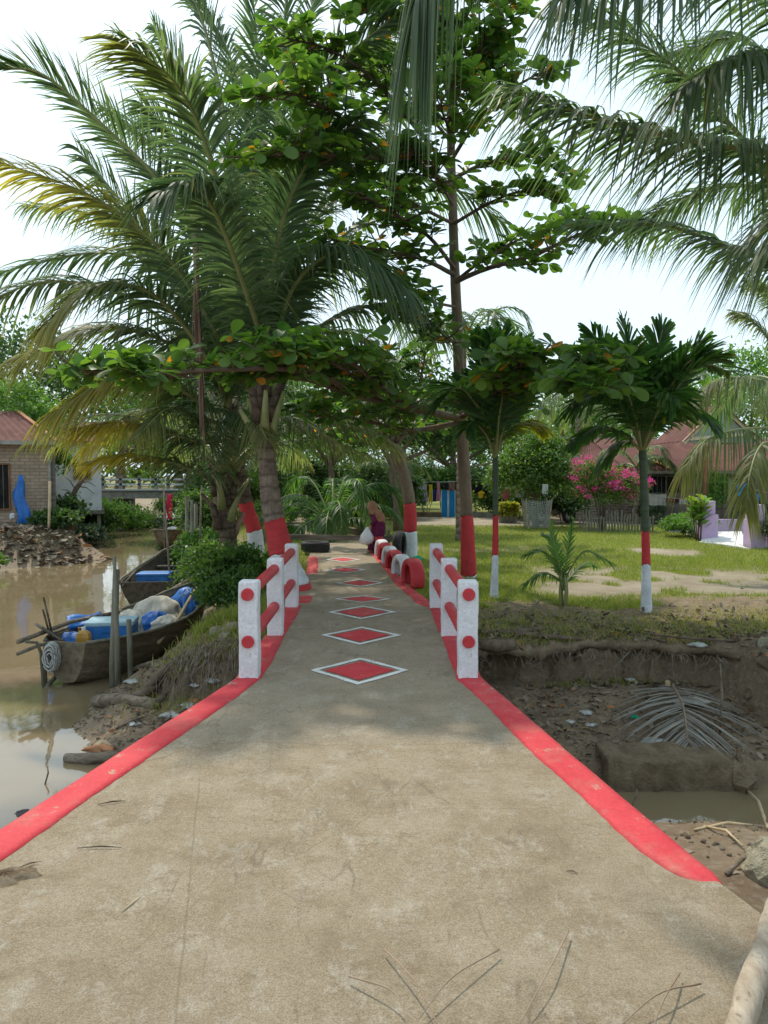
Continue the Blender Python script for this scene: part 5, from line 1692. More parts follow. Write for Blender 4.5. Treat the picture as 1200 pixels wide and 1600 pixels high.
# ---- white house behind it
D2 = 31.0
e0, e1 = P(74, 700, D2), P(157, 700, D2)
hw = thing('white_house', 'white plastered house with a dark window behind the brick house', 'house', (e1.x, D2, -.3), rad(20))
W2 = e1.x - e0.x + 2.5
H2 = P(100, 690, D2).z + .3
zb = P(100, 797, D2).z + .3
MB().box((-W2 / 2, 2.2, (H2 + zb) / 2), (W2, 4.4, H2 - zb)).build('wall', M['whitewall'], hw)
MB().box((-W2 / 2, 2.2, zb - .08), (W2 + .2, 4.5, .16)).build('floor_beam', M['darkwood'], hw)
for x in (-.1, -1.0, -2.0):
    for y in (.1, 4.2):
        MB().box((x, y, zb / 2 - .4), (.14, .14, zb + .5)).build('stilt', M['stakewood'], hw)
window(hw, (P(131, 735, D2).x - e1.x, -.03, P(131, 735, D2).z + .3), .62, .66, 'darkwood', 2)
window(hw, (P(90, 725, D2).x - e1.x, -.03, P(90, 718, D2).z + .3), .16, .08, 'darkwood', 0)
MB().box((P(90, 725, D2).x - e1.x, -.01, P(90, 731, D2).z + .3), (.17, .03, .55)).build('shutter', M['pillar'], hw)
corrugated((-W2 - .3, -.4, H2), (.3, -.4, H2), (-W2 - .3, 2.2, H2 + .9), (.3, 2.2, H2 + .9), 40).build('roof', M['rust'], hw)
corrugated((-W2 - .3, 4.8, H2), (.3, 4.8, H2), (-W2 - .3, 2.2, H2 + .92), (.3, 2.2, H2 + .92), 40).build('roof', M['rust'], hw)
# leaning bare tree in front of it
b_ = P(112, 790, 28.0)
t = thing('bare_tree', 'crooked leafless small tree leaning before the white house', 'tree', (b_.x, 28, tz(b_.x, 28)))
bp = lambda x, y: P(x, y, 28.0) - t.location
MB().tube([Vector((0, 0, -.3)), bp(110, 785), bp(118, 765), bp(130, 748), bp(133, 715)], [.12, .1, .09, .07, .03], 8, rough=.1).build('trunk', M['branchbark'], t, smooth=True)
for a_, b2 in (((118, 765), (100, 745)), ((126, 754), (150, 760)), ((122, 760), (148, 772)), ((131, 735), (112, 715)), ((132, 730), (146, 705)), ((114, 775), (95, 765))):
    MB().tube([bp(*a_), (bp(*a_) + bp(*b2)) / 2 + Vector((0, 0, .1)), bp(*b2)], [.03, .02, .008], 5).build('branch', M['branchbark'], t)

# ---- concrete road bridge across the creek
D3 = 43.0
rb = thing('road_bridge', 'grey concrete road bridge with railing across the creek', 'bridge', (-13, D3, .2))
o3 = rb.location
xa, xb = P(150, 760, D3).x - o3.x, P(430, 760, D3).x - o3.x
z1, z0 = P(200, 766, D3).z - o3.z, P(200, 779, D3).z - o3.z
MB().box(((xa + xb) / 2, 2, (z0 + z1) / 2), (xb - xa, 4, z1 - z0)).build('deck', M['concretegrey'], rb)
MB().box(((xa + xb) / 2, -.04, z1 + .03), (xb - xa, .3, .08)).build('kerb', M['pillar'], rb)
for px in (160, 188, 217, 243, 262, 290, 320):
    MB().box((P(px, 750, D3).x - o3.x, .1, z1 + .42), (.16, .16, .82)).build('post', M['concretegrey'], rb)
for y in (749, 757):
    MB().box(((xa + xb) / 2, .06, P(200, y, D3).z - o3.z), (xb - xa, .08, .1)).build('rail', M['pillar'], rb)
MB().box((xa + .3, 2, z0 - .6), (1.2, 3.9, 1.4)).build('abutment', M['concretegrey'], rb)
MB().box((P(300, 760, D3).x - o3.x, 2, z0 - .6), (1.2, 3.9, 1.4)).build('abutment', M['concretegrey'], rb)

# ---- long brick building behind the flowers
D5 = 33.0
x0, x1 = P(835, 690, D5).x, P(1010, 690, D5).x
lb = thing('brick_building', 'long brown brick building with flat dark roof edge behind the flowering bush', 'house', (x0, D5, LAND))
Hb = P(840, 683, D5).z - LAND
MB().box(((x1 - x0) / 2, 2, Hb / 2), (x1 - x0, 4, Hb)).build('wall', M['brickbrown'], lb)
MB().bar((-.2, -.15, Hb + .05), (x1 - x0, -.15, Hb - .3), .4, .07).build('roof', M['concretegrey'], lb)
MB().bar((-.2, 2.2, Hb + .12), (x1 - x0, 2.2, Hb - .23), 4.3, .06).build('roof', M['darkwood'], lb)

# ---- wooden house with long rusty roof
D6 = 27.0
x0 = P(985, 735, D6).x
wh = thing('wooden_house', 'weathered plank and brick house with long reddish brown metal roof', 'house', (x0, D6, LAND))
q6 = lambda px, py, dy=0: P(px, py, D6 + dy) - wh.location
W6 = 5.6
He = q6(1000, 737).z
MB().box((W6 / 2 + .3, 2.0, He / 2), (W6, 3.9, He)).build('wall', M['darkwood'], wh)
MB().box((.12, 1.95, He / 2), (.55, 4.0, He)).build('brick_wall', M['brickbrown'], wh)
MB().box((-1.0, 2.2, He / 2 - .1), (1.8, 3.0, He - .2)).build('brick_wall', M['brickbrown'], wh)
ridge = q6(1000, 686, 2.3)
corrugated((-.25, -.45, He + .03), (W6 + .6, -.45, He + .03), (-.8, 2.3, ridge.z), (W6 + .6, 2.3, ridge.z), 110).build('roof', M['rust'], wh)
corrugated((-2.1, .2, He - .02), (-.2, -.44, He + .02), (-.9, 2.3, ridge.z - .1), (-.7, 2.3, ridge.z - .02), 40).build('roof', M['rust'], wh)
MB().bar((-.25, -.47, He - .02), (W6 + .6, -.47, He - .02), .03, .1).build('fascia', M['concretegrey'], wh)
MB().bar(Vector((.55, .9, He + .72)), Vector((1.25, -.3, He + .115)), .16, .02).build('roof_patch', M['roofpatch'], wh)
for k in range(9):
    z = .25 + k * .17
    MB().box((1.95 + W6 / 2 - .6, .035, z), (W6 - 2.0, .05, .155), Matrix.Rotation(rad(-3), 3, 'X')).build('plank', M['darkwood'], wh)
cw = q6(1027, 757)
window(wh, (cw.x, .02, cw.z), .62, .62, 'darkwood', 3)
for k in range(5):
    MB().box((cw.x, .0, cw.z + .42 + k * .07), (.68, .05, .03), Matrix.Rotation(rad(-25), 3, 'X')).build('louver', M['brownpost'], wh)
MB().box((cw.x + .52, -.08, cw.z), (.40, .03, .52), Matrix.Rotation(rad(-18), 3, 'Z')).build('shutter', M['dark'], wh)
cw2 = q6(1150, 748)
window(wh, (cw2.x, .0, cw2.z), .8, .3, 'brownpost', 5)

# ---- gabled porch roof in front of it
D7 = 24.0
pc = P(1127, 700, D7)
po = thing('gable_porch', 'gabled porch roof with cream edge boards on brown posts', 'porch', (pc.x, D7, LAND))
q7 = lambda px, py, dy=0: P(px, py, D7 + dy) - po.location
ap, l_, r_ = q7(1127, 634), q7(1068, 692), q7(1190, 692)
MB().rings([[l_ + Vector((.1, .05, 0)), r_ + Vector((-.1, .05, 0)), ap + Vector((0, .05, -.1))], [l_ + Vector((.1, .11, 0)), r_ + Vector((-.1, .11, 0)), ap + Vector((0, .11, -.1))]]).build('gable_panel', M['gablegrey'], po)
for s in (l_, r_):
    MB().bar(ap, s, .06, .12).build('barge_board', M['cream'], po)
    q = corrugated(s + Vector((0, -.1, .06)), s + Vector((0, 2.8, .06)), ap + Vector((0, -.1, .06)), ap + Vector((0, 2.8, .06)), 30)
    q.build('roof', M['rust'], po)
MB().bar(l_ + Vector((.2, 0, .12)), r_ + Vector((-.2, 0, .3)), .06, .1).build('tie_beam', M['cream'], po)
for s in (q7(1105, 700), q7(1196, 700)):
    MB().box((s.x, .1, s.z / 2), (.11, .11, s.z + .15)).build('post', M['brownpost'], po)

# ---- lilac gate wall
ga = thing('gate_wall', 'lilac painted low wall with two stepped gate posts and pale tiled ramp', 'wall', G(1140, 848, LAND))
off = ga.location
def gpost(px0, px1, pyb, pym, pyt, w1, w2):
    b0 = G((px0 + px1) / 2, pyb, LAND)
    zt, zm = P(px0, pyt, b0.y).z, P(px0, pym, b0.y).z
    c = b0 - off
    MB().box((c.x, c.y + .2, (zm - LAND) / 2 - .05), (w1, .4, zm - LAND + .1)).build('post', M['purple'], ga, bevel=.01)
    MB().box((c.x, c.y + .2, (zm + zt) / 2 - LAND + .002), (w2, .32, zt - zm)).build('post_top', M['purple'], ga, bevel=.01)
    return b0
bl = gpost(1097, 1121, 846, 804, 783, .42, .29)
br_ = gpost(1174, 1196, 858, 812, 789, .34, .30)
MB().bar(Vector((bl.x + .1, 22.4, .10)) - off, Vector((br_.x + 2.4, 22.4, .10)) - off, .16, .44).build('low_wall', M['purple'], ga)
MB().bar(Vector((bl.x + .15, bl.y + .3, -.0)) - off, Vector((bl.x + .6, 22.3, -.0)) - off, .14, .3).build('low_wall', M['purple'], ga)
MB().bar(Vector((br_.x + .3, br_.y + .3, .1)) - off, Vector((br_.x + 2.2, br_.y + .6, .1)) - off, .14, .6).build('low_wall', M['purple'], ga)
q = MB()
a0, a1, a2, a3 = G(1100, 846, -.02), G(1172, 857, -.02), Vector((br_.x + .2, 22.3, .08)), Vector((bl.x + .5, 22.3, .08))
v = [a0, a1, a2, a3]
q.rings([[x - off + Vector((0, 0, -.12)) for x in v], [x - off for x in v]])
q.build('tiled_floor', M['marble'], ga)
r0, r1, r2, r3 = G(1092, 848, -.05), G(1170, 856, -.05), G(1158, 842, -.05), G(1120, 840, -.05)
q = MB().rings([[x - off + Vector((0, 0, -.05)) for x in (r0, r1, r2, r3)], [r0 - off + Vector((0, 0, .02)), r1 - off + Vector((0, 0, .02)), r2 - off + Vector((0, 0, .20)), r3 - off + Vector((0, 0, .16))]])
q.build('ramp', M['marble'], ga)

# ---- pillars, fence, drain kerbs of the yard
p_ = G(766, 796, LAND)
t = thing('pillar', 'whitewashed concrete pillar with a teal band behind the tall thin palm', 'pillar', p_)
MB().box((0, 0, .6), (.26, .26, 1.25), taper=.9).build('shaft', M['pillar'], t, bevel=.01)
MB().box((0, 0, .86), (.275, .275, .14)).build('band', clothmat('teal_paint', (.05, .38, .42)), t)
MB().box((0, 0, 1.27), (.3, .3, .1)).build('cap', M['pillar'], t)
p_ = G(716, 788, LAND)
t = thing('pillar', 'orange red post standing right of the blue panels', 'post', p_)
MB().box((0, 0, .75), (.16, .16, 1.6)).build('shaft', M['orangered'], t, bevel=.01)
MB().box((0, 0, 1.58), (.2, .2, .06)).build('cap', M['orangered'], t)
# fence below the flowers
fe = thing('picket_fence', 'dark rough picket fence below the pink flowering bush', 'fence', (5.85, 22.5, LAND))
for k in range(26):
    h = random.uniform(.45, .75)
    MB().box((k * .085 - .1, random.uniform(-.03, .03), h / 2 - .05), (.045, .03, h), Matrix.Rotation(random.uniform(-.08, .08), 3, 'Y')).build('picket', M['stakewood' if k % 3 else 'darkwood'], fe)
MB().bar((-.15, .03, .4), (2.1, .03, .42), .03, .05).build('rail', M['darkwood'], fe)
for i, (a_, b2, lb_) in enumerate([((528, 829), (566, 838), 'dark low kerb on the right edge of the path before the person'), ((560, 806), (690, 808), 'long dark drain kerb behind the painted tree trunk'), ((735, 806), (775, 810), 'pale drain kerb by the whitewashed pillar')]):
    a3, b3 = G(*a_, LAND), G(*b2, LAND)
    q = MB().bar(a3 + Vector((0, 0, .08)), b3 + Vector((0, 0, .08)), .16, .2)
    o = q.build('kerb', M['muddyblock' if i < 2 else 'concretegrey'], bevel=.015)
    tag(o, lb_, 'kerb')
# ================================================================ boats
def boat(label, stern, bow, beam, zrim, depth, mat='boatwood', prof=None, sheer=(.03, 0, .0, .1, .32), thwarts=(.3, .62), seed=1, inner=None):
    stern, bow = Vector((*stern, 0)), Vector((*bow, 0))
    d = bow - stern
    Lb = d.length
    t = thing('boat', label, 'boat', (stern.x, stern.y, zrim), math.atan2(d.y, d.x), group='wooden boats on the creek')
    prof = prof or ([0, .1, .3, .6, .85, 1], [.45, .78, 1, .95, .6, .05])
    n = 26
    rows = []
    gl, gr = [], []
    def section(u, k, dz):
        b = np.interp(u, *prof) * beam / 2 * k
        top = np.interp(u, [0, .25, .5, .75, 1], sheer)
        keel = -depth + np.interp(u, [0, .15, .7, 1], [.12, 0, 0, depth * .75]) + dz
        pts = []
        for s in np.linspace(-1, 1, 13):
            a = abs(s)
            y = b * math.copysign(a ** .55, s) if a > 0 else 0
            z = keel + (top - keel) * a ** 1.9
            pts.append(Vector((u * Lb, y, z)))
        return pts
    for i in range(n):
        u = i / (n - 1)
        o_ = section(u, 1, 0)
        ui = min(max(u, .015), .975)
        i_ = section(ui, .93, .045)
        i_[0].z += 0; i_[-1].z += 0
        rows.append(o_ + i_[::-1])
        gl.append(o_[0] + Vector((0, -.01, .012)))
        gr.append(o_[-1] + Vector((0, .01, .012)))
    q = MB().rings(rows)
    h = q.build('hull', M[mat], t, smooth=False)
    tr_ = section(0, .99, 0)
    MB().rings([[v + Vector((.005, 0, 0)) for v in tr_], [v + Vector((.045, 0, 0)) for v in tr_]]).build('transom', M[mat], t)
    for g_l in (gl, gr):
        MB().tube(g_l, .028, 6, flat=.8).build('gunwale', M['stakewood'], t, smooth=True)
    fl = []
    for k in range(5):
        y = (k - 2) * beam * .12
        MB().bar((Lb * .12, y, -depth * .72), (Lb * .78, y * .8, -depth * .72), beam * .105, .02).build('floor_board', M[inner or mat], t)
    for u in thwarts:
        b = np.interp(u, *prof) * beam * .46
        MB().box((u * Lb, 0, -.07), (.16, 2 * b, .03)).build('thwart', M['darkwood'], t)
    for u in (.2, .45, .7):
        sec = section(u, .91, .05)
        MB().tube(sec, .02, 5).build('rib', M[inner or mat], t)
    MB().tube([(Lb * .985, 0, -depth * .3), (Lb * 1.01, 0, sheer[-1] + .12)], .04, 6).build('stem_post', M['stakewood'], t)
    return t

b1 = boat('weathered wooden fishing boat nearest the footbridge, loaded with nets and a blue box', (-4.12, 9.85), (-3.2, 13.5), 1.32, -.56, .62)
b2_ = boat('dark empty wooden boat with a blue box at its stern, behind the loaded boat', (-4.75, 15.4), (-5.35, 20.2), 1.25, -.55, .66, 'boatdark', ([0, .1, .5, .85, 1], [.9, 1, 1, .6, .08]), (.02, .02, .05, .15, .35), (.5, .72))
b3_ = boat('small wooden boat with bow towards the bridge, far up the creek', (-8.55, 31.3), (-7.75, 27.2), 1.2, -.55, .65, 'boatwood', None, (.02, .02, .04, .12, .2), (.35, .65))

def W(px, py, z):          # point on the plane z seen at a pixel
    return G(px, py, z)

def bluebox(name, label, c, dims, rz, lidmat, parent=None):
    t = thing(name, label, 'cool box', c, rz)
    w_, d_, h_ = dims
    MB().box((0, 0, h_ / 2), (w_, d_, h_), taper=1.05).build('body', M['bluebox'], t, bevel=.015)
    MB().box((0, 0, h_ + .025), (w_ * 1.09, d_ * 1.09, .06)).build('lid', M[lidmat], t, bevel=.015)
    MB().box((0, -d_ * .53, h_ * .8), (w_ * .2, .03, .03)).build('latch', M['bluebox'], t)
    for s in (-1, 1):
        MB().box((s * w_ * .54, 0, h_ * .6), (.03, d_ * .3, .035)).build('handle', M['bluebox'], t)
    return t
c = P(172, 1003, 10.9)
bluebox('cool_box', 'blue cool box with pale lid amidships in the loaded boat', (c.x, 11.0, -.86), (.62, .46, .36), rad(8), 'boxlid')
bluebox('cool_box', 'blue cool box across the stern of the dark boat', (-4.83, 16.1, -.80), (.62, .42, .32), rad(4), 'bluebox')
# jerrycan
t = thing('jerrycan', 'amber plastic jerrycan beside the pale lidded blue box', 'jerrycan', (P(131, 1000, 10.5).x, 10.5, -.80))
MB().rings([[(x * k, y * k, z) for x, y in ((-.09, -.06), (0, -.075), (.09, -.06), (.1, 0), (.09, .06), (0, .075), (-.09, .06), (-.1, 0))] for k, z in ((.9, 0), (1, .03), (1, .2), (.85, .26), (.4, .3))]).build('body', M['jerry'], t, bevel=.01)
MB().tube([(.0, 0, .29), (.0, 0, .34)], .03, 10).build('cap', M['whitebag'], t)
MB().tube([(-.06, 0, .27), (-.07, 0, .33), (-.02, 0, .33)], .012, 6).build('handle', M['jerry'], t)

def cloth_heap(name, label, cat, c, r, mat, seed, amp=.25, n=40, m_=16):
    """crumpled heap: upper half of a noisy ellipsoid with folds"""
    g = random.Random(seed)
    ph = [g.random() * 6 for _ in range(6)]
    rows = []
    for i in range(m_):
        th = (i / (m_ - 1)) * (math.pi * .56)
        row = []
        for j in range(n):
            a = 2 * math.pi * j / n
            k = 1 + amp * (.4 * math.sin(3 * a + ph[0] + 2 * th) + .3 * math.sin(5 * a + ph[1] - 3 * th) + .22 * math.sin(9 * a + ph[2] + 4 * th) + .16 * math.sin(15 * a + ph[3] + 6 * math.sin(2 * th)) + .12 * math.sin(23 * a + ph[4]))
            k *= 1 + .06 * math.sin(11 * th + ph[5] + 2 * a)
            row.append(Vector((r[0] * k * math.sin(th) * math.cos(a), r[1] * k * math.sin(th) * math.sin(a), r[2] * (math.cos(th) * (1 + .25 * amp * math.sin(4 * a + ph[1]) * math.sin(th))))))
        rows.append(row)
    o = MB().rings(rows[1:]).build(name, M[mat], smooth=True)
    o.location = c
    tag(o, label, cat)
    return o
p_ = P(250, 965, 12.2)
cloth_heap('net_sack', 'big greyish sack of fishing net heaped in the bow of the loaded boat', 'net', (P(247, 960, 12.6).x, 12.55, -.82), (.48, .55, .46), 'sack', 3, .16)
cloth_heap('fishing_net', 'loose pale fishing net spilling beside the blue box in the boat', 'net', (P(205, 975, 12.0).x, 12.1, -.84), (.42, .42, .34), 'net', 5, .3)
cloth_heap('net_bundle', 'small cream net bundle on the near gunwale of the loaded boat', 'net', (P(262, 985, 11.7).x, 11.75, -.72), (.22, .3, .2), 'sack', 8, .3)
cloth_heap('blue_tarp', 'crumpled blue tarp on the net in the loaded boat', 'tarp', (P(238, 978, 11.8).x, 11.95, -.74), (.26, .18, .24), 'tarp', 6, .4)
cloth_heap('blue_tarp', 'blue tarp wrapped round the bow of the loaded boat', 'tarp', (P(290, 970, 12.8).x, 12.9, -.72), (.24, .3, .46), 'tarp', 7, .3)
cloth_heap('blue_tarp', 'crumpled blue tarp low in the stern of the loaded boat', 'tarp', (P(108, 1000, 10.6).x, 10.65, -.78), (.3, .2, .22), 'tarp', 9, .4)
cloth_heap('blue_tarp', 'small blue tarp in the boat far up the creek', 'tarp', (-7.95, 28.6, -.72), (.3, .3, .28), 'tarp', 12, .4)
cloth_heap('net_heap', 'grey net heap in the boat far up the creek', 'net', (-8.2, 29.8, -.8), (.35, .5, .4), 'net', 13, .3)
cloth_heap('red_tarp', 'reddish cover over the bow of the boat far up the creek', 'tarp', (-7.83, 28.0, -.66), (.35, .2, .14), 'rust', 14, .3)
# sheet of tarp rigged as a flat awning over the stern
c = [P(104, 964, 11.0), P(157, 957, 11.6), P(161, 967, 11.4), P(106, 984, 10.8)]
q = MB()
R = [[c[0].lerp(c[1], t) * (1 - s) + c[3].lerp(c[2], t) * s + Vector((0, 0, .02 * math.sin(7 * t + 3 * s))) for t in np.linspace(0, 1, 12)] for s in np.linspace(0, 1, 6)]
o = q.rings(R, cap=False, closed=False).build('blue_tarp', M['tarp'], smooth=True)
so = o.modifiers.new('thickness', 'SOLIDIFY'); so.thickness = .012
tag(o, 'blue tarp stretched on a pole over the stern of the loaded boat', 'tarp')

def stick(name, label, cat, pts, r, mat='stakewood', n=7, rough=.05, group=None):
    q = MB().tube(pts, r, n, rough=rough)
    o = q.build(name, M[mat], smooth=True)
    return tag(o, label, cat, group)
BP = 'poles lying in the boats'
stick('boat_pole', 'pole jutting out left over the stern under the stretched tarp', 'pole', [P(28, 1003, 9.6), P(110, 972, 10.7), P(190, 955, 12.1)], [.032, .03, .025], 'deadwood', group=BP)
stick('boat_pole', 'lower pole of the bamboo frame at the boat stern', 'pole', [P(27, 1022, 9.5), P(62, 1008, 9.8), P(100, 1000, 10.1)], [.024, .024, .02], 'stakewood', group=BP)
stick('boat_pole', 'upper curved pole of the bamboo frame at the boat stern', 'pole', [P(40, 1003, 9.6), P(58, 1004, 9.7), P(64, 1020, 9.75), P(68, 1074, 9.8)], [.02, .02, .022, .022], 'stakewood', group=BP)
stick('boat_pole', 'second upright of the frame behind the boat stern', 'pole', [P(70, 1010, 9.85), P(72, 1078, 9.9)], [.022, .022], 'stakewood', group=BP)
stick('boat_pole', 'brace at the water line of the boat stern', 'pole', [P(70, 1076, 9.8), P(88, 1056, 10.0)], [.03, .03], 'stakewood', group=BP)
stick('boat_pole', 'tall thin stick standing in the boat stern', 'pole', [P(68, 933, 10.0), P(84, 1000, 10.0)], [.012, .016], 'barkdark', group=BP)
stick('boat_pole', 'shorter stick standing in the boat stern', 'pole', [P(67, 952, 9.9), P(80, 1000, 10.0)], [.012, .016], 'barkdark', group=BP)
stick('bamboo_pole', 'long orange bamboo pole leaning on the bow of the loaded boat', 'pole', [P(246, 1005, 10.9), P(280, 965, 11.7), P(306, 918, 12.6)], [.03, .028, .022], 'bamboo', group=BP)
stick('boat_pole', 'grey pole lying along the far gunwale towards the dark boat', 'pole', [P(190, 963, 12.3), P(240, 938, 13.4), P(300, 903, 14.6)], [.04, .04, .035], 'deadwood', group=BP)
stick('boat_pole', 'thin stick at the stern of the dark boat', 'pole', [P(192, 915, 15.3), P(212, 891, 15.8)], [.02, .015], 'stakewood', group=BP)
# board in the stern, paddle-like
q = MB().bar(P(60, 977, 10.0), P(98, 1003, 10.2), .28, .03)
tag(q.build('board', M['darkwood'], bevel=.004), 'broad grey board propped in the stern of the loaded boat', 'board')
# coil of rope over the stern
t = thing('rope_coil', 'coil of pale rope hanging over the boat stern', 'rope', P(84, 1015, 9.82))
for k in range(20):
    a0 = random.random()
    rr = .045 + .085 * random.random()
    pts = [Vector((rr * math.cos(a) * .7 + random.uniform(-.012, .012), -.02 * k * .4, -.09 + .1 * rr + rr * 1.5 * math.sin(a))) for a in np.linspace(a0, a0 + 6.3, 18)]
    MB().tube(pts, .011, 5).build('loop', M['rope'], t, smooth=True)
# mooring stakes
SK = 'wooden stakes in the creek'
stick('mooring_stake', 'thick double grey stake standing before the loaded boat', 'stake', [P(177, 1045, 9.6) + Vector((0, 0, -.3)), P(177, 1040, 9.6), P(182, 890, 9.6)], [.05, .05, .042], 'stakewood', 8, .12, SK)
stick('mooring_stake', 'thin stake bound to the thick double one', 'stake', [P(184, 1045, 9.55) + Vector((0, 0, -.3)), P(184, 1040, 9.55), P(179, 870, 9.55)], [.038, .038, .022], 'stakewood', 8, .12, SK)
stick('mooring_stake', 'short stake right of the thick double one', 'stake', [P(204, 1048, 9.6) + Vector((0, 0, -.3)), P(204, 1044, 9.6), P(201, 968, 9.6)], [.038, .036, .034], 'stakewood', 8, .1, SK)
stick('mooring_stake', 'tall thin pole standing in the dark boat', 'stake', [P(266, 935, 16.4) + Vector((0, 0, -.3)), P(264, 880, 16.4), P(255, 757, 16.4)], [.03, .026, .015], 'deadwood', 6, .08, SK)
stick('mooring_stake', 'slim pole standing in the shrub beside the dark boat', 'stake', [P(311, 860, 17.5) + Vector((0, 0, -.4)), P(315, 758, 17.5)], [.03, .022], 'deadwood', 6, .08, SK)
stick('mooring_stake', 'bamboo pole on the far bank before the brick house', 'stake', [P(75, 860, 24.0) + Vector((0, 0, -.3)), P(78, 752, 24.0)], [.05, .04], 'bamboo', 6, .08, SK)
stick('mooring_stake', 'thin pole with a red flag up the creek', 'stake', [P(257, 865, 27.2) + Vector((0, 0, -.4)), P(256, 760, 27.2)], [.035, .025], 'deadwood', 6, .08, SK)
q = MB()
fa = P(259, 772, 27.1)
R = [[fa + Vector((.03 + .20 * t + .02 * math.sin(k * 2), .03 * math.sin(5 * t + k), -.11 * k)) for t in np.linspace(0, 1, 6)] for k in range(9)]
o = q.rings(R, cap=False, closed=False).build('red_flag', clothmat('red_cloth', (.5, .03, .07)), smooth=True)
so = o.modifiers.new('thickness', 'SOLIDIFY'); so.thickness = .01
tag(o, 'limp red flag hanging on the pole above the far boat', 'flag')
for i, (px, y) in enumerate(((292, 21), (300, 20.2), (306, 22))):
    a_ = P(px, 850, y)
    stick('fence_stake', ['leftmost', 'middle', 'rightmost'][i] + ' weathered bank stake behind the third boat', 'stake', [Vector((a_.x, y, tz(a_.x, y) - .3)), P(px, 775 + 6 * i, y)], [.06, .05], 'stakewood', 6, .1, SK)
# blue bucket at the far bank
c = G(198, 822, -1.05)
t = thing('bucket', 'small blue bucket stranded on the far mud bank', 'bucket', (c.x, c.y, -1.1))
MB().rings([[(r * math.cos(a), r * math.sin(a), z) for a in np.linspace(0, 6.283, 14, endpoint=False)] for r, z in ((.15, 0), (.2, .32), (.21, .32), (.19, .3), (.14, .03))]).build('body', M['tarp'], t, smooth=False)
MB().tube([(.2 * math.cos(a), 0, .31 + .16 * math.sin(a)) for a in np.linspace(0, 3.14, 9)], .01, 5).build('handle', M['rope'], t)

# ================================================================ person
def person():
    g = G(583, 864, 0)
    t = thing('person', 'person in brown headscarf and maroon dress stooping beside the tyre row', 'person', (g.x + .06, g.y, 0))
    # local: faces -X (left in the picture)
    q = MB()
    q.tube([(-.10, -.03, .04), (-.07, -.04, .30), (.03, -.05, .52)], [.035, .045, .07], 10)
    q.tube([(.06, .05, .04), (.07, .05, .30), (.04, .05, .52)], [.035, .045, .07], 10)
    for x, y in ((-.13, -.03), (.03, .05)):
        q.ball((x, y, .03), (.075, .032, .03), 10, 6)
    q.tube([(.04, 0, .50), (.05, 0, .60), (.02, 0, .72), (-.03, 0, .82), (-.06, 0, .87)], [.11, .10, .105, .09, .04], 14)
    q.tube([(-.05, 0, .84), (-.08, 0, .90)], .032, 10)
    q.ball((-.105, 0, .985), (.075, .066, .09), 16, 12)
    q.ball((-.18, 0, .975), (.016, .012, .014), 8, 6)                 # nose
    q.ball((-.155, 0, .93), (.03, .03, .025), 8, 6)                   # chin
    for s in (-1, 1):
        q.tube([(-.02, s * .09, .81), (-.02 - .02 * (s < 0), s * .12, .66), (-.11, s * .10, .55)], [.036, .03, .022], 10)
        hx, hy, hz = -.125, s * .10, .53
        q.ball((hx, hy, hz), (.022, .013, .03), 8, 6)
        for k in range(4):
            y0 = hy + (k - 1.5) * .009
            ln = (.036, .042, .040, .032)[k]
            q.tube([(hx, y0, hz - .015), (hx - .012, y0, hz - .015 - ln * .6), (hx - .004, y0, hz - .02 - ln)], [.0065, .006, .005], 6)
        q.tube([(hx - .01, hy - s * .012, hz), (hx - .026, hy - s * .02, hz - .02)], [.007, .006], 6)
    body = q.build('body', M['skin'], t, smooth=True)
    rm = body.modifiers.new('one_skin', 'REMESH')
    rm.mode = 'VOXEL'
    rm.voxel_size = .0075
    rm.use_smooth_shade = True
    f = MB()
    for s in (-1, 1): f.ball((-.168, s * .027, 1.0), (.008, .012, .007), 8, 5)
    f.build('eyes', M['dark'], t, smooth=True)
    f = MB().tube([(-.172, -.02, .948), (-.178, 0, .946), (-.172, .02, .948)], .006, 6)
    f.build('mouth', clothmat('lips', (.30, .10, .09)), t, smooth=True)
    # dress: rings from hem to neck with folds
    prof = [(.06, .0, .165, .13), (.20, .01, .155, .125), (.38, .03, .145, .125), (.52, .05, .15, .135), (.62, .05, .135, .128), (.72, .02, .128, .13), (.80, -.02, .115, .125), (.86, -.05, .075, .08), (.885, -.06, .05, .05)]
    R = []
    for z, x, rx_, ry_ in prof:
        fold = .16 * max(0, 1 - z / .6)
        R.append([Vector((x + rx_ * math.cos(a) * (1 + fold * math.sin(7 * a)), ry_ * math.sin(a) * (1 + fold * math.sin(7 * a + .4)), z)) for a in np.linspace(0, 6.283, 42, endpoint=False)])
    MB().rings(R).build('dress', M['maroon'], t, smooth=True)
    sl = MB()
    for s in (-1, 1):
        sl.tube([(-.02, s * .085, .83), (-.03, s * .125, .67), (-.09, s * .11, .575)], [.055, .048, .042], 12)
    sl.build('sleeves', M['maroon'], t, smooth=True)
    # headscarf: hood open at the face, cape falling over the shoulders and back
    R = []
    for i, (z, xc, rx_, ry_) in enumerate([(1.085, -.09, .03, .03), (1.075, -.09, .065, .06), (1.03, -.085, .097, .083), (.98, -.08, .10, .085), (.93, -.06, .10, .088), (.88, -.03, .12, .115), (.82, .0, .155, .145), (.74, .03, .16, .15), (.66, .06, .13, .13)]):
        row = []
        for a in np.linspace(0, 6.283, 36, endpoint=False):
            x = xc + rx_ * math.cos(a) * (1 + .05 * math.sin(9 * a) * (i > 4))
            if 2 <= i <= 4 and math.cos(a) < -.55:
                x = max(x, -.168 + .02 * abs(math.sin(a)) * 2)
                x += .04 * (-.55 - math.cos(a)) / .45
            if i >= 7: 
                zz = z + .10 * max(0, -math.cos(a))
            else: zz = z
            row.append(Vector((x, ry_ * math.sin(a), zz)))
        R.append(row)
    MB().rings(R, cap=False).build('headscarf', M['scarf'], t, smooth=True)
    return t
pt = person()
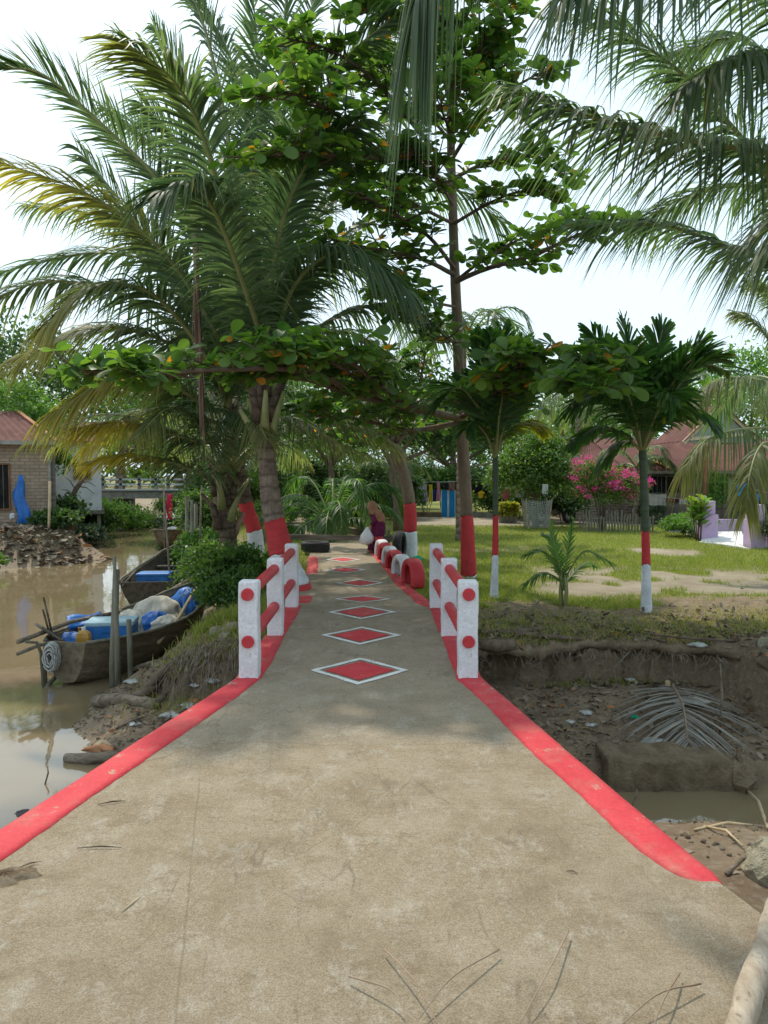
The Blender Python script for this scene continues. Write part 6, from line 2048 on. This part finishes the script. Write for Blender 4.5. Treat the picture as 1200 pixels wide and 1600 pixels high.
# white bag in the hand
c = pt.location + Vector((-.17, -.1, .0))
rows = []
for z, r in ((.19, .06), (.21, .12), (.28, .15), (.36, .13), (.44, .085), (.52, .035), (.545, .03)):
    rows.append([Vector((r * math.cos(a) * (1 + .12 * math.sin(5 * a + z * 9)) - .1 * (.55 - z), r * .7 * math.sin(a) * (1 + .1 * math.sin(7 * a)), z)) for a in np.linspace(0, 6.283, 24, endpoint=False)])
o = MB().rings(rows).build('shopping_bag', M['whitebag'], smooth=True)
o.location = c
tag(o, 'full white plastic bag carried by the person in maroon', 'bag')
c = G(652, 871, 0)
cloth_heap('litter_bag', 'small green plastic bag at the foot of the painted tree', 'litter', (c.x, c.y, -.06), (.07, .06, .09), 'x', 21, .5) if False else None
M['greenbag'] = clothmat('green_plastic', (.03, .45, .25))
cloth_heap('litter_bag', 'small green plastic bag at the foot of the painted tree', 'litter', (c.x, c.y, -.08), (.09, .07, .12), 'greenbag', 21, .5)

# ================================================================ laundry and yard things
def garment(name, label, px, py0, py1, wpx, Y, col, kind='cloth'):
    """hung garment: a sagging sheet with sleeves or legs, real thickness"""
    a, b_ = P(px - wpx / 2, py0, Y), P(px + wpx / 2, py0, Y)
    zl = P(px, py1, Y).z
    w_ = b_.x - a.x
    h_ = a.z - zl
    cx = (a.x + b_.x) / 2
    if kind == 'shirt': out_ = [(-.3, 0), (-.12, -.03), (.12, -.03), (.3, 0), (.62, -.25), (.5, -.42), (.32, -.28), (.34, -1), (-.34, -1), (-.32, -.28), (-.5, -.42), (-.62, -.25)]
    elif kind == 'trousers': out_ = [(-.45, 0), (.45, 0), (.5, -1), (.1, -1), (0, -.42), (-.1, -1), (-.5, -1)]
    elif kind == 'dress': out_ = [(-.28, 0), (-.1, -.04), (.1, -.04), (.28, 0), (.3, -.35), (.52, -.98), (.2, -1.0), (-.2, -1.0), (-.52, -.98), (-.3, -.35)]
    else: out_ = [(-.5, 0), (0, -.04), (.5, 0), (.5, -.5), (.48, -1), (.1, -.97), (-.2, -1), (-.5, -.96), (-.5, -.5)]
    bm = bmesh.new()
    f = bm.faces.new([bm.verts.new((x * w_, random.uniform(-.02, .02), z * h_)) for x, z in out_])
    bmesh.ops.triangulate(bm, faces=[f])
    bmesh.ops.subdivide_edges(bm, edges=bm.edges[:], cuts=2, use_grid_fill=True)
    for v in bm.verts: v.co.y += .03 * math.sin(v.co.x * 22 / max(w_, .2)) * (-v.co.z / h_)
    me = bpy.data.meshes.new(name)
    bm.to_mesh(me)
    bm.free()
    me.materials.append(clothmat(name + '_fabric', col))
    o = link(name, me, None, (cx, Y, a.z))
    so = o.modifiers.new('thickness', 'SOLIDIFY')
    so.thickness = .012
    return tag(o, label, 'laundry', 'laundry hung in the yard')
Yl = 30.0
garment('hung_cloth', 'greyish white cloth at the left end of the clothes line', 659, 752, 765, 12, Yl, (.5, .5, .5))
garment('hung_dress', 'lilac dress on the clothes line', 664, 757, 785, 10, Yl, (.42, .34, .44), 'dress')
garment('hung_trousers', 'yellow trousers on the clothes line', 673, 757, 785, 6, Yl, (.5, .38, .03), 'trousers')
garment('hung_cloth', 'dark blue cloth between the yellow and pink clothes', 679, 765, 784, 6, Yl + .1, (.02, .05, .25))
garment('hung_dress', 'pink dress on the clothes line', 685, 753, 783, 7, Yl, (.5, .22, .25), 'dress')
garment('hung_shirt', 'black shirt on the clothes line', 696, 755, 765, 9, Yl, (.015, .015, .02), 'shirt')
garment('hung_cloth', 'brown patterned cloth next to the orange red post', 706, 753, 767, 10, Yl, (.16, .09, .07))
garment('hung_cloth', 'long black cloth sagging right of the big tree trunk', 748, 757, 771, 27, 29.5, (.012, .012, .014))
garment('hung_shirt', 'yellow shirt below the black cloth', 752, 768, 778, 9, 29.2, (.5, .33, .02), 'shirt')
garment('hung_shirt', 'red patterned shirt right of the slender palm', 789, 763, 780, 15, 27.5, (.35, .10, .09), 'shirt')
garment('hung_shirt', 'pale cream shirt on a hanger above the potted plants', 809, 760, 777, 9, 25.5, (.6, .55, .45), 'shirt')
garment('hung_shirt', 'pale blue shirt beside the cream one', 815, 762, 777, 7, 25.6, (.35, .42, .6), 'shirt')
garment('hung_cloth', 'white towel hung before the fruit tree', 852, 756, 772, 9, 23.6, (.6, .64, .66))
garment('hung_cloth', 'pale grey sheet on the fence under the wooden house window', 1027, 772, 790, 28, 25.2, (.38, .36, .33))
garment('hung_cloth', 'dark maroon cloth on the fence right of the grey sheet', 1051, 778, 785, 18, 25.1, (.10, .03, .05))
garment('hung_cloth', 'pale blue cloth at the right end of the fence laundry', 1068, 780, 788, 12, 25.0, (.45, .47, .58))
garment('hung_cloth', 'bright blue cloth hanging behind the lilac gate', 1160, 755, 775, 16, 23.0, (.02, .26, .55))
garment('hung_cloth', 'small blue cloth right of the bright blue one', 1182, 772, 788, 8, 23.0, (.02, .22, .48))
for i, (a_, b2, lb_) in enumerate([(P(648, 752, Yl), P(718, 752, Yl), 'clothes line with many garments left of the big tree'), (P(733, 757, 29.5), P(770, 757, 29.5), 'clothes line carrying the long black cloth'), (P(770, 762, 27.5), P(825, 760, 25.5), 'clothes line right of the slender palm'), (P(1010, 771, 25.2), P(1080, 781, 25.0), 'clothes line under the wooden house window'), (P(1140, 753, 23.0), P(1200, 770, 23.0), 'clothes line behind the lilac gate')]):
    q = MB().tube([a_, (a_ + b2) / 2 + Vector((0, 0, -.03)), b2], .008, 5)
    tag(q.build('clothes_line', M['rope']), lb_, 'line')
for i, (px, y, top, lb_) in enumerate([(648, 30, 748, 'post at the left end of the long clothes line'), (826, 25.5, 752, 'post near the round fruit tree holding a clothes line'), (1012, 25.2, 766, 'post of the laundry fence under the window'), (1080, 25, 774, 'pale post at the right end of the laundry fence'), (1140, 23, 748, 'thin post left of the bright blue cloth')]):
    tp_ = P(px, top, y)
    stick('line_post', lb_, 'post', [Vector((tp_.x, y, LAND - .2)), tp_], [.04, .035], 'stakewood', 7, .05)
for i, px in enumerate((694.5, 706)):
    a_ = P(px, 786, Yl + .3)
    t = thing('blue_door_screen', ['left', 'right'][i] + ' one of two blue screens below the clothes line', 'screen', (a_.x, Yl + .3, LAND))
    hh = P(px, 766, Yl + .3).z - LAND
    MB().box((0, 0, hh / 2), (.25, .03, hh)).build('sheet', clothmat('blue_panel_paint', (.02, .22, .5)), t)
    for s in (-1, 1): MB().box((s * .125, -.005, hh / 2), (.025, .05, hh + .02)).build('frame', M['pillar'], t)
# net cage on sticks
c = G(838, 826, LAND)
t = thing('net_cage', 'square cage of pale fishing net hung on sticks on the lawn edge', 'net cage', c)
hs = .95
for sx, sy in ((-1, -1), (1, -1), (1, 1), (-1, 1)):
    MB().tube([(sx * .30, sy * .3, -.1), (sx * .4, sy * .38, hs)], .018, 6).build('stick', M['bamboo'], t)
q = MB()
R = []
for k in range(15):
    z = .05 + (hs - .08) * k / 14
    s_ = .30 + .10 * z / hs
    row = []
    for j in range(56):
        u = j / 56 * 4
        e = int(u)
        f = u - e
        cr_ = [(-1, -1), (1, -1), (1, 1), (-1, 1), (-1, -1)]
        x = cr_[e][0] * (1 - f) + cr_[e + 1][0] * f
        y = cr_[e][1] * (1 - f) + cr_[e + 1][1] * f
        sag = 1 - .12 * math.sin(f * math.pi) * (1 + .5 * math.sin(k * .9))
        row.append(Vector((x * s_ * sag, y * s_ * sag, z - .06 * math.sin(f * math.pi) * (k / 14))))
    R.append(row)
q.rings(R, cap=False)
o = q.build('net', M['net'], t)
wf = o.modifiers.new('mesh', 'WIREFRAME'); wf.thickness = .013
# parked motorbike in the shade behind the net
c = G(880, 822, LAND)
t = thing('motorbike', 'dark motorbike parked in the shade behind the net cage', 'motorbike', (c.x, c.y + 1.2, LAND), rad(25))
for x in (-.58, .58):
    wm = MB().rings(tyre_rings(.27, .09, 0, 6.2832, 24, True), cap=False).build('wheel', M['rubber'], t, smooth=True)
    wm.location = (x, 0, .27)
    sp_ = MB()
    for k in range(8):
        a = k * math.pi / 8
        sp_.bar((-.2 * math.cos(a), 0, -.2 * math.sin(a)), (.2 * math.cos(a), 0, .2 * math.sin(a)), .012, .012)
    sp_.build('spokes', M['pillar'], wm)
MB().tube([(-.58, 0, .27), (-.25, 0, .55), (.2, 0, .5), (.45, 0, .75), (.58, 0, .27)], [.04, .07, .09, .05, .035], 8).build('frame', M['black'], t, smooth=True)
MB().rings([[Vector((x, y * w_, z + .03 * (abs(y) < .5))) for y in (-1, -.5, .5, 1)] + [Vector((x, y * w_, z - .08)) for y in (1, -1)] for x, w_, z in ((-.62, .09, .78), (-.35, .13, .74), (0, .13, .72), (.15, .08, .74))]).build('seat', M['black'], t, smooth=True)
MB().tube([(.4, -.3, .98), (.44, -.12, .92), (.45, 0, .9), (.44, .12, .92), (.4, .3, .98)], .018, 7).build('handlebar', M['pillar'], t, smooth=True)
MB().ball((.52, 0, .82), (.08, .09, .09)).build('headlight', M['pillar'], t, smooth=True)
MB().ball((0, 0, .42), (.2, .12, .15), 10, 7, .05).build('engine', M['darkwood'], t, smooth=True)

# ================================================================ banks: debris, roots, litter
def on(px, py, z0=-.8, it=6):
    """first ground point met by the ray at a pixel"""
    r = ray(px, py)
    ts = np.linspace(2.0, 40, 1800)
    x, y, z = r[0] * ts, r[1] * ts, CAMZ + r[2] * ts
    h = np.maximum(surfz(x, y), WATER - .02)
    k = np.argmax(z < h)
    return Vector((x[k], y[k], h[k]))

def log(label, a, b_, r, mat='deadwood', name='log', bend=.05, lift=.6, cat='log', group='driftwood logs'):
    a, b_ = on(*a), on(*b_)
    up = Vector((0, 0, r * lift))
    mid = (a + b_) / 2
    mid.z = max(mid.z, float(surfz(mid.x, mid.y)))
    sidev = (b_ - a).cross(Vector((0, 0, 1))).normalized() * bend
    pts = [a + up, a.lerp(mid, .5) + up + sidev * .6, mid + up + sidev, mid.lerp(b_, .5) + up + sidev * .6, b_ + up]
    pts = spline(pts, 14)
    q = MB().tube(pts, [r * (1 - .25 * abs(i / 13 - .4)) * (1 + random.uniform(-.1, .1)) for i in range(14)], 11, rough=.11)
    o = q.build(name, M[mat], smooth=True)
    return tag(o, label, cat, group)

log('thick grey log lying on the mud below the left railing', (150, 1102), (246, 1108), .075)
log('grey log at the water edge beside the red path edge', (104, 1192), (190, 1186), .06)
log('thin log on the mud behind the long grey one', (205, 1050), (262, 1032), .035)
log('pale branch on the mud by the short stake', (215, 1040), (275, 1008), .03)
for i, (a_, b2, lb_) in enumerate([((205, 1095), (248, 1072), 'first dark root stump on the mud below the left bank'), ((228, 1086), (262, 1060), 'second root leaning on the left bank'), ((248, 1098), (262, 1066), 'pale root end under the left bank'),
                                   ((755, 1050), (800, 1015), 'thick mossy root below the right railing'), ((778, 1075), (800, 1040), 'cut dark stump under the right bank'), ((752, 990), (850, 984), 'long bare root on the bank edge behind the right railing'), ((800, 990), (905, 1000), 'second bare root along the right bank edge'),
                                   ((862, 964), (1040, 1005), 'long thin root running along the right bank top'), ((1000, 990), (1150, 1003), 'thin root at the right end of the bank top'), ((828, 985), (822, 962), 'short forked root by the right railing'), ((755, 970), (790, 955), 'small root beside the right railing')]):
    log(lb_, a_, b2, [.05, .05, .035, .07, .07, .03, .025, .016, .014, .025, .02][i], 'branchbark' if i != 2 else 'deadwood', 'root', .08, .5, 'root', 'bare roots on the banks')
# hanging rootlets of the eroded bank
g = np.random.default_rng(5)
q = MB()
for k in range(110):
    x = g.uniform(.9, 3.7)
    y = float(np.interp(x, [-1.3, .8, 2.0, 3.3, 3.75], [7.95, 8.2, 8.32, 8.25, 8.0])) + g.uniform(-.02, .2)
    a = Vector((x, y, tz(x, y + .9) - .19))
    ln = abs(g.normal(0, .16)) + .04
    pts = [a, a + Vector((g.normal(0, .05), -.08 - .05 * g.random(), -ln * .4)), a + Vector((g.normal(0, .09), -.12 - .06 * g.random(), -ln))]
    q.tube(pts, [.006, .004, .002], 4)
for k in range(150):
    x = g.uniform(-2.6, -1.25)
    y = float(np.interp(x, [-3.0, -2.3, -1.3], [9.4, 8.5, 8.05])) + g.uniform(-.15, .15)
    a = Vector((x, y, tz(x, y + .3) - .0))
    ln = g.uniform(.2, .55)
    pts = [a, a + Vector((g.normal(0, .06) - .03, -.12, -ln * .35)), a + Vector((g.normal(0, .1) - .05, -.2, -ln))]
    q.tube(pts, [.008, .006, .003], 4)
o = q.build('rootlets', M['deadwood'])
tag(o, 'fine roots hanging from the eroded bank edges', 'roots', kind='stuff')

# concrete block at the inlet
a_, b2 = on(948, 1200), on(1150, 1195)
q = MB()
c0 = G(950, 1190, -.84); c1 = G(1150, 1188, -.84)
bl_ = thing('concrete_block', 'mud stained concrete block lying at the water of the right inlet', 'block', (c0.x, c0.y, -.84))
d = c1 - c0
R = []
for i in range(12):
    t = i / 11
    p = d * t
    jz = .02 * math.sin(i * 2.1) + random.uniform(-.015, .015)
    p = p + Vector((0, random.uniform(-.015, .015), 0))
    R.append([p + Vector((0, .0 + .02 * math.sin(i), 0 + jz)), p + Vector((0, .42, .02 + jz)), p + Vector((0, .45, -.35)), p + Vector((0, -.03 + .015 * math.sin(i * 1.7), -.36)), p + Vector((0, -.02 + .02 * math.sin(i * 3), -.15))])
MB().rings(R).build('body', M['muddyblock'], bl_, bevel=.02)
cr_ = MB().ball((d.x + .05, .15, -.17), (.19, .2, .17), 12, 9, .16)
cr_.build('broken_end', M['muddyblock'], bl_)
# rocks
def rock(label, c, r, seed, mat='rock'):
    random.seed(seed)
    o = MB().ball((0, 0, 0), r, 11, 8, .10).build('rock', M[mat], bevel=.02)
    o.location = c
    o.rotation_euler = (random.random(), random.random(), random.random() * 6)
    return tag(o, label, 'rock', 'rocks')
c = on(1185, 1390); rock('large pale rock at the right edge beside the end of the red stripe', (c.x + .12, c.y + .12, c.z + .03), (.14, .13, .11), 3)
c = on(1193, 1290); rock('brown rock above the pale one at the right edge', (c.x + .1, c.y, c.z + .0), (.09, .08, .06), 4, 'muddyblock')
for i, (px, py, r) in enumerate(((1190, 1012, .12), (1196, 1040, .11), (1168, 1038, .08), (1190, 1062, .14), (1170, 1085, .15), (1196, 1120, .2))):
    c = on(px, py); rock(['flat pale stone at the top of the right bank', 'second pale stone in the right bank edge', 'small stone left of the others in the right bank', 'dark stone in the right bank wall', 'darker stone lower in the right bank wall', 'lowest stone of the right bank wall'][i], (c.x + .1, c.y + .05, c.z - .02), (r * 1.2, r, r * .45), 10 + i, 'rock' if i < 3 else 'muddyblock')
for i, (px, py, r) in enumerate(((362, 985, .12), (352, 1000, .09), (340, 990, .1), (366, 955, .1))):
    c = on(px, py); rock(['brown stone left of the near left railing post', 'smaller stone beside the brown one by the left railing', 'grey stone on the left bank near the railing', 'stone on the bank behind the near left post'][i], (c.x, c.y, c.z + .01), (r, r * .9, r * .7), 20 + i, 'rock')
random.seed(99)
# dead grey frond on the mud
c0, c1 = on(1050, 1085), on(1075, 1178)
c0.z += .10; c1.z += .10
ff = thing('dead_frond', 'grey dead palm frond spread on the mud of the right inlet', 'dead frond', (c0.x, c0.y, c0.z - .1))
cm = (c0 + c1) / 2 + Vector((.03, 0, .06))
frond(ff, [c0, cm, c1], mat='greydry', rib='petioledry', n=46, L=.82, wd=.022, droop=.24, ang=(78, 30), lift=.05, start=.02, r0=.014, name='leaflets')
o = MB().box(c0 - ff.location + Vector((-.06, -.03, .01)), (.05, .04, .07)).build('cut_end', M['bamboo'], ff, bevel=.008)
cloth_heap('rag', 'cream rag lying on the dead grey frond', 'litter', on(1080, 1105) + Vector((0, 0, .05)), (.16, .09, .05), 'sack', 31, .4)
cloth_heap('plastic_litter', 'green plastic scrap left of the dead frond', 'litter', on(992, 1122) + Vector((0, 0, 0)), (.04, .03, .02), 'greenbag', 32, .4)
LT = 'plastic litter on the mud'
for i, (px, py, r, lb_) in enumerate([(916, 1115, .055, 'crumpled grey plastic bag on the right mud left of the others'), (890, 1129, .04, 'pale plastic bag pair left on the right mud'), (922, 1134, .045, 'white plastic bag nearest the red stripe on the right'), (1022, 1160, .09, 'white plastic strip before the dead frond'),
                                      (985, 1066, .05, 'white scrap caught on a twig at the right bank'), (1090, 1038, .07, 'white rag hanging on the right bank'), (1168, 1228, .05, 'white scrap floating in the right inlet'),
                                      (207, 1066, .07, 'white plastic lump on the left mud behind the thick log'), (298, 1104, .08, 'white plastic sheet by the red stripe on the left'), (268, 1118, .08, 'second white plastic sheet on the left mud'), (335, 1084, .07, 'white box scrap at the foot of the left bank'), (305, 1072, .05, 'white plastic strip on the left bank foot'), (138, 1098, .04, 'white lump at the left end of the thick log'), (210, 1132, .05, 'white wrapper in the middle of the left mud'), (40, 1275, .08, 'dark plastic lump at the left water edge')]):
    cloth_heap('plastic_litter', lb_, 'litter', on(px, py), (r * 1.3, r, r * .45), 'plastic' if i != 14 else 'rubber', 40 + i, .45, 20, 8)['group'] = LT
for i, (px, py, lb_) in enumerate([(158, 1172, 'orange dead leaf mass at the left water edge'), (305, 1098, 'orange dead leaf by the left red stripe'), (160, 1165, 'yellowish husk on the orange leaf mass')]):
    cloth_heap('dead_leaf', lb_, 'litter', on(px, py), (.16 if i == 0 else .08, .06, .05), 'roofpatch' if i < 2 else 'bamboo', 60 + i, .5, 20, 8)['group'] = LT
# sticks
ST = 'sticks on the banks'
for i, (a_, b2, r, lb_) in enumerate([((1168, 1238), (1200, 1300), .012, 'split cane leaning at the right edge'), ((1100, 1295), (1160, 1330), .007, 'thin cane across the near right bank'), ((1085, 1300), (1175, 1296), .008, 'dry stalk at the right water edge'), ((1135, 1370), (1168, 1345), .010, 'curved twig left of the pale rock'),
                                      ((300, 1085), (345, 1065), .015, 'white stick at the foot of the left bank'), ((255, 1130), (300, 1108), .012, 'grey stick on the left mud'), ((180, 1140), (225, 1124), .01, 'twig in the middle of the left mud'), ((930, 1075), (985, 1020), .012, 'twig leaning on the right bank'), ((1125, 1148), (1125, 1040), .011, 'upright twig right of the dead frond'), ((1050, 1110), (1130, 1080), .009, 'bent twig behind the dead frond'), ((70, 1230), (74, 1200), .008, 'twig standing in the left water'), ((985, 1268), (995, 1236), .008, 'thin stick standing in the right inlet water')]):
    A, B = on(*a_), on(*b2)
    if 'upright' in lb_ or 'standing' in lb_ or 'leaning on' in lb_:
        B = P(b2[0], b2[1], A.y + .1)
    q = MB().tube([A + Vector((0, 0, .01)), (A + B) / 2 + Vector((.02, 0, .04)), B + Vector((0, 0, .02))], [r, r, r * .7], 6, rough=.1)
    tag(q.build('stick', M['bamboo' if i in (0, 1, 2) else 'deadwood'], smooth=True), lb_, 'stick', ST)
# peeled pole at the bottom right corner
A, B = G(1208, 1440, .06), G(1158, 1600, .07)
dv = (A - B).normalized()
q = MB().tube([B - dv * .4 + (A - B + dv * .9) * (i / 23) + Vector((random.uniform(-.003, .003), 0, .012 * math.sin(i * .14) + random.uniform(-.002, .002))) for i in range(24)], [.042 + .003 * math.sin(i * .9) + random.uniform(-.002, .002) - .0003 * i for i in range(24)], 14, rough=.05)
tag(q.build('wooden_pole', M['polewood'], smooth=True), 'thick peeled wooden pole cutting the bottom right corner', 'pole')
# dry stalks lying on the concrete at the bottom
DS = 'dry stalks on the concrete'
for i, (pts, lb_) in enumerate([([(600, 1482), (650, 1535), (688, 1610)], 'straight pale dry stalk left at the bottom edge'), ([(780, 1483), (705, 1528), (655, 1592)], 'dark curved dry stalk bending left at the bottom'), ([(888, 1455), (855, 1520), (808, 1606)], 'longest dry stalk standing free at the bottom edge'),
                                ([(545, 1525), (615, 1550), (640, 1606)], 'faint thin stalk left of the others'), ([(1095, 1537), (1030, 1552), (965, 1606)], 'curved dry stalk at the bottom right'), ([(1062, 1520), (1038, 1560), (1020, 1606)], 'forked dry stalk beside the bottom right one')]):
    pp = []
    for k, (x, y) in enumerate(pts):
        g_ = G(x, y, .0)
        pp.append(P(x, y, g_.y * .97) if k == 1 else P(x, y, g_.y * .985))
    q = MB().tube(spline(pp, 10), [.0035 - .0002 * j for j in range(10)], 5)
    tag(q.build('dry_stalk', M['petioledry'], smooth=True), lb_, 'stalk', DS)
# little twigs on the slab
for i, (a_, b2, lb_) in enumerate([((152, 1257), (196, 1251), 'short black twig near the left red stripe'), ((120, 1325), (190, 1324), 'pair of black twig bits on the left of the slab'), ((30, 1355), (64, 1346), 'dark twig bit at the dirt left of the slab'), ((885, 1361), (903, 1365), 'tiny dark twig on the right of the slab'), ((190, 1425), (220, 1400), 'thin straw on the left of the slab')]):
    A, B = G(*a_, .005), G(*b2, .005)
    q = MB().tube([A, (A + B) / 2 + Vector((.004, .006, .004)), B], [.0015, .0035, .0012], 5, rough=.25)
    tag(q.build('twig', M['barkdark'] if i < 4 else M['bamboo'], smooth=True), lb_, 'twig', 'twigs on the slab')
# scattered leaf litter (fine, uncounted)
def litter(n, seed, sampler, smin, smax, name, label, mat='litter', orange=.12):
    g = np.random.default_rng(seed)
    x, y = sampler(g, n)
    z = surfz(x, y)
    ok = (z > WATER + .02) & ~((x > np.interp(y, ys, XL) - .02) & (x < np.interp(y, ys, XR) + .02))
    x, y, z = x[ok], y[ok], z[ok]
    k = len(x)
    D = np.stack([g.normal(0, 1, k), g.normal(0, 1, k), g.normal(.05, .3, k)], 1)
    R = frames(D, np.array([0, 0, 1.0]) + g.normal(0, .45, (k, 3)))
    V, Fc = scatter((np.array([(0, 0, 0), (-.24, .35, .10), (-.2, .75, .02), (0, 1, .12), (.2, .75, .02), (.24, .35, .10)]), np.array([(0, 5, 4, 3), (0, 3, 2, 1)])), np.stack([x, y, z + .008], 1), R, g.uniform(smin, smax, k))
    tn = np.zeros((k, 3))
    tn[:, 1] = g.random(k)
    tn[:, 0] = (g.random(k) < orange) * g.random(k)
    return tag(link(name, npmesh(name, V, Fc, M[mat], np.repeat(tn, 6, 0))), label, 'leaf litter', kind='stuff')
litter(1300, 71, lambda g, n: (g.uniform(.8, 4.2, n), g.uniform(6.6, 8.7, n)), .02, .10, 'leaf_litter', 'dead leaves strewn over the mud of the right inlet')
litter(1300, 72, lambda g, n: (g.uniform(.8, 7, n), 8.2 + np.abs(g.normal(0, .8, n))), .025, .11, 'lawn_litter', 'dead leaves on the bare edge of the lawn')
litter(1900, 73, lambda g, n: (g.uniform(-3.6, -1.2, n), 6.2 + np.abs(g.normal(0, 2.2, n))), .02, .085, 'bank_litter', 'dead leaves and husks on the left mud and bank')
litter(260, 74, lambda g, n: (g.uniform(1.2, 4.5, n), g.uniform(3.2, 6.1, n)), .02, .08, 'near_bank_litter', 'small dead leaves on the near right bank')
litter(800, 75, lambda g, n: (g.uniform(-12.2, -8.9, n), 22.6 + np.abs(g.normal(0, .9, n))), .08, .34, 'frond_litter', 'heap of dead palm husks on the far left bank', orange=.08)
# fine crumbs of soil and twigs
g = np.random.default_rng(9)
n = 5200
x = np.concatenate([g.uniform(.8, 4.4, n), g.uniform(-3.7, -1.2, n)])
y = np.concatenate([g.uniform(3.4, 9.6, n), g.uniform(4.5, 10.5, n)])
z = surfz(x, y)
ok = (z > WATER) & ~((x > np.interp(y, ys, XL) - .03) & (x < np.interp(y, ys, XR) + .03))
x, y, z = x[ok], y[ok], z[ok]
k = len(x)
oct_ = (np.array([(1, 0, 0), (-1, 0, 0), (0, 1, 0), (0, -1, 0), (0, 0, 1), (0, 0, -1.0)]), np.array([(0, 2, 4), (2, 1, 4), (1, 3, 4), (3, 0, 4), (2, 0, 5), (1, 2, 5), (3, 1, 5), (0, 3, 5)]))
V, Fc = scatter(oct_, np.stack([x, y, z], 1), frames(g.normal(0, 1, (k, 3)), g.normal(0, 1, (k, 3))), np.abs(g.normal(.004, .008, k)) + .003)
M['crumb'] = surf('soil_crumb', (.09, .068, .047), (.22, .175, .125), 3, .95, .3, 20, .1)
tag(link('soil_crumbs', npmesh('soil_crumbs', V, Fc, M['crumb'])), 'clods and crumbs of soil on the banks', 'soil', kind='stuff')
# dry grass tufts hanging on the left bank by the railing
def tufts(n, seed, sampler, h, name, label, mat='grass'):
    g = np.random.default_rng(seed)
    x, y = sampler(g, n)
    z = surfz(x, y)
    ok = (z > WATER + .1) & ~((x > np.interp(y, ys, XL) - .03) & (x < np.interp(y, ys, XR) + .03))
    x, y, z = x[ok], y[ok], z[ok]
    k = len(x)
    hh = g.uniform(.4, 1, k) * h
    a = g.uniform(0, 6.28, k)
    lean = g.normal(0, .6, (k, 2)) * hh[:, None]
    w_ = .004
    p0 = np.stack([x, y, z - .01], 1)
    dx = np.stack([np.cos(a) * w_, np.sin(a) * w_, 0 * a], 1)
    p1 = p0 + np.stack([lean[:, 0] * .35, lean[:, 1] * .35, hh * .65], 1)
    p2 = p0 + np.stack([lean[:, 0], lean[:, 1], hh * .8], 1)
    V = np.stack([p0 - dx, p0 + dx, p1 + dx * .8, p1 - dx * .8, p2, p2 + dx * .2], 1).reshape(-1, 3)
    Fc = np.concatenate([np.array([[0, 1, 2, 3], [3, 2, 5, 4]])[None] + (np.arange(k) * 6)[:, None, None]]).reshape(-1, 4)
    tn = np.zeros((k, 3))
    tn[:, 1] = g.random(k) * .6
    tn[:, 0] = (g.random(k) < .55) * g.uniform(.3, 1, k)
    return tag(link(name, npmesh(name, V, Fc, M[mat], np.repeat(tn, 6, 0))), label, 'grass', kind='stuff')
tufts(9000, 81, lambda g, n: (-1.25 - np.abs(g.normal(0, .6, n)), g.uniform(7.9, 12, n)), .18, 'dry_grass', 'half dry grass on the bank beside the left railing')
tufts(9000, 82, lambda g, n: (g.uniform(.85, 6, n), 8.25 + np.abs(g.normal(0, .7, n))), .085, 'edge_grass', 'sparse grass along the right bank edge')

# loose soil washed over the edges of the slab
for i, (px, py, rx_, ry_, lb_) in enumerate([(8, 1372, .13, .10, 'loose soil washed over the left edge of the slab')]):
    c = G(px, py, 0)
    rows = []
    for j in range(9):
        k = 1 - j / 8.5
        rows.append([Vector((rx_ * k * math.cos(a) * (1 + .28 * math.sin(3 * a + i) + .14 * math.sin(7 * a + j * .3) + random.uniform(-.06, .06)), ry_ * k * math.sin(a) * (1 + .2 * math.sin(2 * a) + random.uniform(-.06, .06)), -.008 + .03 * (1 - k ** 2) * (1 + random.uniform(-.35, .35)))) for a in np.linspace(0, 6.283, 40, endpoint=False)])
    o = MB().rings(rows).build('loose_soil', M['ground'], smooth=True, loc=(c.x, c.y, .0))
    tag(o, lb_, 'soil', kind='stuff')
